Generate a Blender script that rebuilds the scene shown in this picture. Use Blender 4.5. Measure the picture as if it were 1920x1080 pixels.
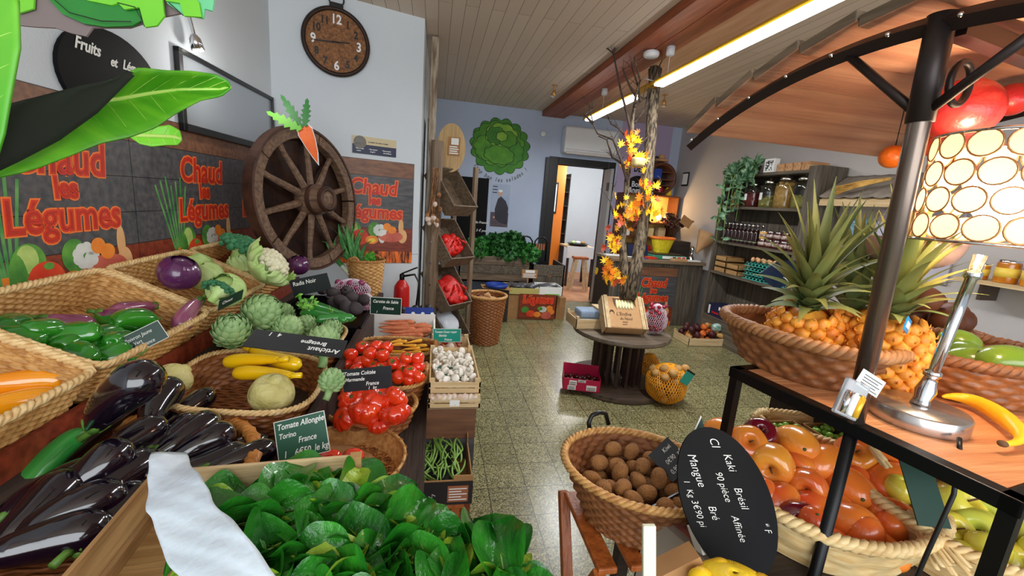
import bpy, math, random
import numpy as np
from mathutils import Vector, Matrix, Euler, Quaternion
for o in list(bpy.data.objects): bpy.data.objects.remove(o)
S = bpy.context.scene; C = S.collection
PI = math.pi; R = math.radians
# ---------------- camera
F = 790.0; YAW, PIT, ROL = R(11.0), R(11.45), R(4.48); CAM = Vector((0, 0, 1.5))
_f = Vector((math.sin(YAW)*math.cos(PIT), math.cos(YAW)*math.cos(PIT), -math.sin(PIT)))
_r = Vector((math.cos(YAW), -math.sin(YAW), 0)); _u = _r.cross(_f)
RT = _r*math.cos(ROL)+_u*math.sin(ROL); UP = -_r*math.sin(ROL)+_u*math.cos(ROL)
cd = bpy.data.cameras.new('camera'); cam = bpy.data.objects.new('camera', cd); C.objects.link(cam)
cd.sensor_width = 36; cd.lens = F/1920*36; cd.clip_start = .02; cd.clip_end = 60
cam.matrix_world = Matrix(((RT.x, UP.x, -_f.x, 0), (RT.y, UP.y, -_f.y, 0), (RT.z, UP.z, -_f.z, 1.5), (0, 0, 0, 1)))
S.camera = cam
# ---------------- world, lights, exposure
W = bpy.data.worlds.new('world'); S.world = W; W.use_nodes = True
W.node_tree.nodes['Background'].inputs[0].default_value = (.80, .90, 1, 1)
W.node_tree.nodes['Background'].inputs[1].default_value = .5
S.view_settings.view_transform = 'Standard'; S.view_settings.look = 'None'
S.view_settings.exposure = .15; S.view_settings.gamma = 1; S.view_settings.use_curve_mapping = False
def area(name, loc, target, sx, sy, power, col):
    l = bpy.data.lights.new(name, 'AREA'); l.shape = 'RECTANGLE'; l.size = sx; l.size_y = sy; l.energy = power; l.color = col
    o = bpy.data.objects.new(name, l); C.objects.link(o); o.location = loc
    o.rotation_euler = (Vector(target)-Vector(loc)).to_track_quat('-Z', 'Y').to_euler(); return o
def point(name, loc, power, col, r=.03):
    l = bpy.data.lights.new(name, 'POINT'); l.energy = power; l.color = col; l.shadow_soft_size = r
    o = bpy.data.objects.new(name, l); C.objects.link(o); o.location = loc; return o
area('shop_window_daylight', (.6, -1.7, 1.75), (.9, 3, .8), 3.6, 1.9, 95, (.93, .97, 1))
area('tube_light_glow', (1.74, 4.4, 2.46), (1.74, 4.4, 0), .12, 1.1, 30, (.95, .98, 1))
area('tube_light_glow_near', (1.74, 2.4, 2.44), (1.74, 2.4, 0), .12, 1.5, 34, (.95, .98, 1))

# ---------------- helpers
def at(px, py, x=None, y=None, z=None, d=None):
    v = RT*((px-960)/F) + UP*(-(py-540)/F) + _f
    if d is not None: return CAM+v*d
    if x is not None: return CAM+v*((x-CAM.x)/v.x)
    if y is not None: return CAM+v*((y-CAM.y)/v.y)
    return CAM+v*((z-CAM.z)/v.z)
def V(*a): return Vector(a)
def lin(c): return tuple(((x/255)/12.92 if x/255 <= .04045 else ((x/255+.055)/1.055)**2.4) for x in c)
_mats = {}
def mat(name, c, c2=None, rough=.5, metal=0, scale=18, stretch=(1, 1, 1), bump=0, bscale=None, coat=0, spec=.5, emit=0, trans=0, sub=0, det=3, sharp=None, rnd=True, alpha=1):
    if name in _mats: return _mats[name]
    m = bpy.data.materials.new(name); m.use_nodes = True; nt = m.node_tree; N = nt.nodes; L = nt.links
    b = N['Principled BSDF']; c = lin(c)+(1,)
    b.inputs['Base Color'].default_value = c; b.inputs['Roughness'].default_value = rough; b.inputs['Metallic'].default_value = metal
    b.inputs['Specular IOR Level'].default_value = spec; b.inputs['Coat Weight'].default_value = coat; b.inputs['Coat Roughness'].default_value = .08
    b.inputs['Transmission Weight'].default_value = trans; b.inputs['Alpha'].default_value = alpha
    if sub: b.inputs['Subsurface Weight'].default_value = sub; b.inputs['Subsurface Scale'].default_value = .02
    if emit: b.inputs['Emission Color'].default_value = c; b.inputs['Emission Strength'].default_value = emit
    if c2 or bump:
        tc = N.new('ShaderNodeTexCoord'); mp = N.new('ShaderNodeMapping'); mp.inputs['Scale'].default_value = stretch; L.new(tc.outputs['Object'], mp.inputs[0])
        src = mp.outputs[0]
        if rnd:
            oi = N.new('ShaderNodeObjectInfo'); ad = N.new('ShaderNodeVectorMath'); ad.operation = 'ADD'; ml = N.new('ShaderNodeVectorMath'); ml.operation = 'SCALE'; ml.inputs['Scale'].default_value = 7
            cb = N.new('ShaderNodeCombineXYZ')
            for i in range(3): L.new(oi.outputs['Random'], cb.inputs[i])
            L.new(cb.outputs[0], ml.inputs[0]); L.new(src, ad.inputs[0]); L.new(ml.outputs[0], ad.inputs[1]); src = ad.outputs[0]
    if c2:
        n = N.new('ShaderNodeTexNoise'); n.inputs['Scale'].default_value = scale; n.inputs['Detail'].default_value = det; L.new(src, n.inputs['Vector'])
        r = N.new('ShaderNodeValToRGB'); w = sharp or .18
        r.color_ramp.elements[0].position = .5-w; r.color_ramp.elements[0].color = c
        r.color_ramp.elements[1].position = .5+w; r.color_ramp.elements[1].color = lin(c2)+(1,)
        L.new(n.outputs['Fac'], r.inputs[0]); L.new(r.outputs[0], b.inputs['Base Color'])
        if emit: L.new(r.outputs[0], b.inputs['Emission Color'])
    if bump:
        n2 = N.new('ShaderNodeTexNoise'); n2.inputs['Scale'].default_value = bscale or scale*2; n2.inputs['Detail'].default_value = 4; L.new(src, n2.inputs['Vector'])
        bp = N.new('ShaderNodeBump'); bp.inputs['Strength'].default_value = min(1, bump); bp.inputs['Distance'].default_value = .004*max(1, bump); L.new(n2.outputs['Fac'], bp.inputs['Height']); L.new(bp.outputs[0], b.inputs['Normal'])
    _mats[name] = m; return m
def wood(name, c, c2, axis='x', rough=.65, bump=.6, scale=1):
    s = {'x': (3, 40, 40), 'y': (40, 3, 40), 'z': (40, 40, 3)}[axis]
    return mat(name, c, c2, rough=rough, scale=scale, stretch=s, bump=bump, bscale=scale*2.5, det=6, sharp=.2)

# ---- geometry: every function returns (verts, faces, smooth)
def box(sx, sy, sz, c=(0, 0, 0)):
    x, y, z = sx/2, sy/2, sz/2
    v = [Vector((c[0]+a*x, c[1]+b*y, c[2]+d*z)) for a in (-1, 1) for b in (-1, 1) for d in (-1, 1)]
    return v, [(0, 1, 3, 2), (4, 6, 7, 5), (0, 4, 5, 1), (2, 3, 7, 6), (0, 2, 6, 4), (1, 5, 7, 3)], False
def bbox(x0, x1, y0, y1, z0, z1): return box(x1-x0, y1-y0, z1-z0, ((x0+x1)/2, (y0+y1)/2, (z0+z1)/2))
def beam(a, b, w, h, up=(0, 0, 1)):
    a, b = Vector(a), Vector(b); d = b-a; L = d.length; d.normalize(); u = Vector(up)
    if abs(d.dot(u)) > .98: u = Vector((1, 0, 0))
    s = d.cross(u).normalized(); u = s.cross(d)
    v, f, _ = box(L, w, h); M = Matrix((d, s, u)).transposed(); c = (a+b)/2
    return [c+M@p for p in v], f, False
def lathe(prof, seg=24, mod=None, smooth=True):
    v = []; f = []; n = len(prof)
    for i, (r, z) in enumerate(prof):
        for k in range(seg):
            t = 2*PI*k/seg; rr = r*(mod(t, i/(n-1)) if mod else 1); v.append(Vector((rr*math.cos(t), rr*math.sin(t), z)))
    for i in range(n-1):
        for k in range(seg):
            a = i*seg+k; b = i*seg+(k+1) % seg; f.append((a, b, b+seg, a+seg))
    if prof[0][0] > 1e-5: f.append(tuple(reversed(range(seg))))
    if prof[-1][0] > 1e-5: f.append(tuple(range((n-1)*seg, n*seg)))
    return v, f, smooth
def sweep(pts, rad, seg=8, closed=False, smooth=True, flat=1.0, mod=None):
    P = [Vector(p) for p in pts]; n = len(P); v = []; f = []
    if not hasattr(rad, '__len__'): rad = [rad]*n
    T = [((P[(i+1) % n]-P[i-1]) if closed else (P[min(i+1, n-1)]-P[max(i-1, 0)])).normalized() for i in range(n)]
    u = Vector((0, 0, 1)) if abs(T[0].z) < .9 else Vector((1, 0, 0)); u = (u-T[0]*u.dot(T[0])).normalized()
    for i in range(n):
        u = (u-T[i]*u.dot(T[i])).normalized(); s = T[i].cross(u)
        for k in range(seg):
            t = 2*PI*k/seg; m = mod(t, i/(n-1)) if mod else 1
            v.append(P[i]+(s*math.cos(t)+u*math.sin(t)*flat)*rad[i]*m)
    for i in range(n if closed else n-1):
        j = (i+1) % n
        for k in range(seg): f.append((i*seg+k, i*seg+(k+1) % seg, j*seg+(k+1) % seg, j*seg+k))
    if not closed: f.append(tuple(reversed(range(seg)))); f.append(tuple(range((n-1)*seg, n*seg)))
    return v, f, smooth
def ball(rx, ry=None, rz=None, seg=16, rings=10, c=(0, 0, 0), nz=0, seed=0):
    ry = ry or rx; rz = rz or rx; rg = random.Random(seed); ph = [rg.uniform(0, 6) for _ in range(6)]
    pr = [(math.sin(PI*i/rings), -math.cos(PI*i/rings)) for i in range(rings+1)]; pr[0] = (0.0005, -1); pr[-1] = (.0005, 1)
    v, f, s = lathe(pr, seg)
    o = []
    for p in v:
        k = 1+nz*(math.sin(3*p.x+ph[0]+2*p.z)+math.sin(4*p.y+ph[1])+math.sin(5*p.z+ph[2]+3*p.x)) if nz else 1
        o.append(Vector((c[0]+p.x*rx*k, c[1]+p.y*ry*k, c[2]+p.z*rz*k)))
    return o, f, s
def prism(poly, t=.004, z=0):
    n = len(poly); v = [Vector((x, y, z)) for x, y in poly]+[Vector((x, y, z+t)) for x, y in poly]
    return v, [tuple(reversed(range(n))), tuple(range(n, 2*n))]+[(i, (i+1) % n, n+(i+1) % n, n+i) for i in range(n)], False
def grid(nu, nv, fn, smooth=True, closed=False):
    v = [Vector(fn(i/nu, j/nv)) for j in range(nv+1) for i in range(nu+1)]
    return v, [(j*(nu+1)+i, j*(nu+1)+i+1, (j+1)*(nu+1)+i+1, (j+1)*(nu+1)+i) for j in range(nv) for i in range(nu)], smooth
def disc(rx, ry, z=0, n=24, t=.0008, cx=0, cy=0): return prism([(cx+rx*math.cos(2*PI*k/n), cy+ry*math.sin(2*PI*k/n)) for k in range(n)], t, z)
def xf(g, M): return [M@p for p in g[0]], g[1], g[2]
def mv(g, x=0, y=0, z=0): return xf(g, Matrix.Translation((x, y, z)))
def rot(g, rx=0, ry=0, rz=0): return xf(g, Euler((rx, ry, rz)).to_matrix().to_4x4())
def basis(o, x, y):
    x = Vector(x).normalized(); y = Vector(y); y = (y-x*y.dot(x)).normalized(); z = x.cross(y)
    M = Matrix((x, y, z)).transposed().to_4x4(); M.translation = Vector(o); return M
_tx = {}
def text(s, size=.05, shear=0, off=0, ext=.0006, align='LEFT', sx=1):
    k = (s, shear, round(off/size, 4), align)
    if k not in _tx:
        cu = bpy.data.curves.new('t', 'FONT'); cu.body = s; cu.size = 1; cu.shear = shear; cu.offset = off/size; cu.align_x = align; cu.resolution_u = 3
        cu.extrude = .01
        o = bpy.data.objects.new('t', cu); m = o.to_mesh(); _tx[k] = ([v.co.copy() for v in m.vertices], [tuple(p.vertices) for p in m.polygons])
        o.to_mesh_clear(); bpy.data.objects.remove(o); bpy.data.curves.remove(cu)
    v, f = _tx[k]; zz = ext/2/.01
    return [Vector((p.x*size*sx, p.y*size, p.z*zz+ext/2)) for p in v], f, False
class MB:
    def __init__(s): s.v = []; s.f = []; s.m = []; s.s = []; s.mats = []
    def add(s, g, m, M=None):
        if m not in s.mats: s.mats.append(m)
        k = s.mats.index(m); n = len(s.v)
        s.v += [M@p for p in g[0]] if M is not None else g[0]
        s.f += [tuple(i+n for i in f) for f in g[1]]; s.m += [k]*len(g[1]); s.s += [g[2]]*len(g[1]); return s
    def obj(s, name, parent=None, loc=None, rot=None, bevel=0, sub=0):
        vs = s.v
        if parent is None and loc is None and vs:
            xs = [p.x for p in vs]; ys = [p.y for p in vs]; loc = Vector(((min(xs)+max(xs))/2, (min(ys)+max(ys))/2, min(p.z for p in vs)))
            vs = [p-loc for p in vs]
        elif parent is not None and loc is None and parent.get('_w'):
            loc = -parent.location
        me = bpy.data.meshes.new(name); me.from_pydata([tuple(p) for p in vs], [], s.f)
        for m in s.mats: me.materials.append(m)
        me.polygons.foreach_set('material_index', s.m); me.polygons.foreach_set('use_smooth', s.s); me.update()
        o = bpy.data.objects.new(name, me); C.objects.link(o); o.parent = parent
        if loc is not None: o.location = loc
        if rot is not None: o.rotation_euler = rot
        if bevel:
            b = o.modifiers.new('bevel', 'BEVEL'); b.width = bevel; b.segments = 2; b.limit_method = 'ANGLE'
        if sub:
            b = o.modifiers.new('sub', 'SUBSURF'); b.levels = b.render_levels = sub
        return o
def one(g, m, name, parent=None, **k): return MB().add(g, m).obj(name, parent, **k)
def tag(o, label=None, cat=None, group=None, kind=None):
    if label: o['label'] = label
    if cat: o['category'] = cat
    if group: o['group'] = group
    if kind: o['kind'] = kind
    return o
def struct(o): o['kind'] = 'structure'; return o
def thing(name, label, cat, loc, group=None, rot=None, world=True):
    """Empty at the base; with world=True its parts are given in world coordinates"""
    o = bpy.data.objects.new(name, None); C.objects.link(o); o.location = loc; o.empty_display_size = .02
    if rot is not None:
        o.rotation_euler = rot; world = False
    if world: o['_w'] = 1
    return tag(o, label, cat, group)
class Proto:
    """a thing built once; first placement moves it, later ones copy it and its parts"""
    def __init__(s, root): s.root = root; s.used = False
    def put(s, loc, rot=(0, 0, 0), sc=1, label=None, group=None):
        if s.used:
            r = s.root.copy(); C.objects.link(r)
            for k in list(r.keys()):
                if k in ('label', 'group'): del r[k]
            for ch in s.root.children:
                c = ch.copy(); C.objects.link(c); c.parent = r
                for g in ch.children:
                    d = g.copy(); C.objects.link(d); d.parent = c
        else: r = s.root
        s.used = True
        r.location = loc
        r.rotation_mode = 'XYZ'; r.rotation_euler = rot.to_euler() if isinstance(rot, (Quaternion, Matrix)) else rot
        r.scale = sc if hasattr(sc, '__len__') else (sc, sc, sc)
        if label: r['label'] = label
        if group: r['group'] = group
        elif 'group' in r: del r['group']
        return r
def aim(d, roll=0, axis='Z'):
    q = Vector(d).to_track_quat(axis, 'Y' if axis == 'Z' else 'Z'); return q @ Quaternion((0, 0, 1) if axis == 'Z' else (1, 0, 0), roll)
def pack(n, r, inside, z0, bounds, seed=1, tries=26, lim=9, pre=()):
    """drop n balls of radius r one by one into a container: each settles at the lowest spot found"""
    g = random.Random(seed); P = list(pre)
    x0, x1, y0, y1 = bounds; out = []
    for i in range(n):
        best = None
        for t in range(tries):
            x = g.uniform(x0, x1); y = g.uniform(y0, y1)
            if not inside(x, y): continue
            z = z0(x, y)+r
            for (a, b, c_, q) in P:
                dd = (a-x)**2+(b-y)**2; s_ = (q+r)**2
                if dd < s_: z = max(z, c_+math.sqrt(s_-dd)*.94)
            if best is None or z < best[2]: best = (x, y, z, r)
        if best and best[2] < lim: P.append(best); out.append(V(*best[:3]))
    return out
# ---------------- materials
white_wall = mat('wall_paint_white', (212, 219, 224), (205, 212, 219), rough=.9, scale=1.5, bump=.25, bscale=130)
back_wall = mat('wall_paint_back', (190, 202, 222), (178, 190, 214), rough=.9, scale=1.2, bump=.25, bscale=120)
right_wall = mat('wall_paint_right', (196, 190, 186), (186, 180, 180), rough=.9, scale=1.2, bump=.25, bscale=120)
old_wood = wood('old_grey_wood', (128, 108, 86), (84, 68, 52)); old_wood_y = wood('old_grey_wood_y', (128, 108, 86), (80, 66, 50), 'y'); old_wood_z = wood('old_grey_wood_z', (134, 112, 90), (92, 74, 56), 'z')
shelf_x = wood('shelf_wood_y', (112, 100, 84), (66, 58, 46), 'y'); shelf_z = wood('shelf_wood_z', (108, 98, 84), (62, 54, 44), 'z')
pale_x = wood('pale_crate_wood_x', (226, 200, 156), (196, 164, 116), 'x'); pale_y = wood('pale_crate_wood_y', (222, 196, 152), (190, 158, 110), 'y')
tan_x = wood('tan_crate_wood', (196, 158, 104), (160, 118, 70), 'x'); tan_y = wood('tan_crate_wood_y', (190, 152, 100), (156, 114, 68), 'y')
dark_x = wood('dark_wood', (60, 44, 34), (34, 25, 20), 'x'); dark_y = wood('dark_wood_y', (66, 48, 38), (36, 27, 22), 'y')
red_beam = wood('red_stained_beam', (168, 88, 48), (128, 62, 30), 'y', rough=.5)
stool_w = wood('varnished_orange_wood', (190, 104, 46), (140, 70, 28), 'z', rough=.35)
black = mat('black_paint', (14, 14, 15), rough=.4); blackm = mat('black_metal', (22, 22, 24), rough=.35, metal=.6)
steel = mat('brushed_dark_steel', (124, 110, 100), rough=.3, metal=.85); chrome = mat('chrome', (225, 225, 228), rough=.1, metal=1)
white = mat('white_plastic', (232, 234, 236), rough=.4); paper = mat('white_paper', (240, 240, 236), rough=.7)
slate = mat('slate_black', (30, 33, 36), (40, 44, 48), rough=.45, scale=6); slate_d = mat('slate_deep_black', (8, 8, 9), (14, 14, 16), rough=.65, scale=6, spec=.15)
green_s = mat('green_chalkboard', (12, 74, 52), (18, 88, 62), rough=.4, scale=5); dgreen_s = mat('dark_green_chalkboard', (10, 46, 36), (14, 56, 44), rough=.4, scale=5); teal_s = mat('teal_chalkboard', (18, 140, 122), (24, 152, 132), rough=.4, scale=5)
chalk = mat('chalk_white', (238, 238, 232), rough=.9); cardb = mat('brown_cardboard', (176, 132, 84), (160, 116, 72), rough=.85, scale=8)
kraft = mat('kraft_paper', (204, 160, 112), (188, 142, 94), rough=.8, scale=5, bump=1, bscale=14); cardd = mat('cardboard_dark_print', (36, 28, 26), (26, 20, 18), rough=.7, scale=5)
red = mat('red_gloss', (196, 26, 22), rough=.35); redprint = mat('orange_red_print', (226, 62, 30), (206, 46, 24), rough=.5, scale=8); orprint = mat('orange_print', (250, 126, 52), rough=.5)
blue = mat('blue_print', (26, 60, 150), rough=.5); navy = mat('navy_print', (24, 32, 66), rough=.45); yellow = mat('yellow_plastic', (240, 196, 30), rough=.4)
glass = mat('clear_glass', (235, 242, 240), rough=.03, trans=1, spec=.5)
wick_h = mat('wicker_honey', (202, 146, 82), (150, 92, 42), rough=.45, scale=55, stretch=(1, 1, 1), sharp=.25); wick_y = mat('wicker_pale', (224, 176, 108), (160, 104, 46), rough=.45, scale=50, sharp=.25)
wick_b = mat('wicker_brown', (170, 106, 58), (110, 62, 30), rough=.45, scale=50, sharp=.25); wick_r = mat('wicker_rim_straw', (236, 206, 150), (206, 164, 104), rough=.45, scale=40)
seagr = mat('seagrass', (156, 98, 54), (100, 56, 26), rough=.6, scale=45, sharp=.25)

# ---------------- woven baskets
def loop_pts(rx, ry, pw, n):
    t = np.linspace(0, 2*PI, 2000); c, s = np.cos(t), np.sin(t)
    x = rx*np.sign(c)*abs(c)**(2/pw); y = ry*np.sign(s)*abs(s)**(2/pw)
    L = np.r_[0, np.cumsum(np.hypot(np.diff(x), np.diff(y)))]; q = np.linspace(0, L[-1], n, endpoint=False)
    return np.c_[np.interp(q, L, x), np.interp(q, L, y)], L[-1]
def weave(rx, ry, bx, by, pw, h, strand=.009, stake=.028, th=.004, bulge=0, amp=.0042, hfun=None):
    P, per = loop_pts(rx, ry, pw, 10); ns = max(8, int(per/stake/2)*2); nu = ns*4
    T, _ = loop_pts(rx, ry, pw, nu); B, _ = loop_pts(bx, by, pw, nu)
    rows = max(3, int(h/strand)); nv = rows*4; out = []
    tn = np.roll(T, -1, 0)-np.roll(T, 1, 0); nn = np.c_[tn[:, 1], -tn[:, 0]]; nn /= np.linalg.norm(nn, axis=1)[:, None]
    uu = np.arange(nu)/nu*ns*PI
    V_ = []
    for side in (1, -1):
        for j in range(nv+1):
            f = j/nv; k = f+bulge*math.sin(PI*f)
            row = min(rows-1, j//4); ph = (j % 4)/4; cr = math.sin(PI*ph)
            wv = np.cos(uu+PI*row)*amp*(.35+.65*cr)
            off = wv+side*(th*.35+th*.65*cr)
            xy = B*(1-k)+T*k+nn*off[:, None]
            zz = np.full(nu, h*f)
            if hfun is not None: zz = zz*hfun(T)
            V_.append(np.c_[xy, zz])
    V_ = np.concatenate(V_); f = []
    half = (nv+1)*nu
    for s_ in (0, 1):
        b0 = s_*half
        for j in range(nv):
            for i in range(nu):
                a = b0+j*nu+i; b = b0+j*nu+(i+1) % nu
                f.append((a, b, b+nu, a+nu) if s_ == 0 else (b, a, a+nu, b+nu))
    return [Vector(p) for p in V_], f, True
def rim_rope(rx, ry, pw, z, r=.006, n=3, pitch=.05, hfun=None, closed=True, a0=0, a1=1, out=None):
    P, per = loop_pts(rx, ry, pw, 160); res = []
    for k in range(n):
        pts = []
        for i, (x, y) in enumerate(P):
            f = i/160
            if not (a0 <= f <= a1): continue
            a = 2*PI*(round(per/pitch)*f+k/n); q = V(x, y, 0).normalized()
            zz = z*(hfun(P[i:i+1])[0] if hfun is not None else 1)
            pts.append(V(x, y, zz)+q*math.cos(a)*r*.9+V(0, 0, math.sin(a)*r*.9))
        res.append(sweep(pts, r*.85, 6, closed=(a0 == 0 and a1 == 1)))
    return res
def handle_geo(c, w, h, d=(1, 0, 0), r=.006, n=2, lean=(0, 0, 0)):
    d = Vector(d).normalized(); res = []
    for k in range(n):
        pts = []
        for i in range(19):
            t = PI*i/18; a = 9*t+PI*k*2/n; q = Vector(c)+d*(-math.cos(t)*w/2)+V(0, 0, math.sin(t)*h)+Vector(lean)*math.sin(t)
            s = d.cross(V(0, 0, 1)); pts.append(q+s*math.cos(a)*r*.8+V(0, 0, math.sin(a)*r*.8))
        res.append(sweep(pts, r, 6))
    return res
def basket(label, cat, loc, rx, ry, h, bx=None, by=None, pw=2, m=None, rm=None, rot_=(0, 0, 0), strand=.009, stake=.028, rr=.006, handles=(), name='wicker_basket', group=None, bulge=0, hfun=None, amp=.0042, hm=None, rims=(1,)):
    bx = bx or rx*.85; by = by or ry*.85; m = m or wick_h; rm = rm or wick_r
    t = thing(name, label, cat, loc, group, rot=rot_)
    b = MB(); b.add(weave(rx, ry, bx, by, pw, h, strand, stake, bulge=bulge, hfun=hfun, amp=amp), m)
    B, _ = loop_pts(bx, by, pw, 48)
    b.add(prism([tuple(p) for p in B], .006, .001), m)
    nb = int(by*2/.02)
    for j in range(nb):
        y = -by+(j+.5)*2*by/nb; ex = bx*(max(0, 1-abs(y/by)**pw))**(1/pw)
        if ex > .02: b.add(sweep([(-ex*.97+2*ex*.97*i/12, y, .009+.003*(-1)**(i+j)) for i in range(13)], .004, 5), m)
    b.obj('woven_body', t)
    rb = MB()
    for zf in rims:
        for g in rim_rope(rx, ry, pw, h*zf, rr, hfun=hfun): rb.add(g, rm)
    rb.obj('rim', t)
    for hd in handles:
        hb = MB()
        for g in handle_geo(*hd): hb.add(g, hm or rm)
        hb.obj('handle', t)
    return t

# ---------------- room shell
H = 2.84; XR = 3.76; YB = 6.4
Pc = V(-.132, 3.70, 0); ta = R(16.5); dcl = V(math.cos(ta), math.sin(ta), 0); Lc = 1.06; corner = Pc-dcl*Lc
tl = R(3); dl = V(math.sin(tl), math.cos(tl), 0)      # left wall direction
fl = MB().add(bbox(-2.4, 5.2, -1.9, YB, -.1, 0), None).obj('floor')
fm = bpy.data.materials.new('terrazzo_tiles'); fm.use_nodes = True; nt = fm.node_tree; N = nt.nodes; Lk = nt.links; pb = N['Principled BSDF']
tc = N.new('ShaderNodeTexCoord'); mp = N.new('ShaderNodeMapping'); Lk.new(tc.outputs['Object'], mp.inputs[0])
fl.data.materials.clear(); fl.data.materials.append(fm)
mp.inputs['Location'].default_value = (-.544+20*.208+fl.location.x, -1.543+20*.208+fl.location.y, 0)
br = N.new('ShaderNodeTexBrick'); br.offset = 0; br.inputs['Scale'].default_value = 1; br.inputs['Brick Width'].default_value = .208; br.inputs['Row Height'].default_value = .208; br.inputs['Mortar Size'].default_value = .0022; br.inputs['Mortar Smooth'].default_value = .2
br.inputs['Color1'].default_value = (1, 1, 1, 1); br.inputs['Color2'].default_value = (.78, .78, .78, 1); br.inputs['Mortar'].default_value = (.10, .10, .09, 1); br.inputs['Bias'].default_value = 0
Lk.new(mp.outputs[0], br.inputs['Vector'])
vo = N.new('ShaderNodeTexVoronoi'); vo.inputs['Scale'].default_value = 210; Lk.new(tc.outputs['Object'], vo.inputs['Vector'])
r1 = N.new('ShaderNodeValToRGB'); cr = r1.color_ramp; cr.interpolation = 'CONSTANT'
cr.elements[0].color = lin((66, 64, 42))+(1,); cr.elements[0].position = 0
cr.elements[1].color = lin((136, 130, 88))+(1,); cr.elements[1].position = .22
for p_, c_ in ((.5, (160, 154, 108)), (.72, (116, 110, 70)), (.88, (188, 180, 144))):
    e = cr.elements.new(p_); e.color = lin(c_)+(1,)
sp = N.new('ShaderNodeSeparateColor'); Lk.new(vo.outputs['Color'], sp.inputs[0]); Lk.new(sp.outputs[0], r1.inputs[0])
mx = N.new('ShaderNodeMix'); mx.data_type = 'RGBA'; mx.blend_type = 'MULTIPLY'; mx.inputs[0].default_value = 1
Lk.new(r1.outputs[0], mx.inputs[6]); Lk.new(br.outputs[0], mx.inputs[7]); Lk.new(mx.outputs[2], pb.inputs['Base Color']); pb.inputs['Roughness'].default_value = .26
pb.inputs['Specular IOR Level'].default_value = .6
struct(fl)
struct(one(bbox(-2.6, 5.2, -1.9, YB, H, H+.1), None, 'ceiling')); ce = bpy.data.objects['ceiling']
cm = bpy.data.materials.new('painted_boards'); cm.use_nodes = True; nt = cm.node_tree; N = nt.nodes; Lk = nt.links; pb = N['Principled BSDF']
tc = N.new('ShaderNodeTexCoord'); wv = N.new('ShaderNodeTexBrick'); wv.offset = .5; wv.inputs['Scale'].default_value = 1; wv.inputs['Brick Width'].default_value = 2.2; wv.inputs['Row Height'].default_value = .095; wv.inputs['Mortar Size'].default_value = .002
wv.inputs['Color1'].default_value = lin((216, 198, 180))+(1,); wv.inputs['Color2'].default_value = lin((206, 186, 166))+(1,); wv.inputs['Mortar'].default_value = lin((120, 104, 90))+(1,)
mp = N.new('ShaderNodeMapping'); mp.inputs['Rotation'].default_value = (0, 0, PI/2); Lk.new(tc.outputs['Object'], mp.inputs[0]); Lk.new(mp.outputs[0], wv.inputs['Vector']); Lk.new(wv.outputs[0], pb.inputs['Base Color']); pb.inputs['Roughness'].default_value = .6
ce.data.materials.clear(); ce.data.materials.append(cm)
def wall_seg(name, a, b, z0, z1, m, t=.12, side=1):
    a, b = Vector(a), Vector(b); d = (b-a).normalized(); n = V(-d.y, d.x, 0)*side
    v = [p+V(0, 0, z) for z in (z0, z1) for p in (a, b, b+n*t, a+n*t)]
    return struct(one((v, [(0, 1, 2, 3), (7, 6, 5, 4), (0, 4, 5, 1), (1, 5, 6, 2), (2, 6, 7, 3), (3, 7, 4, 0)], False), m, name))
wall_seg('wall_left', corner-dl*5.4, corner+dl*.02, 0, H, white_wall)
pw_ = MB(); q = [corner, Pc, V(-.10, YB, 0), V(-.45, YB, 0), V(-.45, 3.9, 0), corner+V(-.1, .16, 0)]
pw_.add(prism([(p.x, p.y) for p in q], H), white_wall); struct(pw_.obj('wall_partition'))
wall_seg('wall_right', (XR, YB, 0), (XR, -1.8, 0), 0, H, right_wall, side=1)
# back wall with the doorway  (opening x 1.80..2.60, z 0..2.12)
bw = MB()
for a in ((-.2, 1.80, 0, H), (2.60, XR+.1, 0, H), (1.80, 2.60, 2.12, H)): bw.add(bbox(a[0], a[1], YB, YB+.14, a[2], a[3]), back_wall)
struct(bw.obj('wall_back'))
lil = mat('lilac_paint', (186, 172, 200), (176, 160, 192), rough=.9, scale=1.2)
pn = MB().add(bbox(2.76, 3.60, YB-.006, YB, .9, H), lil)
for s_, z_ in (('LE BON SENS', 2.27), ('DES HOTES', 2.12)):
    pn.add(text(s_, .155, 0, .004, .002, 'RIGHT', .62), black, basis((3.52, YB-.008, z_), (1, 0, 0), (0, 0, 1)))
pn.add(mv(disc(.20, .20, 0, 40, .003), 3.12, 1.86, 0), black, Matrix.Translation((0, YB-.008, 0))@Matrix.Rotation(PI/2, 4, 'X'))
for s_, x_, z_ in (('Bon', 3.02, 1.89), ('&ngage', 2.98, 1.80)): pn.add(text(s_, .12, 0, .002, .002, 'LEFT', .85), white, basis((x_, YB-.013, z_), (1, 0, 0), (0, 0, 1)))
struct(pn.obj('trim_1')); bpy.data.objects['trim_1']['label'] = 'lilac painted wall panel with black lettering and round logo'
db = MB()
for a in ((1.66, 1.80, 0, 2.22), (2.60, 2.72, 0, 2.22), (1.80, 2.60, 2.12, 2.22)): db.add(bbox(a[0], a[1], YB-.03, YB+.17, a[2], a[3]), black)
db.add(bbox(1.60, 1.665, YB-.06, YB-.005, .0, 2.2), black)
struct(db.obj('trim_2', bevel=.004))
struct(MB().add(bbox(2.54, 2.585, YB-.30, YB-.03, .02, 2.10), mat('grey_door_edge', (150, 148, 146), rough=.5)).add(bbox(2.53, 2.54, YB-.28, YB-.2, 1.78, 1.9), black).obj('door_1', bevel=.004))
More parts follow.
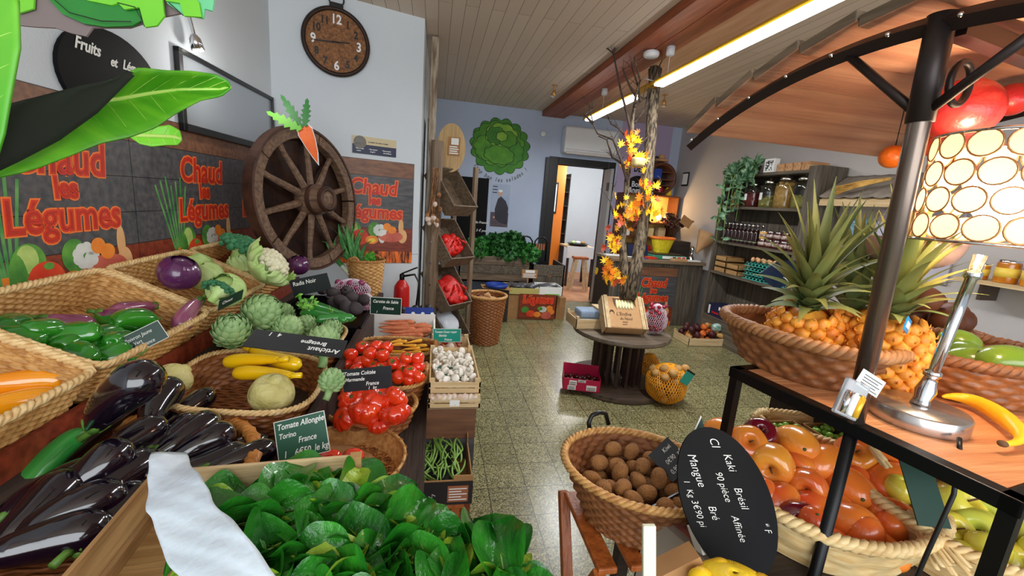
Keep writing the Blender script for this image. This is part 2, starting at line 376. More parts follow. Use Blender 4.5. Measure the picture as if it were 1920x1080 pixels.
# beam, glued from two laminations
struct(MB().add(bbox(1.49, 1.655, -1.8, YB, H-.07, H), red_beam).add(bbox(1.66, 1.825, -1.8, YB, H-.07, H), red_beam).obj('trim_3', bevel=.004)); 
orangeb = wood('orange_varnished_boards', (196, 152, 118), (176, 128, 92), 'y', rough=.5)
struct(MB().add(bbox(1.83, 2.25, -1.8, YB, H-.012, H), orangeb).obj('trim_4'))
# room behind the door
terra = mat('terracotta_floor', (206, 150, 108), (180, 120, 82), rough=.5, scale=5)
struct(one(bbox(1.0, 3.9, YB, 9.4, -.08, 0.002), terra, 'floor_back_room')); struct(one(bbox(1.0, 4.4, YB+.14, 9.4, H-.3, H-.2), white_wall, 'ceiling_back_room'))
struct(one(bbox(1.0, 4.4, 9.4, 9.5, 0, H-.3), white_wall, 'wall_far')); struct(one(bbox(3.9, 4.0, YB+.14, 9.4, 0, H-.3), white_wall, 'wall_far_right')); struct(one(bbox(1.0, 1.1, YB+.14, 9.4, 0, H-.3), white_wall, 'wall_far_left'))
struct(MB().add(bbox(2.05, 2.5, 8.2, 8.26, 0, H-.3), mat('orange_lacquer', (222, 128, 40), (206, 112, 30), rough=.35, scale=1)).obj('door_2'))
point('back_room_bulb', (2.9, 7.6, 2.2), 60, (1, .96, .9), .1)
# ---------------- produce prototypes (built once at the origin, centred, long axis = Z)
def solo(g_m, name, cat):
    b = MB()
    for g, m in g_m: b.add(g, m)
    o = b.obj(name, None, loc=(0, 0, 0)); tag(o, name, cat); return Proto(o)
def multi(name, cat, parts):
    r = bpy.data.objects.new(name, None); C.objects.link(r); tag(r, name, cat); r.empty_display_size = .02
    for pn_, gm in parts:
        b = MB()
        for g, m in gm: b.add(g, m)
        b.obj(pn_, r, loc=(0, 0, 0))
    return Proto(r)
def prof(pts, n=16):
    """smooth profile through (r,z) points"""
    P = [Vector((a, b, 0)) for a, b in pts]; out = []
    for i in range(len(P)-1):
        p0, p1, p2, p3 = P[max(i-1, 0)], P[i], P[i+1], P[min(i+2, len(P)-1)]
        k = max(2, n//(len(P)-1))
        for j in range(k):
            t = j/k; q = .5*((2*p1)+(-p0+p2)*t+(2*p0-5*p1+4*p2-p3)*t*t+(-p0+3*p1-3*p2+p3)*t**3); out.append((max(q.x, .0004), q.y))
    out.append((max(P[-1].x, .0004), P[-1].y)); return out
def arc(L, bend, n=14):
    """points of a bent axis of length L centred on the origin"""
    return [V(bend*(1-(2*i/n-1)**2), 0, -L/2+L*i/n) for i in range(n+1)]
def radii(pts, n):
    P = prof([(r, t) for t, r in pts], 40); out = []
    for i in range(n+1):
        t = i/n; k = min(range(len(P)), key=lambda q: abs(P[q][1]-t)); out.append(P[k][0])
    return out
m_aub = mat('aubergine_skin', (12, 6, 16), (20, 9, 26), rough=.14, coat=1, scale=3); m_calyx = mat('green_calyx', (96, 140, 52), (70, 108, 40), rough=.5)
m_stripe = mat('striped_aubergine_skin', (96, 22, 58), (168, 96, 128), rough=.22, coat=.6, scale=24, stretch=(1, 1, .12), sharp=.12)
m_pep = mat('green_pepper_skin', (44, 138, 28), (24, 104, 20), rough=.14, coat=1, scale=4); m_pepy = mat('yellow_pepper_skin', (252, 176, 20), (248, 148, 10), rough=.14, coat=1, scale=3)
m_stem = mat('pepper_stem', (110, 156, 70), rough=.5); m_redcab = mat('red_cabbage_skin', (62, 16, 60), (108, 54, 104), rough=.22, coat=.5, scale=7, stretch=(1, 1, .35), sharp=.3, det=6)
m_broc = mat('broccoli_green', (70, 140, 92), (40, 104, 64), rough=.8, scale=60, bump=2, bscale=160); m_cabl = mat('pale_cabbage_leaf', (208, 228, 160), (168, 204, 112), rough=.45, scale=9, bump=1.5, bscale=24)
m_caul = mat('cauliflower_curd', (240, 236, 206), (222, 214, 178), rough=.8, scale=50, bump=2, bscale=150); m_art = mat('artichoke_green', (164, 196, 134), (122, 160, 98), rough=.5, scale=22)
m_cuc = mat('cucumber_skin', (26, 108, 44), (60, 146, 60), rough=.22, coat=.6, scale=22, stretch=(1, 1, .15), sharp=.2); m_rad = mat('black_radish_skin', (46, 38, 42), (70, 60, 62), rough=.75, scale=14, bump=1)
m_cel = mat('celeriac_skin', (226, 216, 152), (188, 178, 100), rough=.7, scale=14, bump=4, bscale=26); m_zuc = mat('yellow_courgette_skin', (252, 208, 20), (246, 184, 8), rough=.2, coat=.7, scale=4)
m_tom = mat('tomato_skin', (226, 36, 14), (240, 66, 20), rough=.12, coat=1, scale=5); m_tomr = mat('ribbed_tomato_skin', (214, 34, 14), (236, 70, 22), rough=.14, coat=1, scale=6)
m_scar = mat('tomato_scar', (70, 84, 30), rough=.6); m_car = mat('carrot_skin', (238, 120, 36), (222, 98, 24), rough=.45, scale=30, stretch=(1, 1, 4)); m_cary = mat('yellow_carrot_skin', (250, 186, 56), (240, 158, 40), rough=.45, scale=20)
m_cars = mat('sandy_carrot_skin', (226, 138, 96), (196, 104, 66), rough=.7, scale=26); m_mush = mat('mushroom_white', (244, 240, 230), (226, 216, 200), rough=.6, scale=12)
m_garl = mat('garlic_skin', (238, 226, 208), (206, 176, 160), rough=.5, scale=10, stretch=(1, 1, .3)); m_bean = mat('green_bean', (150, 190, 96), (110, 160, 66), rough=.35, scale=8)
m_spin = mat('spinach_leaf', (52, 142, 36), (20, 92, 22), rough=.3, coat=.25, scale=10, bump=2, bscale=34); m_spst = mat('spinach_stem', (150, 196, 100), rough=.4); m_spy = mat('spinach_leaf_yellowing', (170, 196, 60), (120, 172, 44), rough=.4, scale=10, bump=2, bscale=30)
m_leek = mat('leek_green', (52, 128, 72), (112, 168, 96), rough=.4, scale=20, stretch=(6, 6, .4)); m_leekw = mat('leek_white', (232, 238, 212), (206, 222, 170), rough=.4, scale=8)
m_mango = mat('mango_skin', (248, 160, 56), (222, 66, 40), rough=.25, coat=.5, scale=5.5, sharp=.22); m_appl = mat('apple_skin', (242, 176, 60), (206, 52, 36), rough=.2, coat=.6, scale=9, stretch=(1, 1, .5), sharp=.25)
m_plum = mat('dark_red_fruit_skin', (122, 16, 36), (88, 10, 30), rough=.18, coat=.8, scale=5); m_apy = mat('yellow_apple_skin', (232, 208, 70), (196, 204, 80), rough=.25, coat=.5, scale=6)
m_kiwi = mat('kiwi_skin', (172, 120, 66), (140, 94, 50), rough=.85, scale=30, bump=1.5, bscale=220); m_gmango = mat('green_mango_skin', (104, 140, 40), (140, 168, 56), rough=.25, coat=.5, scale=4)
m_ban = mat('banana_skin', (250, 200, 40), (236, 178, 26), rough=.4, scale=8, stretch=(1, 1, .4)); m_pine = mat('pineapple_eye', (250, 176, 62), (208, 112, 28), rough=.5, scale=50); m_pleaf = mat('pineapple_leaf', (84, 112, 66), (150, 146, 78), rough=.5, scale=6, stretch=(1, 1, .6))
m_end = mat('endive_leaf', (244, 240, 200), (226, 220, 150), rough=.4, scale=8); m_oliv = mat('small_green_fruit', (120, 176, 60), rough=.25, coat=.5); m_pot = mat('potato_skin', (206, 160, 92), (176, 128, 66), rough=.7, scale=12)
m_brown = mat('brown_round_fruit', (116, 62, 28), (84, 40, 18), rough=.6, scale=9); m_on = mat('red_onion_skin', (116, 26, 62), (160, 70, 110), rough=.25, coat=.4, scale=10, stretch=(1, 1, .3))

m_brown = mat('brown_stalk', (96, 66, 38), rough=.7)
def calyx(R_, z, n=6, L=.035, up=1):
    r = []
    for k in range(n):
        a = 2*PI*k/n; c, s = math.cos(a), math.sin(a)
        r.append(sweep([V(c*R_*.2, s*R_*.2, z+.004), V(c*R_*.7, s*R_*.7, z+.002), V(c*R_*1.06, s*R_*1.06, z-L*.5), V(c*R_*1.02, s*R_*1.02, z-L)], [.007, .009, .007, .001], 6, flat=.35))
    return r
def aub(name, L, r, bend, skin, stripe=False):
    rr = radii([(0, .0), (.04, r*.55), (.18, r*.98), (.42, r), (.7, r*.78), (.92, r*.52), (1, r*.40)], 20); P_ = arc(L, bend, 20)
    top = P_[-1]; d = (P_[-1]-P_[-3]).normalized(); Mx = Matrix.Translation(top)@d.to_track_quat('Z', 'Y').to_matrix().to_4x4()
    cal = [(xf(g, Mx), m_calyx) for g in calyx(r*.5, 0, 5, .04)]
    st = sweep([top, top+d*.02, top+d*.045+V(.008, 0, 0)], [.011, .007, .008], 8)
    return multi(name, 'aubergine', [('fruit_body', [(sweep(P_, rr, 18), skin)]), ('calyx', cal), ('stem', [(st, m_calyx)])])
P_aub = aub('aubergine', .21, .042, .012, m_aub); P_aubs = aub('striped_aubergine', .17, .03, .012, m_stripe)
def pepper(name, L, r, skin, lob=3, bend=.01):
    pr = prof([(.003, -L/2+.004), (r*.42, -L/2), (r*.78, -L*.36), (r*.95, 0), (r, L*.3), (r*.8, L*.46), (r*.36, L*.47), (.004, L*.42)], 28)
    g = lathe(pr, 30, lambda t, q: 1+.10*math.cos(lob*t)*(.5+abs(q-.5)))
    g = ([V(p.x+bend*(1-(2*p.z/L)**2), p.y, p.z) for p in g[0]], g[1], True)
    st = sweep([(0, 0, L*.40), (0, 0, L*.5), (.004, 0, L*.6), (.012, 0, L*.68)], [.012, .006, .005, .007], 8)
    return multi(name, 'pepper', [('fruit_body', [(g, skin)]), ('stem', [(st, m_stem)])])
P_pep = pepper('green_pepper', .10, .034, m_pep); P_pepy = pepper('yellow_pepper', .15, .038, m_pepy, 3, .02)
def cabbage(name, cat, r, body, leafm, nleaf=7, rz=.92, seed=3, veins=None, open_=.12):
    g = random.Random(seed); b = [(ball(r*.93, r*.93, r*rz*.93, 26, 18, nz=.012, seed=seed), body)]; lv = []
    for k in range(nleaf):
        a0 = 2*PI*k/nleaf+g.uniform(-.2, .2); w = 1.0; ph = g.uniform(0, 6)
        def fn(u, v, a0=a0, ph=ph):
            a = a0+(u-.5)*w*1.6; e = -PI/2*.9+v*(PI*.9+g.random()*0)*.86
            k_ = 1.0+open_*v**3*(1+.6*math.sin(9*u+ph))+.012*math.sin(16*u+ph)*v+.03*(1-abs(u-.5)*2)
            return (r*k_*math.cos(e)*math.cos(a), r*k_*math.cos(e)*math.sin(a), r*rz*k_*math.sin(e))
        lv.append((grid(14, 14, fn), leafm))
    return multi(name, cat, [('head', b), ('outer_leaves', lv)])
P_rcab = cabbage('red_cabbage', 'cabbage', .075, m_redcab, m_redcab, 4, .92, 3, open_=.02)
P_cab = cabbage('green_cabbage', 'cabbage', .075, m_cabl, m_cabl, 6, .9, 5, open_=.10)
def broccoli():
    g = random.Random(4); fl_ = []
    for k in range(70):
        a = k*2.39996; q = math.sqrt(k/70); x, y = q*.085*math.cos(a), q*.085*math.sin(a); z = .05*math.sqrt(max(0, 1-q*q))+g.uniform(-.004, .004)
        r = .0135+g.uniform(-.002, .003); fl_.append((ball(r, r, r, 10, 7, (x, y, z), nz=.06, seed=k), m_broc))
    return multi('broccoli', 'broccoli', [('florets', fl_), ('stalk', [(lathe([(.02, -.06), (.024, -.02), (.06, .02), (.05, .045)], 12), m_cabl)])])
P_broc = broccoli()
def caulif():
    g = random.Random(9); fl_ = []
    for k in range(60):
        a = k*2.39996; q = math.sqrt(k/60); x, y = q*.062*math.cos(a), q*.062*math.sin(a); z = .012+.045*math.sqrt(max(0, 1-q*q))
        r = .0125+g.uniform(-.002, .002); fl_.append((ball(r, r, r, 8, 6, (x, y, z), nz=.08, seed=k), m_caul))
    lv = []
    for k in range(9):
        a0 = 2*PI*k/9+g.uniform(-.2, .2); hh = g.uniform(.8, 1.25); ph = g.uniform(0, 6)
        def fn(u, v, a0=a0, hh=hh, ph=ph):
            a = a0+(u-.5)*1.25*(.5+.5*math.sin(PI*min(1, v+.25))); rr = .037+.058*math.sin(min(1, v*1.15)*PI*.55)-.004*max(0, v-.6)*2+.004*math.sin(14*u+ph)*v
            return (rr*math.cos(a), rr*math.sin(a), -.045+v*.085*hh+.006*math.sin(11*u+ph)*v)
        lv.append((grid(12, 12, fn), m_cabl))
    return multi('cauliflower', 'cauliflower', [('curd', fl_), ('leaves', lv)])
P_caul = caulif()
def artichoke():
    s = []
    for row in range(9):
        e0 = -1.15+row*.31; k_ = max(4, int(round(11*math.cos(e0))))+(1 if row < 2 else 0)
        for k in range(k_):
            a = 2*PI*(k+(row % 2)*.5)/k_; W = 2*PI/k_*1.25*max(.25, math.cos(e0))
            def fn(u, v, a=a, e0=e0, W=W):
                e_ = min(1.55, e0+(v-.35)*.62); sh_ = max(0, 1-v**2.6)**.5; q = (u-.5)*W*sh_
                r_ = .0395+.0105*v**1.4-.010*(2*u-1)**2*sh_*.8+.002*math.sin(PI*v)
                al = a+q/max(.22, math.cos(e_)); return (r_*math.cos(e_)*math.cos(al), r_*math.cos(e_)*math.sin(al), r_*1.02*math.sin(e_))
            s.append((grid(6, 6, fn), m_art))
    return multi('artichoke', 'artichoke', [('scales', s+[(ball(.040, .040, .041, 14, 10), m_art)]), ('stalk', [(sweep([(0, 0, -.04), (0, 0, -.06), (.004, 0, -.075)], [.014, .012, .012], 10), m_art)])])
P_art = artichoke()
P_cuc = multi('cucumber', 'cucumber', [('fruit_body', [(sweep(arc(.28, .012, 22), radii([(0, .004), (.04, .015), (.2, .021), (.8, .021), (.95, .014), (1, .005)], 22), 14), m_cuc)]), ('stem_end', [(sweep([(0, 0, .138), (0, 0, .15)], .004, 6), m_calyx)])])
P_rad = multi('black_radish', 'radish', [('root_body', [(ball(.031, .031, .042, 16, 12, nz=.02, seed=5), m_rad)]), ('root_tip', [(sweep([(0, 0, .038), (.002, 0, .052), (.006, 0, .064)], [.009, .004, .001], 6), m_rad)])])
P_cel = multi('celeriac', 'celeriac', [('root_body', [(ball(.062, .06, .056, 26, 18, nz=.018, seed=2), m_cel)]), ('stalk_stub', [(lathe([(.022, .044), (.018, .058), (.008, .062)], 10), m_cel)])])
P_zuc = multi('yellow_courgette', 'courgette', [('fruit_body', [(sweep(arc(.19, .012, 20), radii([(0, .004), (.04, .017), (.2, .025), (.6, .02), (.9, .0135), (1, .011)], 20), 16), m_zuc)]), ('stem', [(sweep([(0, 0, .09), (0, 0, .105), (.003, 0, .12)], [.012, .0095, .011], 6), m_zuc)])])
def tomato(name, r, rib, rz, skin, scar=.008):
    pr = prof([(.002, -r*rz), (r*.55, -r*rz*.93), (r*.98, -r*rz*.2), (r*.95, r*rz*.4), (r*.55, r*rz*.82), (r*.2, r*rz*.74), (.002, r*rz*.62)], 24)
    g = lathe(pr, 48 if rib else 20, (lambda t, q: 1+rib*(abs(math.cos(5.5*t))**.7-.6)*(.35+.65*q)+.03*math.sin(2*t)) if rib else None)
    sc = [(lathe([(scar, r*rz*.66), (scar*.4, r*rz*.74), (.0006, r*rz*.74)], 8), m_scar)]
    if not rib:
        for k in range(5):
            a = k*PI*.4; c, s = math.cos(a), math.sin(a); sc.append((sweep([V(0, 0, r*rz*.74), V(c*r*.3, s*r*.3, r*rz*.84), V(c*r*.6, s*r*.6, r*rz*.86)], [.002, .0025, .0005], 5, flat=.5), m_calyx))
    return multi(name, 'tomato', [('fruit_body', [(g, skin)]), ('stalk_scar', sc)])
P_tomr = tomato('ribbed_tomato', .043, .24, .68, m_tomr, .007); P_tom = tomato('round_tomato', .026, 0, .9, m_tom, .004)
P_toml = multi('plum_tomato', 'tomato', [('fruit_body', [(sweep(arc(.085, .004, 16), radii([(0, .002), (.06, .013), (.3, .023), (.7, .022), (.94, .013), (1, .003)], 16), 16), m_tom)]), ('stalk_scar', [(ball(.004, .004, .002, 8, 6, (0, 0, .042)), m_scar)])])
def carrot(name, L, r, skin): return multi(name, 'carrot', [('root_body', [(sweep(arc(L, .004, 12), radii([(0, .001), (.1, r*.3), (.5, r*.7), (.9, r), (1, r*.55)], 12), 9), skin)]), ('top_stub', [(sweep([(0, 0, L/2-.002), (0, 0, L/2+.006)], [r*.4, r*.25], 6), m_calyx)])])
P_car = carrot('orange_carrot', .10, .010, m_car); P_cary = carrot('yellow_carrot', .09, .010, m_cary); P_cars = carrot('sandy_carrot', .17, .014, m_cars)
P_mush = multi('button_mushroom', 'mushroom', [('cap', [(lathe(prof([(.009, .0), (.0175, .001), (.0185, .007), (.012, .015), (.0006, .017)], 14), 14), m_mush)]), ('stalk', [(lathe([(.007, -.011), (.0065, .002)], 10), m_mush)])])
P_garl = multi('garlic_bulb', 'garlic', [('bulb', [(lathe(prof([(.003, -.014), (.016, -.012), (.022, 0), (.013, .012), (.004, .018)], 16), 18, lambda t, q: 1+.06*math.cos(7*t)), m_garl)]), ('neck', [(sweep([(0, 0, .016), (.001, 0, .024), (.003, 0, .032)], [.004, .003, .002], 6), m_garl)])])
P_bean = solo([(sweep(arc(.11, .012, 8), [.0012, .003, .0037, .0037, .0038, .0037, .0037, .003, .0012], 6), m_bean)], 'green_bean', 'bean')
def mango(name, skin, L=.105, r=.042):
    g = ball(r, r*.86, L/2, 22, 16, nz=.012, seed=3); g = ([V(p.x+.012*math.sin(p.z*28), p.y, p.z) for p in g[0]], g[1], True)
    return multi(name, 'mango', [('fruit_body', [(g, skin)]), ('stalk_end', [(ball(.004, .004, .003, 8, 6, (.012*math.sin(L/2*28)*.96, 0, L/2-.001)), m_scar)])])
P_man = mango('ripe_mango', m_mango, .098, .042); P_gman = mango('green_mango', m_gmango, .125, .052)
def apple(name, skin, r=.037):
    pr = prof([(.003, -r*.68), (r*.3, -r*.82), (r*.75, -r*.6), (r, .05*r), (r*.82, r*.72), (r*.4, r*.86), (r*.12, r*.62), (.0008, r*.52)], 30)
    return multi(name, 'apple', [('fruit_body', [(lathe(pr, 24, lambda t, q: 1+.02*math.cos(5*t)), skin)]), ('stalk', [(sweep([(0, 0, r*.5), (.002, 0, r*.8), (.004, 0, r*1.02)], .0016, 6), m_brown)])])
P_app = apple('red_and_yellow_apple', m_appl); P_apy = apple('yellow_apple', m_apy); P_plum = apple('dark_red_apple', m_plum, .038)
P_kiwi = multi('kiwi', 'kiwi', [('fruit_body', [(ball(.0215, .0215, .029, 16, 12, nz=.01), m_kiwi)]), ('stalk_end', [(ball(.0035, .0035, .0022, 8, 6, (0, 0, .0285)), m_brown)])])
def leafy(L, w, cup, wav, seed, stem=.06):
    g = random.Random(seed); ph = g.uniform(0, 6)
    def fn(u, v):
        s = (u-.5)*2; ww = w*(max(0, math.sin(PI*min(1, v*.86+.07)))**.75)*(1 if v < .85 else max(0, 1-(v-.85)/.15)**.5+.02)
        return (s*ww, v*L, cup*(abs(s)**1.5)*ww*2+wav*math.sin(10*v+ph+s*2)*abs(s)+.05*L*math.sin(v*PI*1.1)-.12*L*v*v)
    b = [(grid(8, 14, fn), None)]
    st = sweep([V(0, -stem, -.004), V(0, -stem*.5, 0), V(*fn(.5, .02)), V(*fn(.5, .4)), V(*fn(.5, .9))], [.0035, .003, .0028, .0018, .0008], 6)
    return b[0][0], st
P_sp = []
for i in range(5):
    a_, b_ = leafy([.15, .12, .17, .10, .13][i], [.042, .038, .05, .034, .045][i], [.25, .5, .1, .35, .6][i], .006, i)
    P_sp.append(multi('spinach_leaf', 'spinach leaf', [('leaf_blade', [(a_, m_spy if i == 3 else m_spin)]), ('leaf_stem', [(b_, m_spst)])]))
def leek(L, r, seed):
    g = random.Random(seed); lv = []
    for k in range(7):
        a = g.uniform(0, 2*PI); sp_ = g.uniform(.06, .2); w = g.uniform(.010, .016); z0_ = L*.35+g.uniform(0, .05); top = L*g.uniform(.8, 1.05)
        def fn(u, v, a=a, sp_=sp_, w=w, z0_=z0_, top=top):
            q = sp_*v**1.7*L*2; s = (u-.5)*2*w*(1-v**3*.85)
            return (q*math.cos(a)-s*math.sin(a)+(abs(u-.5))*w*math.cos(a), q*math.sin(a)+s*math.cos(a), z0_+(top-z0_)*v-.5*sp_*L*v**4)
        lv.append((grid(4, 12, fn), m_leek))
    return multi('leek', 'leek', [('shaft', [(sweep([(0, 0, 0), (0, 0, L*.2), (0, 0, L*.45)], [r*1.1, r, r*1.05], 12), m_leekw)]), ('leaves', lv)])
def pineapple(name, L, r, seed, crown=.17):
    body = [(ball(r*.93, r*.93, L*.5, 20, 14), m_pine)]; rows = 10
    for row in range(rows):
        f = (row+.5)/rows; z = (f-.5)*L*.96; rr = r*(1-abs(2*f-1)**3.2*.42)
        k_ = 13
        for k in range(k_):
            a = 2*PI*(k+(row % 2)*.5)/k_; M = Matrix.Translation((rr*.97*math.cos(a), rr*.97*math.sin(a), z))@Matrix.Rotation(a, 4, 'Z')
            e = lathe([(.0006, .0085), (.005, .0078), (r*.17, .005), (r*.25, -.004)], 6); e = xf(e, M@Matrix.Rotation(PI/2, 4, 'Y')); body.append((e, m_pine))
            body.append((xf(sweep([(.007, 0, 0), (.011, 0, .002), (.011, 0, .007)], [.0022, .0015, .0004], 4), M), m_pine))
    g = random.Random(seed); lv = []
    for k in range(46):
        q = k/46; a = k*2.39996; ln = crown*(.45+.75*q)*(g.uniform(.85, 1.1)); sp_ = 1.15-q*1.05; w = .017*(1.1-q*.3)
        def fn(u, v, a=a, ln=ln, sp_=sp_, w=w, q=q):
            an = sp_*(.55+.65*v); rad_ = .010+ln*v*math.sin(an); s = (u-.5)*2*w*(1-v**1.3*.97)*(1 if v > .06 else .7)
            h_ = ln*v*math.cos(an)+.02*q; c_ = abs(u-.5)*w*.8*(1-v)
            return ((rad_-c_)*math.cos(a)-s*math.sin(a), (rad_-c_)*math.sin(a)+s*math.cos(a), L*.47+h_+q*.05)
        lv.append((grid(4, 10, fn), m_pleaf))
    return multi(name, 'pineapple', [('fruit_body', body), ('crown_leaves', lv)])
P_pine = pineapple('pineapple', .16, .066, 3)
for p_ in (P_caul, P_cab): p_.root.rotation_mode = 'XYZ'
def rnd_rot(g): return Euler((g.uniform(0, 6.3), g.uniform(0, 6.3), g.uniform(0, 6.3)))
# ---------------- printed posters
pb_dark = wood('print_slate_boards', (58, 62, 68), (96, 92, 92), 'x', rough=.45, bump=0); pb_br = wood('print_brown_boards', (142, 96, 68), (100, 66, 48), 'x', rough=.45, bump=0); pb_red = wood('print_red_boards', (150, 62, 36), (104, 38, 22), 'x', rough=.45, bump=0)
pflame = mat('print_flames', (250, 120, 30), (60, 18, 10), rough=.45, scale=9, stretch=(5, 1, 1), sharp=.12)
pk = {n: mat('print_'+n, c, c2, rough=.5, scale=16) for n, c, c2 in (('tomato', (214, 52, 26), (232, 84, 40)), ('leaf', (104, 168, 62), (52, 122, 46)), ('cauliflower', (232, 232, 226), (196, 204, 196)), ('orange', (246, 150, 50), (236, 126, 36)), ('sweet_potato', (214, 112, 84), (190, 84, 70)), ('butternut', (232, 182, 128), (220, 162, 104)), ('leek', (42, 128, 62), (110, 170, 90)))}
pdeep = mat('print_deep_red', (176, 34, 20), (202, 50, 28), rough=.5, scale=10); pk['leafp'] = mat('print_pale_leaf', (190, 214, 120), (150, 190, 90), rough=.5, scale=20); pk['yel'] = mat('print_yellow', (252, 206, 70), rough=.5)
pseam = mat('print_board_seam', (26, 24, 24), rough=.5)
def poster_art(b, M, clip0=0, clip1=.81, txt=1):
    def cl(x0, x1, y0, y1, m, z=0): 
        x0, x1 = max(x0, clip0), min(x1, clip1)
        if x1 > x0: b.add(bbox(x0, x1, y0, y1, z, z+.002), m, M)
    for y0, y1, m in ((.70, .82, pb_br), (.56, .70, pb_dark), (.42, .56, pb_dark), (.29, .42, pb_dark), (.10, .29, pb_red), (0, .10, pflame)): cl(0, .81, y0, y1-.003, m)
    cl(0, .81, -.002, .82, pseam, -.0012)
    if not txt: return
    for s, x, y, z, sh in (('Chaud', .49, .555, .165, .12), ('les', .50, .475, .10, .0), ('Légumes', .50, .365, .15, .06)):
        for off, m, zz in ((.010, orprint, .0022), (.0045, redprint, .0032)):
            b.add(text(s, z, sh, off, .0008, 'CENTER', .84), m, M@Matrix.Translation((x, y, zz)))
        b.add(text(s, z, sh, -.002, .0006, 'CENTER', .84), pdeep, M@Matrix.Translation((x, y, .0042)))
    def el(x, y, rx, ry, m, z): b.add(disc(rx, ry, z, 22, .0005, x, y+.075), pk[m], M)
    for k in range(7): b.add(beam((.25+.006*k, .19, .0025), (.13+.035*k, .53+.02*(k % 3), .0025), .010, .0006), pk['leek'], M)
    for k in range(5): b.add(beam((.255+.008*k, .12, .003), (.255+.008*k, .24, .003), .008, .0006), pk['orange'], M)
    el(.34, .2, .055, .06, 'leaf', .0026); el(.335, .21, .035, .045, 'leafp', .0029); el(.30, .14, .03, .09, 'leaf', .003); el(.39, .135, .065, .062, 'tomato', .0036); el(.40, .18, .018, .012, 'leaf', .0042)
    el(.50, .20, .05, .06, 'leaf', .003)
    for k in range(9): el(.545+.035*math.cos(k*.7), .195+.03*math.sin(k*.7), .022, .02, 'cauliflower', .0036+.0001*k)
    el(.56, .15, .03, .06, 'cauliflower', .0037); el(.48, .115, .05, .035, 'orange', .0046); el(.48, .11, .03, .018, 'yel', .005); el(.10, .11, .05, .03, 'orange', .003)
    el(.63, .145, .10, .045, 'sweet_potato', .0041); el(.60, .225, .032, .03, 'orange', .0046); el(.64, .20, .034, .03, 'orange', .0051)
    el(.725, .15, .038, .058, 'butternut', .003); el(.712, .23, .021, .065, 'butternut', .0032)
nl = V(math.cos(tl), -math.sin(tl), 0); ncw = V(math.sin(ta), -math.cos(ta), 0)
def LWp(u, z, o=.003): return corner+dl*u+nl*o+V(0, 0, z)
def CWp(u, z, o=.003): return corner+dcl*u+ncw*o+V(0, 0, z)
for u0, lab in ((-2.19, 'printed poster on left wall half hidden by the big green leaf, nearest the camera'), (-1.385, 'printed poster with orange-red lettering and vegetables on left wall left of the wagon wheel')):
    b = MB(); poster_art(b, basis(LWp(u0, .925), dl, (0, 0, 1))); tag(b.obj('poster'), lab, 'poster')
b = MB(); poster_art(b, basis(LWp(-.575, .925), dl, (0, 0, 1)), 0, .575, 0)
M_ = basis(LWp(-.575, .925), dl, (0, 0, 1))
for s, y, z in (('Chaud', .555, .15), ('Légumes', .365, .14)):
    for off, m, zz in ((.010, orprint, .0022), (.0045, redprint, .0032)): b.add(text(s, z, .1, off, .0008, 'CENTER', .78), m, M_@Matrix.Translation((.27, y, zz)))
tag(b.obj('poster'), 'dim printed poster in the wall corner behind the spokes of the wagon wheel', 'poster')
b = MB(); poster_art(b, basis(CWp(.2, .925), dcl, (0, 0, 1)))
for k in range(2): b.add(bbox(.815, .865, .28, .285, 0, .001), paper, basis(CWp(.2, .72), dcl, (0, 0, 1)))
tag(b.obj('poster'), 'printed poster with orange-red lettering right of the wagon wheel below the clock', 'poster')

# ---------------- wall things, left
t = thing('chalkboard_sign', 'black oval chalkboard sign with white script high on the left wall', 'sign', LWp(-1.45, 1.68)); M_ = basis(LWp(-1.43, 1.83), dl, (0, 0, 1))
MB().add(disc(.245, .175, 0, 40, .014), slate_d, M_).obj('board', t)
b = MB()
for s, x, y, z in (('Fruits', -.175, .07, .058), ('et', -.025, .055, .048), ('Légumes', .035, .06, .050), ('dans', -.10, -.055, .055), ('la région', .03, -.065, .045)): b.add(text(s, z, .35, .0012, .001, 'LEFT', .8), chalk, M_@Matrix.Translation((x, y, .0145)))
b.obj('lettering', t)
t = thing('wall_mirror', 'large black framed mirror hanging on left wall above the posters', 'mirror', LWp(-.53, 1.70))
M_ = basis(LWp(-1.055, 1.715), dl, (0, 0, 1)); w, h = 1.02, .365
mat('mirror_pane', (176, 182, 188), rough=.24, metal=.55); b = MB()
one(xf(bbox(.012, w-.012, .012, h-.012, .002, .012), M_), _mats['mirror_pane'], 'pane', t)
for a in ((0, w, 0, .035), (0, w, h-.022, h), (0, .028, 0, h), (w-.02, w, 0, h)): b.add(bbox(a[0], a[1], a[2], a[3], 0, .025), black, M_)
b.obj('frame', t, bevel=.002)
# clock
ck = CWp(.42, 2.525, .01); t = thing('wall_clock', 'round pocket-watch style wall clock with wooden face and iron ring', 'clock', ck+V(0, 0, -.23)); M_ = basis(ck, dcl, (0, 0, 1))
rc = .222
one(xf(lathe([(.002, 0), (rc-.005, 0), (rc-.005, .012), (.002, .012)], 48, smooth=False), M_), wood('clock_face_boards', (156, 104, 58), (92, 54, 28), 'y', scale=1.4), 'clock_face', t)
one(xf(lathe([(rc-.02, .0), (rc+.004, 0), (rc+.008, .02), (rc-.004, .034), (rc-.02, .03), (rc-.02, 0)], 56), M_), mat('rusty_iron_rim', (40, 28, 24), (58, 38, 28), rough=.5, metal=.4), 'rim', t)
b = MB()
for k in range(1, 13):
    a = R(90-30*k); s = str(k); big = k % 3 == 0; z_ = .085 if big else .068
    b.add(text(s, z_, 0, .002, .003, 'CENTER', .85), white if big else black, M_@Matrix.Translation((.152*math.cos(a), .152*math.sin(a)-z_*.36, .0125)))
b.obj('numerals', t)
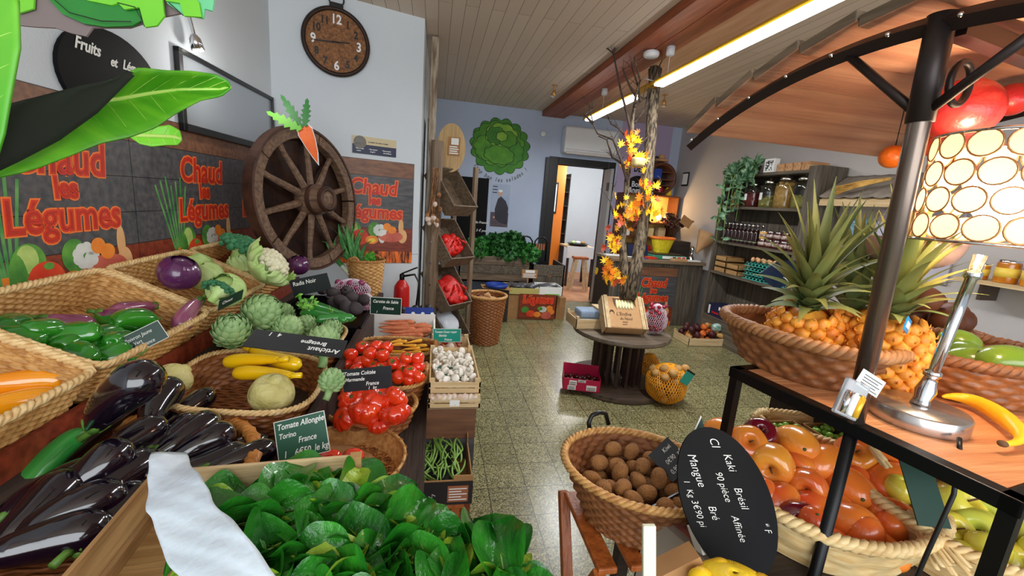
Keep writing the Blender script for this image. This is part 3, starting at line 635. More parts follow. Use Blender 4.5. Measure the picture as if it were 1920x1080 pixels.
for nm, an, L_ in (('hour_hand', 82, .09), ('minute_hand', -96, .15)):
    a = R(90-an); one(xf(beam((-.03*math.cos(a), -.03*math.sin(a), .019), (L_*math.cos(a), L_*math.sin(a), .019), .008, .002), M_), black, nm, t)
b = MB().add(bbox(-.045, .045, rc-.004, rc+.03, .004, .028), black, M_); b.add(sweep([(.05*math.cos(q), rc+.055+.045*math.sin(q), .016) for q in [PI*2*i/24-PI/2 for i in range(24)]], .005, 8, closed=True), black, M_); b.obj('hanging_ring', t)
# label card on the wall
b = MB(); M_ = basis(CWp(.53, 1.78), dcl, (0, 0, 1)); cream = mat('card_cream', (206, 190, 152), rough=.6); b.add(bbox(0, .33, .07, .13, 0, .003), cream, M_).add(bbox(0, .33, 0, .07, 0, .003), navy, M_).add(disc(.047, .047, .003, 28, .001, .055, .085), mat('card_grey', (120, 116, 108), rough=.6), M_)
for s, x, y, z, m in (('Bon', .03, .092, .026, white), ('&ngagé', .012, .068, .026, white), ('Le plaisir du mieux manger', .115, .088, .014, black), ('✓ Des circuits', .02, .035, .012, white), ('✓ Des saveurs', .12, .035, .012, white), ('✓ Des produits', .22, .035, .012, white), ('courts', .03, .018, .012, white), ('de goût', .13, .018, .012, white), ('de confiance', .23, .018, .012, white)):
    b.add(text(s.replace('✓', "'"), z, .1, .0004, .0006), m, M_@Matrix.Translation((x, y, .0034)))
tag(b.obj('info_card'), 'small beige and navy info card stuck on the wall below the clock', 'card')
# spotlight on the left wall
def spot(name, lab, base, d, head, m, lit=False, L_=.07):
    t = thing(name, lab, 'spotlight', base); base = Vector(base); d = Vector(d).normalized()
    one(beam(base, base+Vector(head), .012, .012), m, 'arm', t); p = base+Vector(head)
    q = Matrix.Translation(p)@(d.to_track_quat('Z', 'Y').to_matrix().to_4x4())
    one(xf(lathe([(.012, -.03), (.024, -.01), (.028, L_*.6), (.025, L_*.6), (.018, 0)], 18), q), m, 'lamp_head', t)
    one(xf(disc(.022, .022, L_*.62, 16, .003), q), mat('spot_glow', (255, 252, 240), rough=.3, emit=14) if lit else white, 'bulb', t)
    one(mv(disc(.035, .035, -.004, 20, .02), *base), m, 'base_plate', t)
p = at(352, 22, z=2.25); 
spot('spotlight', 'lit chrome spotlight on the bar above the left wall mirror', p, (.2, .1, -1), (.02, .01, -.12), chrome, True, .06)
b = MB(); b.add(beam(p+V(-.5, -.3, .02), p+V(.05, .03, .02), .02, .02), chrome); tag(b.obj('spotlight_bar'), 'thin chrome bar carrying the spotlight above the left wall', 'light bar')
point('left_spot_light', p+V(.16, .06, -.25), 2.2, (1, .97, .92), .03)
brass = mat('brass_spot', (196, 146, 92), rough=.35, metal=.5)
p = at(1040, 160, z=H-.002); spot('spotlight', 'small brass ceiling spotlight on the pale boards left of the red beam', p, (-.35, -.1, -1), (0, 0, -.08), brass)
p = at(1247, 178, z=H-.002); spot('spotlight', 'small brass ceiling spotlight right of the bare tree trunk', p, (0, -.1, -1), (0, 0, -.08), brass)
# cut-out vegetables
cc = lambda pts, t, m, M, b, z=0: b.add(prism(pts, t, z), m, M)
ora = mat('cutout_orange', (240, 112, 40), (226, 92, 30), rough=.5, scale=20); g1 = mat('cutout_green_light', (120, 200, 50), (92, 178, 40), rough=.5, scale=6); g2 = mat('cutout_green_dark', (40, 128, 44), (26, 104, 40), rough=.5, scale=6); g3 = mat('cutout_mint', (120, 200, 150), (60, 168, 100), rough=.5, scale=6)
p0, p1 = at(596, 306, d=2.33), at(548, 190, d=2.33); up_ = (p1-p0).normalized(); M_ = basis(p0, up_.cross(-_f).normalized(), up_); Lc_ = (p1-p0).length
t = thing('carrot_cutout', 'flat printed carrot cut-out clipped on top of the wagon wheel', 'decoration', p0)
def ol(pts, s=1.18):
    cx = sum(a for a, _ in pts)/len(pts); cy = sum(a for _, a in pts)/len(pts); return [((x-cx)*s+cx, (y-cy)*s+cy) for x, y in pts]
cpts = [(0, 0), (.022, .06), (.036, .13), (.042, .19), (.03, .215), (0, .222), (-.03, .21), (-.038, .18), (-.028, .12), (-.014, .05)]
b = MB().add(prism(ol(cpts, 1.1), .003, -.003), white, M_); cc(cpts, .003, ora, M_, b); b.obj('carrot_root', t)
b = MB()
def frond(x, y, a, L_, w, m, z):
    pts = [(0, -.006)]; n = 6
    for s in (1, -1):
        for i in (range(n) if s > 0 else reversed(range(n))):
            q = (i+.5)/n; ww = w*math.sin(PI*(.15+.8*q)); e = [(L_*q, s*ww), (L_*(q+.04), s*ww*.45)]
            pts += e if s > 0 else e[::-1]
        if s > 0: pts.append((L_, 0))
    ca, sa = math.cos(a), math.sin(a); b.add(prism([(x+ca*u-sa*v, y+sa*u+ca*v) for u, v in pts], .003, z), m, M_)
frond(-.005, .21, R(100), .22, .030, g2, .003); frond(-.01, .20, R(130), .22, .034, g1, .006); frond(.01, .21, R(62), .16, .03, g2, .004)
b.obj('leaf_tops', t)
# ---------------- the big green cut-outs hanging in the foreground, upper left
leafm = mat('printed_leaf', (108, 184, 36), (64, 150, 24), rough=.45, scale=5, stretch=(1, 5, 1)); leafm_shade = mat('printed_leaf_back_shaded', (14, 30, 12), (8, 20, 8), rough=.8, scale=4); vein = mat('leaf_vein', (190, 224, 110), rough=.5)  # leaf back is near black: shadow painted into its green
def strip_leaf(name, lab, top, bot, mid, m, back=None, veins=12, th=.003):
    """leaf blade between an upper and a lower outline given as point lists, with a raised midrib"""
    t = thing(name, lab, 'leaf decoration', bot[0]); n = len(top); b = MB(); 
    def fn(u, v):
        i = min(n-2, int(u*(n-1))); q = u*(n-1)-i; A = top[i].lerp(top[i+1], q); B = bot[i].lerp(bot[i+1], q); Mx = mid[i].lerp(mid[i+1], q)
        return A.lerp(Mx, v*2) if v < .5 else Mx.lerp(B, v*2-1)
    g_ = grid(32, 10, fn); b.add(g_, m); o = b.obj('leaf_blade', t)
    sm = o.modifiers.new('thick', 'SOLIDIFY'); sm.thickness = th; sm.offset = 0
    if back:
        o.data.materials.append(back)
        for k, p_ in enumerate(o.data.polygons):
            i, j = k % 32, k//32
            pass
    vb = MB()
    tow = (CAM-mid[n//2]).normalized()*.003
    vb.add(sweep([p+tow for p in mid], [.0045]*(n-1)+[.001], 6), vein)
    for k in range(veins):
        for s in (0, 1):
            u = (k+.5)/veins; P_ = [Vector(fn(min(1, u+.09*abs(w-.5)*2), w))+tow*.7 for w in ([.5, .36, .2, .06] if s else [.5, .64, .8, .94])]; vb.add(sweep(P_, [.001, .0008, .0007, .0004], 4), vein)
    vb.obj('veins', t); return t
def D(lst, d=None): return [at(x, y, d=dd) for x, y, dd in lst]
strip_leaf('banana_leaf_decoration', 'large green banana leaf stretching in from the left edge over the poster', D([(-60, 222, .50), (60, 190, .54), (150, 165, .58), (215, 150, .62), (262, 127, .66), (312, 133, .70), (360, 134, .74), (405, 140, .77), (428, 152, .78), (432, 162, .78)]),
           D([(-60, 345, .47), (60, 318, .51), (140, 288, .55), (190, 268, .59), (240, 258, .63), (290, 240, .67), (330, 212, .71), (375, 188, .75), (415, 180, .78), (432, 166, .78)]),
           D([(-60, 262, .52), (60, 236, .56), (130, 208, .60), (175, 191, .64), (230, 184, .68), (285, 174, .72), (330, 168, .76), (380, 168, .79), (415, 168, .80), (433, 164, .785)]), leafm, leafm_shade)
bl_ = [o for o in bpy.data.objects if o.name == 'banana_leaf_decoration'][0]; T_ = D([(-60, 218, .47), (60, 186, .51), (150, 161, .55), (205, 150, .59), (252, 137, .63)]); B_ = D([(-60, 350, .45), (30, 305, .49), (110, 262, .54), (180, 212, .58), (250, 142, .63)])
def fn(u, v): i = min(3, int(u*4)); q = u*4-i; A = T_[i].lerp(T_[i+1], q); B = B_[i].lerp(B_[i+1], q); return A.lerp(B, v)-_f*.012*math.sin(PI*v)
o = one(grid(28, 8, fn), leafm_shade, 'shaded_underside', bl_); o.modifiers.new('t', 'SOLIDIFY').thickness = .002  # folded part of the leaf, its shadow painted in as near-black green
strip_leaf('green_leaf_cutout', 'upright green leaf cut-out at the far upper left edge', D([(-70, 420, .45), (-70, 300, .45), (-70, 200, .45), (-60, 60, .45), (-40, -60, .45)]), D([(-20, 340, .45), (8, 250, .45), (22, 170, .45), (37, 90, .45), (34, 0, .45)]), D([(-50, 380, .455), (-40, 290, .455), (-35, 180, .455), (-25, 80, .455), (-15, -40, .455)]), leafm, None, 6)
strip_leaf('small_leaf_decoration', 'small bright green leaf just under the tip of the banana leaf', D([(240, 250, .9), (262, 243, .9), (290, 238, .91), (318, 234, .92), (336, 244, .92), (340, 258, .92)]), D([(242, 256, .9), (262, 270, .9), (285, 275, .91), (312, 272, .92), (332, 272, .92), (340, 264, .92)]), D([(240, 253, .9), (262, 254, .905), (290, 255, .915), (318, 256, .925), (332, 258, .925), (340, 261, .92)]), mat('bright_leaf', (130, 216, 50), (100, 196, 40), rough=.45, scale=6), None, 5)
s_ = [o for o in bpy.data.objects if o.name == 'small_leaf_decoration'][0]; one(sweep([at(244, 252, d=.9), at(225, 235, d=1.1), LWp(-1.46, 1.66, .0)], .004, 6), vein, 'leaf_stem', s_)
# lettuce cut-out at the very top
t = thing('lettuce_cutout', 'frilly green lettuce cut-out hanging at the top left of the picture', 'decoration', at(200, 40, d=.8)); M_ = basis(at(-60, 100, d=.72), RT, UP); kx = .72/F
def PX(l): return [((x+60)*kx, (100-y)*kx) for x, y in l]
b = MB(); b.add(prism(PX([(30, 45), (60, 48), (100, 50), (130, 60), (158, 66), (170, 50), (240, 50), (300, 30), (350, 20), (330, -60), (20, -60)]), .003, -.006), mat('cutout_grey_back', (120, 106, 104), rough=.6), M_); b.obj('backing', t)
b = MB()
for pts, m, z in (([(-40, 20), (5, 22), (40, 26), (66, 18), (70, -40), (-40, -40)], g1, 0), ([(85, -10), (120, 28), (160, 46), (200, 52), (250, 50), (268, 40), (262, 10), (240, -50), (90, -50)], g2, 0), ([(160, -40), (170, 5), (215, 14), (235, 8), (235, -40)], g1, .003), ([(225, -40), (228, 10), (242, 24), (270, 20), (280, 57), (302, 54), (316, 36), (308, -40)], g1, .006), ([(305, -40), (318, 10), (345, 30), (385, 38), (388, 20), (402, 24), (410, -40)], g3, .002), ([(318, 8), (345, 12), (352, 36), (385, 38), (380, 10), (350, -20)], g1, .006)):
    b.add(prism(PX(pts), .003, z), m, M_)
b.obj('frilly_leaves', t)
b = MB()
for l in ([(100, -5), (140, 30), (200, 46), (255, 47)], [(230, 12), (262, 20), (280, 56)], [(325, 12), (352, 36)]): b.add(sweep([M_@V(x, y, .0095) for x, y in PX(l)], .0008, 4), black)
b.obj('ink_outline', t)

# ---------------- wagon wheel
wc = V(-.775, 2.85, 1.418); nn = V(.90, -.43, .10).normalized(); tx_ = V(.43, .90, 0).normalized(); M_ = basis(wc, tx_, nn.cross(tx_)); RW = .435
wh = wood('weathered_wheel_wood', (128, 98, 74), (74, 52, 38), 'x', scale=1.2, bump=1); wh2 = mat('wheel_iron_tyre', (84, 52, 36), (52, 32, 24), rough=.6, metal=.3, scale=12, bump=1)
t = thing('wagon_wheel', 'old wooden wagon wheel with ten spokes leaning in the wall corner', 'wheel', wc-V(0, 0, RW))
def ring(r0, r1, z0, z1, n=72): return lathe([(r0, z0), (r1, z0), (r1, z1), (r0, z1), (r0, z0)], n, smooth=False)
for k in range(5):
    a0, a1 = 2*PI*k/5+.01, 2*PI*(k+1)/5-.01; b = MB(); n = 14
    pts = [V((RW-.045)*math.cos(a0+(a1-a0)*i/n), (RW-.045)*math.sin(a0+(a1-a0)*i/n), 0) for i in range(n+1)]
    v = []; f = []
    for i in range(n+1):
        a = a0+(a1-a0)*i/n; 
        for r_, z_ in ((RW-.075, -.028), (RW-.015, -.030), (RW-.015, .030), (RW-.075, .028)): v.append(V(r_*math.cos(a), r_*math.sin(a), z_))
    for i in range(n):
        for j in range(4): f.append((i*4+j, i*4+(j+1) % 4, i*4+4+(j+1) % 4, i*4+4+j))
    f += [(3, 2, 1, 0), (n*4, n*4+1, n*4+2, n*4+3)]
    b.add((v, f, False), wh, M_); b.obj('felloe', t, bevel=.004)
one(xf(ring(RW-.014, RW, -.034, .034), M_), wh2, 'iron_tyre', t)
for k in range(10):
    a = 2*PI*(k+.35)/10; d = V(math.cos(a), math.sin(a), 0)
    one(xf(sweep([d*.09+V(0, 0, .02), d*.2+V(0, 0, .012), d*.3, d*(RW-.07)], [.024, .021, .017, .019], 8, flat=.8, smooth=False), M_), wh, 'spoke', t)
b = MB().add(lathe(prof([(.055, -.08), (.08, -.04), (.095, .01), (.085, .06), (.07, .12), (.066, .15)], 20), 28), wh, M_); b.obj('hub', t)
b = MB()
for r_, z_ in ((.084, -.03), (.090, .055), (.072, .13)): b.add(ring(r_-.02, r_+.004, z_, z_+.022, 36), wh2, M_)
b.add(lathe([(.066, .145), (.072, .155), (.05, .155), (.045, .06), (.001, .05)], 28), wh2, M_); b.obj('hub_band', t)
# ---------------- display stand under everything on the left
t = thing('display_stand', 'stepped dark wooden display stand carrying the vegetable baskets along left wall', 'display stand', (-.7, 1.7, 0))
MB().add(rot(box(.36, 2.75, .02), 0, R(23.8), 0), dark_y, Matrix.Translation((-.985, 1.68, .905))).obj('upper_board', t)
one(bbox(-.90, -.38, .35, 3.0, .70, .72), dark_y, 'middle_board', t); one(bbox(-.37, -.345, .95, 3.05, .62, .80), wood('dark_edge_board', (72, 52, 44), (40, 30, 28), 'y'), 'edge_board', t)
one(bbox(-.36, .0, 1.02, 3.1, .58, .60), dark_y, 'lower_board', t); one(bbox(-.37, -.35, 1.0, 3.1, 0.02, .58), dark_y, 'front_panel', t)
rp = MB(); rp.add(bbox(-.86, -.848, .4, 2.9, .72, .92), pb_red)
for k in range(3):
    for off, m, zz in ((.012, orprint, .001), (.006, redprint, .002)): rp.add(text('Légumes', .15, .06, off, .001, 'LEFT', .8), m, basis((-.846+zz*.5, .55+k*.72, .765), (0, 1, 0), (0, 0, 1)))
rp.obj('riser_panel', t)
for y in (.5, 1.7, 2.95):
    one(bbox(-1.1, -1.06, y-.02, y+.02, 0, .93), dark_x, 'leg', t); one(bbox(-.45, -.41, y-.02, y+.02, 0, .70), dark_x, 'leg', t)
for y in (1.05, 3.05): one(bbox(-.045, -.005, y-.02, y+.02, 0, .58), dark_x, 'leg', t)
# ---------------- left: upper tier of four tilted wicker trays
TH = R(23.8); nU = V(math.sin(TH), 0, math.cos(TH)); aU = V(math.cos(TH), 0, -math.sin(TH))
def upper(yc, ry, lab):
    return basket(lab, 'basket', V(-.99, yc, 1.08)-nU*.13, .186, ry, .13, .170, ry-.016, 14, wick_y, wick_r, (0, TH, 0), rr=.0075, strand=.0085, stake=.030)
def UL(x, y, z):   # point on the tilted tray floors: x across the tray, z above its floor
    return V(-.99, y, 1.08)-nU*.13+aU*x+nU*z
upper(.90, .265, 'rectangular wicker tray of yellow peppers, nearest of the upper row'); upper(1.445, .27, 'rectangular wicker tray of green peppers and striped aubergines in upper row')
upper(1.99, .262, 'rectangular wicker tray with purple and green cabbages in upper row'); upper(2.53, .262, 'rectangular wicker tray with broccoli and cauliflower, farthest of the upper row')
def loc(px, py, z=None, d=None): return at(px, py, z=z, d=d)
g = random.Random(7)
# yellow peppers
for px, py, d, rz, lab in ((40, 724, 1.02, 100, 'long yellow pepper lying on top at the left edge of the picture'), (30, 764, .98, 118, 'yellow pepper with its stem end hanging towards the basket rim'), (-25, 790, .99, 150, 'yellow pepper half cut off by the left picture edge')):
    p = at(px, py, d=d); P_pepy.put(p, aim((math.cos(R(rz-70)), math.sin(R(rz-70)), -.1)), .95, lab)
# green peppers
gp = [(24, 616, 110), (40, 632, 40), (78, 618, 80), (92, 640, 140), (118, 620, 20), (140, 628, 200), (165, 645, 120), (188, 628, 80), (250, 604, 60), (205, 680, 30), (150, 672, 150), (225, 640, 100), (108, 650, 60), (60, 650, 10), (180, 664, 70), (245, 650, 130), (212, 610, 160), (130, 648, 100)]
for i, (px, py, a) in enumerate(gp):
    dz = .055+.018*(i % 3)+(0.02 if i < 12 else -.01); q = at(px, py, z=1.0); 
    n_ = nU; o_ = V(-.99, 1.4, 1.08)-nU*.13; v_ = (at(px, py, d=1)-CAM); t_ = ((o_+nU*dz-CAM).dot(n_))/v_.dot(n_); p = CAM+v_*t_
    P_pep.put(p, aim((math.cos(R(a)), math.sin(R(a)), g.uniform(-.3, .3)), g.uniform(0, 6)), g.uniform(.88, 1.1)*(1.2 if i in (8, 7, 9) else 1), 'glossy green pepper in the heap in the second wicker tray', 'green peppers in the wicker tray')
def onU(px, py, dz):
    o_ = V(-.99, 1.4, 1.08)-nU*.13; v_ = (at(px, py, d=1)-CAM); t_ = ((o_+nU*dz-CAM).dot(nU))/v_.dot(nU); return CAM+v_*t_
def between(P, a, b, L, lab, sc=1, roll=0, **k):
    """lay a long thing whose +Z end is at b"""
    d = b-a; return P.put((a+b)/2, aim(d, roll), (sc, sc, d.length/L), lab, **k)
between(P_aubs, onU(190, 612, .075), onU(62, 596, .075), .2, 'striped aubergine lying at the left behind the green peppers')
between(P_aubs, onU(262, 600, .09), onU(175, 585, .085), .2, 'striped aubergine with pale stem in the middle behind the green peppers')
between(P_aubs, onU(200, 588, .07), onU(305, 572, .08), .2, 'striped aubergine lying farthest right behind the peppers in the tray')
between(P_aubs, onU(338, 620, .10), onU(378, 560, .16), .18, 'dark striped aubergine standing stem up behind the green price sign', 1.1)
P_rcab.put(at(336, 512, d=1.62), (.3, .4, .2), .93, 'big shiny purple cabbage in the third wicker tray'); P_rcab.put(at(560, 497, d=2.45), (.2, -.3, 1), .80, 'small purple cabbage lying against the bottom of the wagon wheel')
for px, py, d, s, lab in ((390, 520, 1.85, .85, 'pale green cabbage just right of the purple cabbage'), (425, 545, 1.62, .85, 'pale green cabbage nearest the front rim of the third tray'), (372, 500, 1.98, .8, 'pale cabbage mostly hidden behind the purple cabbage')):
    P_cab.put(at(px, py, d=d), (g.uniform(-.5, .5), .6, g.uniform(0, 6)), s, lab)
P_broc.put(at(450, 468, d=2.1), (.1, .45, .3), 1.12, 'large broccoli head in the farthest wicker tray'); P_broc.put(at(408, 550, d=1.48), (.6, .6, 2), .62, 'small broccoli piece lying beside the green cabbage')
P_caul.put(at(500, 502, d=2.0), (.75, .35, 1.3), 1.28, 'large cauliflower in pale leaves in the farthest wicker tray'); P_caul.put(at(462, 500, d=2.15), (.6, .3, 3), .9, 'smaller cauliflower tucked beside the broccoli')

# ---------------- price signs
def sign(lab, A, B, Cc, m, lines, frame=True, name='price_sign', cat='price sign', th=.003, sh=.25, ink=None, grp=None):
    """A bottom-left, B bottom-right, Cc top-left in the sign's own reading frame"""
    t = thing(name, lab, cat, A, grp); M_ = basis(A, B-A, Cc-A); w = (B-A).length; yv = M_.to_3x3()@V(0, 1, 0); h = (Cc-A).dot(yv)
    MB().add(bbox(0, w, 0, h, 0, th), m, M_).obj('panel', t)
    b = MB()
    if frame:
        e = w*.012
        for a in ((0, w, 0, e), (0, w, h-e, h), (0, e, 0, h), (w-e, w, 0, h)): b.add(bbox(a[0], a[1], a[2], a[3], -.0003, th+.0004), paper, M_)
        b.obj('border', t); b = MB()
    for s, x, y, z in lines: MB().add(text(s, z*h, sh, -.0001 if w < .12 else .0003, .0004, 'LEFT', .8), ink or chalk, M_@Matrix.Translation((x*w, y*h, th+.0003))).obj('lettering', t)
    return t
a = lambda x, y, d: at(x, y, d=d)
sign('dark green sign leaning in the green pepper tray', a(246, 668, 1.22), a(318, 632, 1.26), a(268, 614, 1.24), dgreen_s, [('Poivron Jaune', .06, .62, .26), ('ou Vert', .06, .36, .24), ('France', .35, .14, .26)])
sign('narrow dark green sign standing in front of the green cabbages', a(408, 582, 1.42), a(452, 560, 1.50), a(420, 590, 1.42)+V(0, 0, .055), dgreen_s, [('Choux', .1, .5, .4)], False)
sign('black slate sign lying upside down between the artichokes', a(652, 640, 1.42), a(478, 618, 1.36), a(640, 672, 1.34), slate, [('Artichaut', .04, .62, .34), ('Bretagne', .2, .3, .3), ('4   I', .7, .08, .3)], False, sh=.1)
sign('black slate sign reading Radis Noir among the black radishes', a(552, 556, 2.05), a(622, 541, 2.10), a(556, 523, 2.02), slate, [('Radis Noir', .06, .62, .34)], False, sh=.15)
sign('dark green sign with white border behind the sandy carrots', a(694, 588, 2.15), a(752, 591, 2.18), a(698, 556, 2.12), dgreen_s, [('Carotte de Sable', .08, .68, .24), ('France', .4, .3, .26), ('I', .2, .08, .2)])
sign('black slate sign reading Tomate Coktee leaning between the tomato baskets', a(645, 735, 1.46), a(736, 726, 1.50), a(642, 693, 1.44), slate, [('Tomate Coktée', .02, .72, .24), ('Marmande', .04, .46, .22), ('France', .45, .22, .24), ('I   kg', .5, .03, .2)], False)
sign('green chalkboard sign in front of the bamboo sieve', a(524, 870, 1.07), a(620, 845, 1.09), a(523, 790, 1.09), green_s, [('Tomate Allongée', .05, .78, .2), ('Torino', .06, .56, .18), ('France', .42, .38, .2), ('I    6€50, le kg', .12, .1, .22)])
sign('small dark slate sign stuck in the far end of the spinach crate', a(655, 938, 1.03), a(722, 935, 1.04), a(655, 903, 1.02), slate, [('Truffes', .2, .35, .45)], False)
sign('dark slate sign lying folded over the front of the bean box', a(868, 905, 1.66), a(800, 928, 1.60), a(822, 858, 1.78), slate, [('Haricot Vert', .1, .7, .2), ('France', .3, .45, .2), ('6€90   I', .2, .12, .2)], False, sh=.1)
sign('dark slate sign sticking up in the left of the bean box', a(757, 902, 1.62), a(800, 930, 1.58), a(757, 868, 1.70), slate, [('Haricot', .1, .6, .25), ('Maroc', .15, .25, .25)], False)
sign('teal chalkboard sign in the box behind the mushroom crate', a(812, 641, 2.2), a(864, 641, 2.22), a(812, 616, 2.18), teal_s, [('Tomate Coeur noyer', .05, .7, .22), ('Séchée', .2, .42, .24), ('France', .4, .12, .24)])
sign('teal chalkboard sign lying on the white mushrooms', a(815, 708, 1.80), a(870, 712, 1.82), a(822, 686, 1.92), green_s, [('Ail du', .15, .6, .34), ('Tarn  I', .4, .15, .34)], True)

# ---------------- lower tier
m_ = wick_b
basket('low brown wicker basket holding the celeriac and yellow courgettes', 'basket', V(-.60, 1.47, .72), .215, .24, .13, .17, .20, 3.2, wick_b, wick_r, (0, R(7), R(4)), rr=.006, strand=.011, stake=.034)
P_cel.put(at(510, 738, d=1.36), (.3, .2, .4), 1.10, 'cream knobbly celeriac in front of the yellow courgettes'); P_cel.put(at(325, 712, d=1.30), (.9, .2, 2.2), .86, 'round celeriac behind the standing aubergine')
between(P_zuc, at(415, 680, d=1.50), at(528, 674, d=1.45), .2, 'upper yellow courgette across the celeriac basket', 1.05); between(P_zuc, at(432, 700, d=1.44), at(552, 704, d=1.40), .2, 'lower yellow courgette just behind the celeriac', 1.0)
between(P_zuc, at(568, 686, d=1.50), at(470, 655, d=1.58), .2, 'short yellow courgette lying farthest back on the others', 1.15)
basket('square brown wicker basket of artichokes behind the courgettes', 'basket', V(-.62, 1.92, .72), .22, .20, .14, .19, .17, 4, wick_b, wick_r, (0, R(5), 0), rr=.006, strand=.011, stake=.034)
arts = [(435, 621, 1.56, 34, 'artichoke at the far left beside the dark green sign'), (491, 588, 1.72, 37, 'largest artichoke, on top at the left of the heap'), (540, 617, 1.72, 27, 'artichoke half hidden behind the upside-down slate'), (607, 641, 1.62, 31, 'artichoke at the front right corner of the basket'), (575, 612, 1.88, 22, 'small artichoke behind the middle of the heap'), (622, 617, 1.84, 20, 'small artichoke at the right back of the heap'), (530, 590, 1.95, 22, 'artichoke peeping out right of the largest one'), (622, 714, 1.40, 24, 'single small artichoke lying beside the tomato slate')]
for i, (px, py, d, r_, lab) in enumerate(arts): P_art.put(at(px, py, d=d), (.5+.3*math.sin(i*2), .3*math.cos(i), i*1.3), r_*d/790/.048, lab)
# celery leaves, cucumbers, radishes
celf = mat('celery_leaf', (130, 196, 70), (90, 164, 50), rough=.45, scale=20)
def feathery(name, lab, cat, p, n, L_, seed, m, m2, up_=(0, 0, 1), w=.006, spread=.5):
    gg = random.Random(seed); t = thing(name, lab, cat, p, rot=aim(up_).to_euler()); b = MB(); s = MB()
    for k in range(n):
        a_ = gg.uniform(0, 6.28); sp_ = gg.uniform(.05, spread); l = L_*gg.uniform(.6, 1.1); pts = [V(sp_*l*q*q*math.cos(a_), sp_*l*q*q*math.sin(a_), l*q) for q in (0, .33, .66, 1)]
        s.add(sweep(pts, [.0035, .003, .002, .001], 5), m2)
        for j in range(10):
            q = gg.uniform(.35, 1); c = V(sp_*l*q*q*math.cos(a_), sp_*l*q*q*math.sin(a_), l*q); e = Matrix.Translation(c)@rnd_rot(gg).to_matrix().to_4x4()
            b.add(grid(2, 3, lambda u, v: ((u-.5)*w*2*math.sin(PI*(.15+.8*v)), v*w*3.6, .004*math.sin(v*3))), m, e)
    b.obj('leaves', t); s.obj('stalks', t); return t
feathery('celery_bunch', 'feathery pale green celery bunch between artichokes and cucumbers', 'celery', at(578, 618, d=1.95), 16, .15, 3, celf, m_spst, (-.1, .2, 1), .007)
feathery('celery_bunch', 'small celery tuft lying at the right of the artichokes', 'celery', at(640, 612, d=1.95), 10, .10, 5, celf, m_spst, (-.7, .1, .5), .006)
tr = thing('vegetable_tray', 'black plastic tray holding the cucumbers and black radishes', 'tray', V(-.6, 2.5, .72)); b = MB()
for q in ((-.84, -.36, 2.2, 2.9, .72, .725), (-.845, -.835, 2.2, 2.9, .72, .80), (-.365, -.355, 2.2, 2.9, .72, .80), (-.84, -.36, 2.195, 2.205, .72, .80), (-.84, -.36, 2.895, 2.905, .72, .80)): b.add(bbox(*q), blackm)
b.obj('tray_body', tr); b = MB()
for q in ((-.85, -.83, 2.19, 2.91, .80, .808), (-.372, -.348, 2.19, 2.91, .80, .808), (-.85, -.35, 2.19, 2.21, .80, .808)): b.add(bbox(*q), blackm)
b.obj('rim', tr, bevel=.003)
for (x0, y0, x1, y1, d0, d1, lab) in ((562, 562, 652, 598, 2.2, 2.0, 'topmost cucumber, farthest up the pile of cucumbers'), (552, 568, 660, 598, 2.02, 1.95, 'cucumber in the middle of the pile'), (560, 585, 652, 602, 1.95, 1.88, 'thick cucumber below the others'), (590, 600, 668, 596, 1.85, 1.92, 'lowest cucumber pointing to the front edge of the tray')):
    between(P_cuc, at(x0, y0, d=d0), at(x1, y1, d=d1), .3, lab, 1.0)
for i, (px, py, d) in enumerate([(604, 541, 2.45), (625, 551, 2.4), (650, 547, 2.45), (640, 565, 2.3), (662, 560, 2.38), (666, 578, 2.2), (650, 577, 2.2), (628, 568, 2.35), (682, 562, 2.4)]):
    P_rad.put(at(px, py, d=d), rnd_rot(g), 1.08, 'dark round black radish in the heap behind the cucumbers', 'black radishes in the tray')
# purple onion net
def net_bag(name, lab, cat, c, rx, ry, rz, fruit, mfruit, mnet, n, seed, holes=.016, rad=.0012, neck=None):
    t = thing(name, lab, cat, Vector(c)-V(0, 0, rz)); gg = random.Random(seed)
    cells = MB(); 
    nu, nv = int(2*PI*max(rx, ry)/holes), int(PI*rz/holes)
    def sp_(u, v): a_ = u*2*PI; e = (v-.5)*PI*.96; k = 1+.05*math.sin(3*a_+seed)+.04*math.sin(5*e+a_*2); return Vector(c)+V(rx*k*math.cos(e)*math.cos(a_), ry*k*math.cos(e)*math.sin(a_), rz*math.sin(e))
    for k in range(nu):
        for s in (1, -1): cells.add(sweep([sp_((k+s*j*.5)/nu, j/nv) for j in range(nv+1)], rad, 4), mnet)
    if neck: cells.add(sweep([sp_(0, 1), sp_(0, 1)+Vector(neck)*.5, sp_(0, 1)+Vector(neck)], [.012, .018, .03], 8), mnet)
    cells.obj('net', t); fr = MB()
    for p in pack(n, fruit, lambda x, y: ((x-c[0])/(rx-fruit))**2+((y-c[1])/(ry-fruit))**2 < 1, lambda x, y: c[2]-rz*math.sqrt(max(0, 1-((x-c[0])/rx)**2-((y-c[1])/ry)**2)), (c[0]-rx, c[0]+rx, c[1]-ry, c[1]+ry), seed, lim=c[2]+rz-fruit*.6): fr.add(ball(fruit, fruit, fruit*.9, 12, 8, p, nz=.03, seed=int(p.x*1000)), mfruit)
    o = fr.obj('contents', t); o['kind'] = 'stuff'; return t
white_net = mat('white_net', (226, 210, 222), rough=.5); ora_net = mat('orange_net', (250, 168, 36), rough=.45); yel_net = mat('yellow_net', (246, 214, 46), rough=.4)
net_bag('onion_net', 'white net bag of purple onions left of the leek basket', 'net bag', at(660, 545, d=2.62), .11, .075, .075, .021, m_on, white_net, 40, 3, .016, .0013)
net_bag('onion_net', 'second white net bag of purple onions nearer the carrots', 'net bag', at(686, 566, d=2.5), .05, .06, .05, .02, m_on, white_net, 16, 4, .016, .0013)
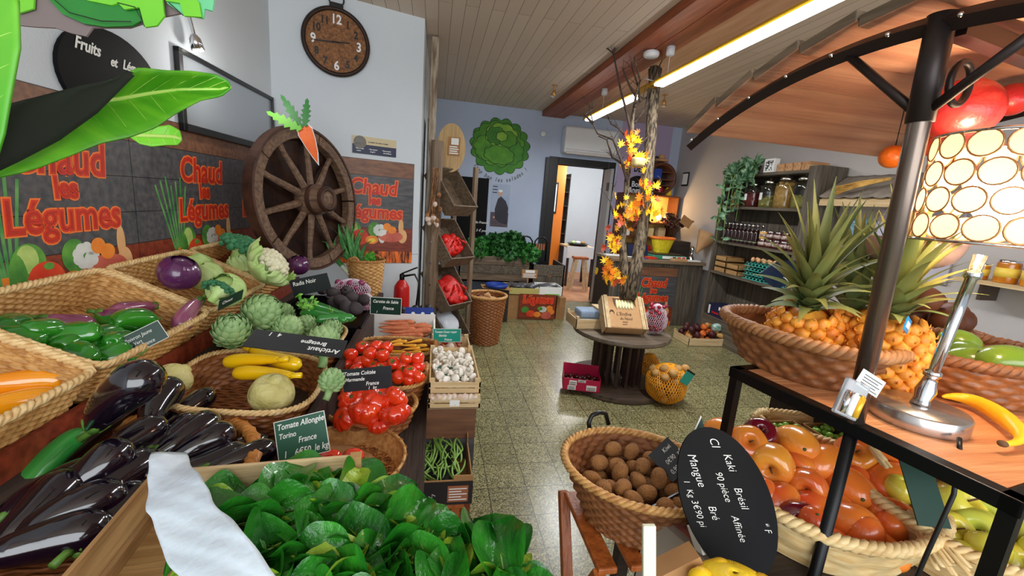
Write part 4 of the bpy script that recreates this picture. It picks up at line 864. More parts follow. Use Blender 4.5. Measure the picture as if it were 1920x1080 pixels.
# leek basket
bk = basket('tall round wicker basket of leeks in front of the wall', 'basket', at(684, 556, z=.76)+V(-.0, .05, 0), .125, .125, .26, .100, .100, 2, wick_y, wick_h, (0, 0, .3), rr=.006, strand=.012, stake=.03, handles=(((.08, .07, .22), .09, .06, (1, -.6, 0), .007), ((-.09, -.05, .22), .09, .06, (1, -.6, 0), .007)))
bp = bk.location.copy(); tag(one(bbox(bp.x-.11, bp.x+.11, bp.y-.11, bp.y+.11, .605, .755), dark_x, 'wooden_block'), 'dark wooden block hidden under the leek basket', 'block'); lk = [leek(.42, .013, s_) for s_ in range(3)]
for i, (dx, dy, sc) in enumerate(((-.75, -.1, .95), (-.5, .1, .92), (-.35, -.2, 1.0), (-.95, -.2, .9), (-.15, .1, .85), (.12, .0, .62))):
    lk[i % 3].put(bp+V(-.02*i+.03, .01*i-.02, .04), aim((dx*.8, dy, 1), i*1.3), sc*1.3, 'leek leaning out to the left over the rim of the tall wicker basket' if i < 4 else ('upright leek in the middle of the tall wicker basket' if i == 4 else 'short cut leek at the right of the tall wicker basket'), 'leeks leaning out of the wicker basket' if i < 4 else None)
feathery('celery_bunch', 'bright green celery head inside the tall leek basket', 'celery', bp+V(.03, .0, .2), 12, .12, 8, mat('celery_head', (90, 180, 60), rough=.4), m_spst, (-.05, 0, 1), .008, .35)

# ---------------- eggplant basket
be = basket('big round wicker basket of aubergines in the lower left foreground', 'basket', V(-.70, .95, .722), .285, .315, .092, .25, .28, 2.4, wick_b, mat('peeled_cane', (214, 146, 74), (188, 118, 52), rough=.4, scale=30), (0, 0, .1), rr=.012, strand=.013, stake=.04)
eg = [((-.82, .72, .93), (-.60, .79, .90), 'a'), ((175, 800, .98), (300, 690, .98), 'P'), ((285, 790, 1.10), (320, 730, 1.2), 'P'), ((190, 870, .98), (300, 800, 1.1), 'P'), ((330, 780, 1.2), (372, 752, 1.26), 'P'), ((300, 830, 1.08), (345, 800, 1.15), 'P'),
      ((110, 930, .88), (210, 850, .95), 'P'), ((300, 850, 1.05), (395, 792, 1.18), 'P'), ((330, 870, 1.05), (415, 822, 1.12), 'P'), ((200, 930, .90), (265, 880, .98), 'P'), ((350, 850, 1.1), (395, 840, 1.12), 'P'), ((350, 880, 1.02), (440, 852, 1.1), 'P'), ((400, 850, 1.12), (478, 828, 1.2), 'P'), ((415, 872, 1.05), (484, 848, 1.12), 'P'), ((60, 1000, .80), (200, 940, .88), 'P'), ((60, 950, .86), (150, 905, .92), 'P'), ((40, 1030, .76), (140, 1005, .80), 'P'), ((170, 1000, .82), (250, 930, .92), 'P'), ((240, 900, .98), (300, 880, 1.0), 'P'), ((30, 990, .80), (95, 930, .86), 'P')]
el_ = {1: 'largest aubergine, standing on the heap in front of the wicker trays', 2: 'aubergine leaning just below the standing one', 4: 'dull purple aubergine touching the celeriac basket', 12: 'wrinkled purple aubergine at the far right of the heap', 13: 'bluish aubergine lying next to the wooden crate end'}
for i, (A, B, k) in enumerate(eg):
    if k == 'a': continue
    A, B = at(*A[:2], d=A[2]), at(*B[:2], d=B[2]); L_ = (B-A).length; s_ = 1.18 if i == 1 else (.8 if i in (12, 13, 10, 4) else 1.0)
    P_aub.put((A+B)/2, aim(A-B, i), (s_, s_, max(.85, min(1.3, L_/.21))), el_.get(i, 'glossy black aubergine in the heap in the big round basket'), None if i in el_ else 'black aubergines heaped in the round basket')
zz = at(10, 960, d=.86), at(165, 800, d=1.03)
between(P_cuc, zz[0], zz[1], .3, 'dark green courgette pushed between the aubergines and the upper trays', 1.25)

# ---------------- spinach crate
Mc = Matrix.Translation((-.52, .84, 0))@Matrix.Rotation(R(5), 4, 'Z')
cz0, cz1 = .83, .935; cw, cdp = .385, .50
t = thing('wooden_crate', 'pale wooden crate full of spinach in the foreground', 'crate', Mc@V(cw/2, -cdp/2, cz0), rot=(0, 0, R(5))); o0 = V(-cw/2, cdp/2, -cz0)
def cb(nm, m, *q): return MB().add(mv(bbox(*q), *o0), m).obj(nm, t, loc=(0, 0, 0), bevel=.0015)
cb('back_slat', pale_x, 0, cw, -.008, 0, cz1-.055, cz1); cb('back_slat', tan_x, 0, cw, -.008, 0, cz0, cz1-.07); cb('side_slat', tan_y, 0, .008, -cdp, 0, cz1-.06, cz1); cb('side_slat', tan_y, 0, .008, -cdp, 0, cz0, cz1-.07)
cb('side_slat', tan_y, cw-.008, cw, -cdp, 0, cz0, cz1-.03); cb('front_slat', tan_x, 0, cw, -cdp, -cdp+.008, cz0, cz1-.02); cb('floor_board', tan_x, 0, cw, -cdp, 0, cz0, cz0+.006)
for x_, y_ in ((.012, -.012), (.012, -cdp+.012), (cw-.012, -.012), (cw-.012, -cdp+.012)): cb('corner_post', tan_x, x_-.012, x_+.012, y_-.012, y_+.012, cz0, cz1+.006)
one(bbox(-.36, .10, .40, .70, .0, .825), dark_y, 'crate_support')
tag(bpy.data.objects['crate_support'], 'dark wooden box supporting the spinach crate from below', 'box')
gg = random.Random(21); n_ = 0
for layer in range(3):
    for i in range(105 if layer else 70):
        v = gg.uniform(-cdp-.04, -.05); u = gg.uniform(.13+.46*(-v), .35+.66*min(.62, -v))
        z = cz1-.062+layer*.018-.16*max(0, u-cw+.04)+.008*math.sin(u*9)-.02*(v > -.1); z = max(z, .845+.012*layer)
        p = Mc@V(u, v, z); q = proj_ = None
        an = gg.uniform(0, 6.3); P_sp[(i+layer) % 5 if gg.random() > .15 else 3].put(p, Euler((gg.uniform(-.35, .3), gg.uniform(-.45, .45), an)), gg.uniform(.7, 1.15), 'dark green spinach leaf heaped in the pale wooden crate', 'spinach leaves in the wooden crate')
for i in range(46):
    q_ = gg.random(); p = at(700+270*q_+gg.uniform(-60, 30), 960+115*q_+gg.uniform(0, 60), z=.865+.03*gg.random()); P_sp[i % 5 if i % 7 else 3].put(p, Euler((gg.uniform(-.35, .3), gg.uniform(-.45, .45), gg.uniform(0, 6.3))), gg.uniform(.7, 1.1), 'dark green spinach leaf heaped in the pale wooden crate', 'spinach leaves in the wooden crate')
# plastic sheets of the crate
film = mat('white_plastic_film', (222, 226, 234), (210, 216, 228), rough=.28, scale=6, bump=2, bscale=12, sub=.2)
def film_sheet(lab, L_, Rr, name='plastic_sheet'):
    def fn(u, v):
        n = len(L_)-1; i = min(n-1, int(v*n)); q = v*n-i; A = L_[i].lerp(L_[i+1], q); B = Rr[i].lerp(Rr[i+1], q); return A.lerp(B, u)+V(0, 0, .003*math.sin(13*v+4*u))-_f*(.002*math.sin(17*v+5*u)+.0015*math.sin(31*v-9*u))
    o = one(grid(16, 40, fn), film, name); s_ = o.modifiers.new('thick', 'SOLIDIFY'); s_.thickness = .0012; return tag(o, lab, 'plastic sheet')
film_sheet('white plastic film hanging over the left edge of the spinach crate', D([(284, 850, .80), (276, 900, .74), (277, 960, .68), (300, 1020, .63), (345, 1100, .57)]), D([(348, 850, .82), (372, 890, .75), (400, 935, .69), (455, 1000, .62), (540, 1100, .55)]))
film_sheet('strip of white plastic film on the right edge of the spinach crate', D([(690, 920, .95), (735, 950, .92), (780, 990, .88), (820, 1030, .85)]), D([(715, 915, .97), (765, 945, .94), (805, 975, .92), (835, 1008, .88)]))
hb = MB()
for gme in handle_geo(at(760, 940, d=1.0), .11, .03, (1, -.75, 0), .009, 3): hb.add(gme, wick_h)
# ---------------- left: lowest tier
basket('shallow round wicker basket of big ribbed tomatoes', 'basket', V(*at(692, 800, z=.63).xy, .602)+V(0, .06, 0), .17, .15, .09, .14, .12, 2, wick_b, wick_y, (0, 0, .2), rr=.006, strand=.011, stake=.035)
for i, (px, py, s_) in enumerate([(663, 746, 1.1), (708, 747, 1.15), (743, 744, .9), (684, 778, 1.18), (741, 775, 1.12), (646, 784, .95), (712, 797, .8), (690, 765, 1.0)]):
    P_tomr.put(at(px, py, d=1.50-.012*(i > 2)*3), (g.uniform(-.2, 1.0), g.uniform(-.4, .5), i), s_*1.12, ['ribbed tomato at the back left of its basket', 'largest ribbed tomato at the back middle of its basket', 'ribbed tomato at the back right of its basket', 'ribbed tomato showing its centre, front middle of the basket', 'ribbed tomato at the front right rim of the basket', 'ribbed tomato at the front left of the basket', 'small ribbed tomato lowest at the front of the basket', 'ribbed tomato underneath in the middle of the pile'][i])
basket('wicker basket of round red tomatoes beside the mushroom crate', 'basket', V(-.20, 1.79, .602), .19, .17, .13, .16, .14, 3, wick_b, wick_y, (0, 0, .05), rr=.006, strand=.011, stake=.035, handles=(((.19, .0, .10), .10, .06, (0, 1, 0), .009),), hm=wick_h)
for i, (px, py) in enumerate([(679, 651), (658, 664), (694, 663), (717, 666), (674, 680), (738, 681), (763, 671), (783, 672), (756, 690), (784, 688), (747, 707), (784, 706), (769, 698), (652, 684), (688, 676), (767, 713), (705, 650), (725, 652), (700, 688), (668, 695), (715, 690)]):
    P_tom.put(at(px, py, d=1.80-(.05 if py > 690 else 0)+(.08 if py < 660 else 0)), rnd_rot(g) if i % 3 else (.3, .2, i), 1.12, 'round red tomato in the basket left of the mushroom crate', 'round tomatoes in the wicker basket')
basket('oblong wicker basket of small carrots behind the round tomatoes', 'basket', V(-.17, 2.13, .602), .2, .13, .13, .18, .11, 3, wick_b, wick_y, (0, 0, 0), rr=.006, strand=.012, stake=.035, handles=(((.20, .0, .11), .08, .05, (0, 1, 0), .009),), hm=wick_h)
for i in range(26):
    x, y = g.uniform(-.31, -.03), g.uniform(2.06, 2.2); (P_car if x < -.19 else P_cary).put((x, y, .70+.016*(i % 3)), aim((1, g.uniform(-.5, .5), g.uniform(-.1, .15))), g.uniform(.8, 1.05), 'small orange carrot in the left part of the carrot basket' if x < -.19 else 'small yellow carrot in the right part of the carrot basket', 'small orange carrots in the basket' if x < -.19 else 'small yellow carrots in the basket')
t = thing('carrot_box', 'white cardboard box with blue printed flap holding sandy carrots', 'box', (-.17, 2.48, .602))
b = MB()
for q in ((-.36, .03, 2.32, 2.33, .602, .70), (-.36, .03, 2.64, 2.65, .602, .76), (.02, .03, 2.32, 2.65, .602, .73), (-.36, -.35, 2.32, 2.65, .602, .73), (-.36, .03, 2.32, 2.65, .602, .606)): b.add(bbox(*q), paper)
b.obj('box_body', t); b = MB().add(bbox(-.16, .02, 2.66, 2.663, .68, .80), blue)
for k in range(9): b.add(rot(disc(.012, .012, 0, 10, .001), PI/2), paper, Matrix.Translation((-.15+.02*k, 2.658, .72+.02*(k % 3))))
b.obj('printed_flap', t)
for i in range(16): P_cars.put((-.16+g.uniform(-.06, .06), 2.36+.016*i, .69+.018*(i % 3)), aim((1, g.uniform(-.2, .25), g.uniform(-.06, .06))), g.uniform(1, 1.35), 'pale sandy carrot lying behind the small carrot basket', 'sandy carrots in the box')
dk = mat('black_potato_skin', (34, 28, 34), (54, 46, 50), rough=.5, scale=12)
P_bt = multi('black_potato', 'potato', [('tuber', [(ball(.034, .028, .026, 12, 8, nz=.03), dk)])])
t = thing('produce_crate', 'low dark crate of black potatoes at the far end of the display', 'crate', (-.15, 2.9, .602)); b = MB()
for q in ((-.33, .03, 2.76, 2.77, .602, .70), (-.33, .03, 3.03, 3.04, .602, .70), (.02, .03, 2.76, 3.04, .602, .70), (-.33, -.32, 2.76, 3.04, .602, .70), (-.33, .03, 2.76, 3.04, .602, .608)): b.add(bbox(*q), dark_x)
b.obj('crate_body', t)
for p in pack(34, .03, lambda x, y: True, lambda x, y: .61, (-.30, .0, 2.79, 3.01), 5): P_bt.put(p, rnd_rot(g), 1, 'black potato in the dark crate beside the fire extinguisher', 'black potatoes in the crate')
# fire extinguisher
p = V(-.24, 3.46, .40); t = thing('fire_extinguisher', 'red fire extinguisher with black hose against the end of the wall', 'fire extinguisher', p)
one(mv(lathe(prof([(.055, 0), (.062, .02), (.062, .32), (.05, .38), (.02, .42)], 24), 24), *p), red, 'cylinder', t); one(mv(lathe([(.016, .41), (.02, .42), (.02, .46), (.012, .47)], 12), *p), blackm, 'valve', t)
one(beam(p+V(0, 0, .47), p+V(.12, -.03, .53), .02, .012), black, 'lever', t); one(sweep([p+V(.02, 0, .45), p+V(.1, -.02, .47), p+V(.14, -.02, .40), p+V(.12, -.03, .2)], .009, 8), black, 'hose', t)
one(bbox(-.34, -.12, 3.34, 3.53, 0, .40), dark_x, 'extinguisher_stand'); tag(bpy.data.objects['extinguisher_stand'], 'dark wooden block under the red fire extinguisher', 'stand')
# mushroom crate on a poster-covered block
def crate(name, label, x0, x1, y0, y1, z0, z1, m1, m2, slats=2, grp=None, post=True, cat='crate'):
    t = thing(name, label, cat, ((x0+x1)/2, (y0+y1)/2, z0), grp); h = (z1-z0)/slats
    for k in range(slats):
        a_, b_ = z0+k*h+.002, z0+(k+.86)*h
        one(bbox(x0, x1, y0, y0+.006, a_, b_), m1, 'front_slat', t); one(bbox(x0, x1, y1-.006, y1, a_, b_), m1, 'back_slat', t)
        one(bbox(x0, x0+.006, y0, y1, a_, b_), m2, 'side_slat', t); one(bbox(x1-.006, x1, y0, y1, a_, b_), m2, 'side_slat', t)
    one(bbox(x0, x1, y0, y1, z0, z0+.005), m1, 'floor_board', t)
    if post:
        for x in (x0+.012, x1-.012):
            for y in (y0+.012, y1-.012): one(bbox(x-.011, x+.011, y-.011, y+.011, z0, z1+.008), m2, 'corner_post', t)
    return t
for k, (zz0, zz1, y0_, y1_) in enumerate(((.655, .705, 1.60, 1.86), (.71, .765, 1.62, 2.04))):
    t = crate('mushroom_crate', ['pale wooden crate of brownish mushrooms, the lower one nearest the aisle', 'pale wooden crate full of white mushrooms with a teal sign on top'][k], .005, .215, y0_, y1_, zz0, zz1, pale_x, pale_y, 2)
    if k == 0:
        one(bbox(.09, .13, y0_-.0015, y0_, zz0+.012, zz1-.012), paper, 'paper_label', t); one(text('4', .025, 0, .0005, .0004), black, 'printed_number', t).location = V(.103, y0_-.003, zz0+.018)-t.location; t.children[-1].rotation_euler = (PI/2, 0, 0)
lowm = [(.02+.022*(i % 9), 1.612+.02*(i//9)) for i in range(18)]
for x, y in lowm[:9]: P_garl.put((x, y-.0, .70), rnd_rot(g), .75, 'small brownish garlic bulb along the front of the lower pale crate', 'garlic bulbs in the lower crate')
for p in pack(110, .0165, lambda x, y: True, lambda x, y: .72, (.03, .19, 1.65, 2.01), 8, 14, lim=.765): P_mush.put(p, rnd_rot(g), g.uniform(.8, 1.15), 'white button mushroom in the upper pale crate', 'white mushrooms in the crate')
t = thing('display_block', 'wooden block covered with printed plank poster under the mushroom crate', 'display block', (.10, 1.85, 0))
one(bbox(-.0, .20, 1.64, 2.1, 0, .65), old_wood_z, 'block_body', t); b = MB()
for k, (m, y0_, y1_) in enumerate(((pb_br, .50, .65), (pb_dark, .38, .498), (pb_dark, .27, .378), (pb_red, .14, .268), (pb_br, 0, .138))): b.add(bbox(.0, .20, 1.634, 1.64, y0_, y1_), m); b.add(bbox(.20, .206, 1.64, 2.1, y0_, y1_), m)
b.obj('printed_panel', t)
t = crate('produce_crate', 'small wooden crate of dried red chillies and garlic behind the mushrooms', .01, .22, 2.10, 2.36, .655, .72, pale_x, pale_y, 1)
chil = mat('dried_chilli', (150, 24, 20), rough=.3)
tag(one(bbox(.0, .21, 2.1, 2.6, 0, .65), old_wood_z, 'wooden_block'), 'grey wooden block below the crate of dried chillies', 'display block')
b = MB()
for i in range(70): b.add(sweep([V(0, 0, 0), V(.012, .003, .003), V(.028, .0, 0)], [.004, .005, .001], 5), chil, Matrix.Translation((g.uniform(.03, .18), g.uniform(2.12, 2.33), g.uniform(.67, .71)))@rnd_rot(g).to_matrix().to_4x4())
tag(b.obj('dried_chillies'), 'loose pile of dried red chillies in the small crate', 'chillies', kind='stuff')
P_garl.put((.11, 2.16, .725), (.2, .1, 0), 1, 'single white garlic bulb on the dried red chillies')
# bamboo sieve with two plum tomatoes
sc_ = V(*at(640, 868, z=.66).xy, .605); t = thing('bamboo_sieve', 'large flat round bamboo sieve with two plum tomatoes', 'sieve', sc_)
b = MB(); rs = .165
def fn(u, v): a_ = u*2*PI; r_ = rs*v; return (sc_.x+r_*math.cos(a_), sc_.y+r_*math.sin(a_), .612+.012*v*v)
bam = mat('bamboo_strips', (226, 170, 104), (186, 122, 62), rough=.45, scale=60, stretch=(1, 1, 1)); bam2 = mat('bamboo_dark', (176, 112, 58), (140, 84, 40), rough=.5, scale=40)
for k in range(17):
    q = -rs+(k+.5)*2*rs/17; e = math.sqrt(rs*rs-q*q)
    for ax in (0, 1):
        pts = [(sc_.x+(s if ax == 0 else q), sc_.y+(q if ax == 0 else s), .616+.0028*(1 if ax else -1)*(-1)**(i+k)) for i, s in enumerate([-e+2*e*j/18 for j in range(19)])]; b.add(sweep(pts, .0068, 5, flat=.22), bam if (k % 3) else bam2)
b.obj('woven_base', t); b = MB()
b.add(mv(lathe([(rs, .008), (rs+.028, .075), (rs+.031, .075), (rs+.004, .004)], 48), sc_.x, sc_.y, .605), bam)
b.obj('side_wall', t); b = MB().add(sweep([(sc_.x+(rs+.028)*math.cos(2*PI*i/60), sc_.y+(rs+.028)*math.sin(2*PI*i/60), .68) for i in range(60)], .006, 6, closed=True), wick_y)
for k in range(28):
    a_ = 2*PI*k/28; b.add(sweep([(sc_.x+(rs+.028)*math.cos(a_)+.0085*math.cos(a_)*math.cos(w), sc_.y+(rs+.028)*math.sin(a_)+.0085*math.sin(a_)*math.cos(w), .68+.0085*math.sin(w)) for w in [2*PI*i/8 for i in range(8)]], .0015, 4, closed=True), bam2)
b.obj('rim', t)
b = MB(); hx = at(755, 935, z=.66)
for gme in handle_geo(V(sc_.x+.11, sc_.y-.14, .66), .10, .035, (1, .75, 0), .010, 3): b.add(gme, wick_h)
b.obj('handle', t)
b = MB()
def fn(u, v): return (sc_.x-.12+.2*u, sc_.y-.02+.13*v, .622+.008*math.sin(7*u+3*v)+.07*max(0, v-.55)*(1-u)*2)
o = one(grid(12, 12, fn), kraft, 'paper_sheet'); o.modifiers.new('t', 'SOLIDIFY').thickness = .001; tag(o, 'crumpled brown paper lining the back of the bamboo sieve', 'paper')
between(P_toml, at(588, 862, d=1.22), at(641, 857, d=1.22), .09, 'plum tomato half hidden behind the green chalkboard sign'); between(P_toml, at(639, 860, d=1.19), at(684, 858, d=1.19), .09, 'plum tomato right of the green chalkboard sign, fully in view', 1.05)
# bean box on its stool
t = thing('bean_box', 'brown cardboard box with dark printed front full of green beans', 'box', (.01, 1.53, .40)); x0, x1, y0, y1, z0, z1 = -.15, .175, 1.36, 1.70, .40, .50
b = MB()
for q in ((x0, x0+.004, y0, y1, z0, z1), (x1-.004, x1, y0, y1, z0, z1), (x0, x1, y1-.004, y1, z0, z1), (x0, x1, y0+.001, y0+.004, z0, z1), (x0, x1, y0, y1, z0, z0+.003)): b.add(bbox(*q), cardb)
for x_ in (x0, x1-.07): b.add(bbox(x_, x_+.07, y1-.004, y1, z1, z1+.035), cardb); b.add(bbox(x_, x_+.07, y0, y0+.004, z1, z1+.018), cardb)
b.add(bbox(x1-.004, x1, y1-.1, y1, z1, z1+.03), cardb); b.obj('box_body', t)
b = MB().add(bbox(x0-.001, x1+.001, y0-.0015, y0, z0, z1-.005), cardd).add(bbox(.085, .160, y0-.0025, y0-.001, z0+.012, z1-.022), mat('print_panel_tan', (164, 98, 66), rough=.7))
for k in range(5): b.add(bbox(.09, .155-(k % 2)*.02, y0-.0032, y0-.002, z0+.02+.011*k, z0+.024+.011*k), paper)
for k in range(4): b.add(beam((.03+.012*(k % 2)*(1 if k < 2 else -1), y0-.002, .44), (.03, y0-.002, .448-.016*(k//2)), .003, .001), paper)
b.obj('printed_front', t)
one(bbox(x1, x1+.0015, y0, y1, z0, z1-.01), cardd, 'printed_side', t)
for p in pack(95, .010, lambda x, y: x > -.03 or y < 1.5, lambda x, y: .42+.05*(x > 0), (-.06, .14, 1.41, 1.66), 9, 10, lim=.56): P_bean.put(p+V(0, 0, .015), aim((g.uniform(-.35, .6), 1 if g.random() > .25 else .2, g.uniform(-.1, .35)), g.uniform(0, 6)), g.uniform(.9, 1.15), 'slender green bean in the cardboard box on the low stool', 'green beans in the box')
t = thing('stool', 'low varnished wooden stool under the box of beans', 'stool', (.04, 1.53, 0)); one(bbox(-.09, .15, 1.37, 1.69, .37, .40), stool_w, 'seat', t, bevel=.006)
for x_ in (-.06, .12):
    for y_ in (1.41, 1.65): one(bbox(x_-.016, x_+.016, y_-.016, y_+.016, 0, .37), stool_w, 'leg', t)

# ---------------- tilted-tray rack by the end of the wall
O = at(820, 355, d=3.80); ex = V(.70, -.714, 0); ey = V(.714, .70, 0); ez = V(0, 0, 1); O.z = 0
rk = thing('crate_rack', 'wooden rack of four tilted open crates standing at the end of the wall', 'rack', O)
one(beam(O+ex*.0-ey*.02, O-ey*.02+ez*1.98, (.05), .105, up=ey), old_wood_z, 'upright_post', rk, bevel=.003); one(beam(O+ex*.10+ey*.40, O+ex*.10+ey*.40+ez*1.80, .03, .05, up=ey), old_wood_z, 'upright_post', rk, bevel=.003)
one(beam(O-ex*.16+ey*.40, O-ex*.16+ey*.40+ez*1.80, .03, .05, up=ey), old_wood_z, 'upright_post', rk)
trayc = []
for k, zc in enumerate((at(824, 357, d=3.8).z, at(818, 458, d=3.8).z, at(814, 552, d=3.8).z, .30)):
    c_ = O+ez*zc+ex*.0+ey*.18; an = R(50); sx = ex*math.cos(an)-ez*math.sin(an); un = ex*math.sin(an)+ez*math.cos(an); Mt = Matrix((sx, ey, un)).transposed().to_4x4(); Mt.translation = c_; trayc.append(Mt)
    b = MB(); L2, W2, Hh = .225, .165, .15
    for q in ((-L2, L2, -W2, W2, -.075, -.063), (-L2, L2, -W2, -W2+.012, -.063, .075), (-L2, L2, W2-.012, W2, -.063, .075), (L2-.012, L2, -W2+.012, W2-.012, -.063, .075), (-L2, -L2+.012, -W2+.012, W2-.012, -.063, .075)): b.add(bbox(*q), old_wood, Mt)
    b.obj('tilted_crate', rk, bevel=.002)
b = MB()
for k in range(6): b.add(rot(disc(.007, .007, 0, 10, .004), PI/2), chrome, Matrix.Translation(O+ez*(.5+.2*k)-ey*.05-V(0, .06, 0)))
b.obj('screws', rk)
rednet = mat('red_net_bag', (226, 30, 20), (190, 20, 14), rough=.4, scale=30, bump=2, bscale=60)
def blob(nx, ny, nz, r, seed): return ball(nx, ny, nz, 28, 20, nz=.05, seed=seed)
def net_lump(lab, M, sx, sy, sz, seed, m=rednet, cat='net bag'):
    t = thing('net_bag', lab, cat, M.translation); b = MB(); gg = random.Random(seed)
    for k in range(14): b.add(ball(.035, .03, .03, 12, 8, (gg.uniform(-sx, sx)*.8, gg.uniform(-sy, sy)*.8, gg.uniform(-.2, 1)*sz*.6), nz=.03), m, M)
    b.add(ball(sx, sy, sz*.8, 24, 16, nz=.06, seed=seed), m, M); o = b.obj('bag', t)
    b = MB()
    for k in range(3): b.add(sweep([V(sx*.4, -sy*.6+.1*k, sz*.6), V(sx*.2, -sy*.3+.08*k, sz*1.1), V(-sx*.2, .03*k, sz*.95)], [.006, .012, .004], 6), m, M)
    b.obj('knotted_neck', t)
net_lump('red net bag in the second tilted crate from the top', trayc[1]@Matrix.Translation((.04, 0, .01)), .12, .13, .07, 3); net_lump('big red net bag spilling from the third tilted crate', trayc[2]@Matrix.Translation((.05, .02, .02)), .17, .15, .075, 4)
t = thing('white_bag', 'white plastic bag with navy stripe in the lowest tilted crate', 'bag', trayc[3].translation); one(xf(ball(.13, .12, .07, 24, 16, (.02, -.02, .03), nz=.07, seed=6), trayc[3]), film, 'bag_body', t)
one(sweep([trayc[3]@V(.0+.13*math.cos(a_)*.95, -.02+.125*math.sin(a_), .055) for a_ in [PI*i/14-PI*.5 for i in range(15)]], .012, 6, flat=.4), navy, 'stripe', t)
# oval wooden board with label on top of the rack
p = at(846, 278, d=4.02); M_ = basis(p, (.93, -.1, 0), (0, .05, 1)); t = thing('oval_board', 'pale oval wooden board with small printed label on top of the rack', 'board', p-V(0, 0, .22))
one(xf(disc(.135, .225, 0, 40, .02), M_), wood('pale_oval_wood', (206, 172, 118), (176, 140, 90), 'z', rough=.5), 'board', t); b = MB().add(bbox(-.03, .085, -.07, .10, .021, .026), cardb, M_).add(bbox(.0, .07, .03, .09, .027, .028), paper, M_)
for k in range(4): b.add(bbox(-.015, .07-.01*(k % 2), -.055+.02*k, -.044+.02*k, .027, .028), paper, M_)
b.obj('paper_label', t)
# garlic braid
p = at(818, 315, d=3.66); t = thing('garlic_braid', 'dried braid of garlic and twine hanging down the rack post', 'garlic braid', p-V(0, 0, .72)); b = MB(); bb = MB(); gg = random.Random(5)
tw = mat('dried_stems', (176, 130, 84), (120, 72, 44), rough=.8, scale=30); 
for k in range(16):
    x = gg.uniform(-.03, .03); pts = [p+V(x+gg.uniform(-.04, .05)*q, gg.uniform(-.02, .02), -.62*q*gg.uniform(.7, 1.05)) for q in (0, .2, .4, .6, .8, 1)]; b.add(sweep(pts, [.004, .005, .004, .005, .003, .001], 5), tw if k % 2 else m_brown)
for k in range(16): one(ball(.020, .020, .024, 10, 8, p+V(gg.uniform(-.07, .06), gg.uniform(-.04, .0), -.22-.27*gg.random()), nz=.04, seed=k), m_garl if k % 2 else tw, 'garlic_bulb', t)
b.obj('braided_stems', t)
# weathered post and dark panel in the gap
t = thing('weathered_post', 'tall weathered wooden post rising beside the end of the wall to the ceiling', 'post', (-.045, 4.05, 0)); b = MB(); b.add(bbox(-.085, -.02, 4.0, 4.1, 0, 2.83), mat('bleached_bark', (186, 172, 150), (120, 96, 78), rough=.8, scale=12, stretch=(4, 4, .5), bump=2)); b.obj('post_timber', t, bevel=.01)
one(bbox(-.094, -.086, 4.2, 4.55, .3, 2.2), black, 'wall_panel'); tag(bpy.data.objects['wall_panel'], 'narrow black panel fixed to the wall behind the crate rack', 'panel')
# tall laundry-like wicker basket
basket('tall tapering wicker basket standing on the floor right of the rack', 'basket', V(.58, 4.33, .002), .205, .205, .52, .15, .15, 2, wick_b, wick_y, (0, 0, 0), rr=.010, strand=.016, stake=.04, amp=.005)
net_lump('crumpled brown paper heap inside the tall wicker basket', Matrix.Translation((.58, 4.33, .46)), .13, .13, .05, 9, kraft, 'paper'); 
# ---------------- back wall and corner
YW = YB-.002
def BW(px, py): p = at(px, py, y=YB); return p
def onwall(px, py): p = at(px, py, y=YB); return p.x, p.z
x0, z0 = onwall(884, 470); x1, z1 = onwall(917, 335)
t = thing('wall_chalkboard', 'tall narrow black chalkboard on the back wall behind the crate rack', 'chalkboard', (x0, YB, z0)); one(bbox(x0-.25, x1, YB-.02, YB, z0, z1), slate_d, 'board', t); b = MB()
for s, x_, z_, k in (('de France', .02, .42, .05), ('le   5 € pce', -.03, .3, .05)): MB().add(text(s, k, .3, .0005, .0005), chalk, basis((x0+x_, YB-.021, z0+z_), (1, 0, 0), (0, 0, 1))).obj('lettering', t)
x0, z0 = onwall(918, 424); x1, z1 = onwall(957, 347)
b = MB().add(bbox(x0, x1, YB-.004, YB, z0, z1), mat('poster_sky', (150, 170, 200), (176, 186, 204), rough=.6, scale=4)); M_ = basis((x0, YB-.0045, z0), (1, 0, 0), (0, 0, 1)); w, h = x1-x0, z1-z0
pdk = mat('poster_dark_cloth', (30, 30, 44), (44, 42, 56), rough=.6, scale=8); pgr = mat('poster_ground', (96, 80, 84), (70, 60, 70), rough=.6, scale=12); psk = mat('poster_skin', (200, 160, 140), rough=.6)
b.add(bbox(0, w, 0, h*.34, 0, .0008), pgr, M_); b.add(prism([(w*.25, h*.2), (w*.22, h*.42), (w*.36, h*.66), (w*.52, h*.72), (w*.8, h*.62), (w*.97, h*.46), (w*.95, h*.06), (w*.5, h*.1)], .001, .001), pdk, M_).add(disc(w*.12, h*.075, .002, 18, .0008, w*.48, h*.79), psk, M_).add(disc(w*.12, h*.03, .003, 18, .0008, w*.48, h*.845), paper, M_).add(disc(w*.05, h*.025, .003, 12, .0008, w*.2, h*.22), psk, M_)
for k in range(3): b.add(bbox(w*.04, w*.3, h*(.93-.07*k), h*(.95-.07*k), .001, .0016), pdk, M_)
tag(b.obj('poster'), 'poster of a person in a dark jacket leaning in a field on the back wall', 'poster')
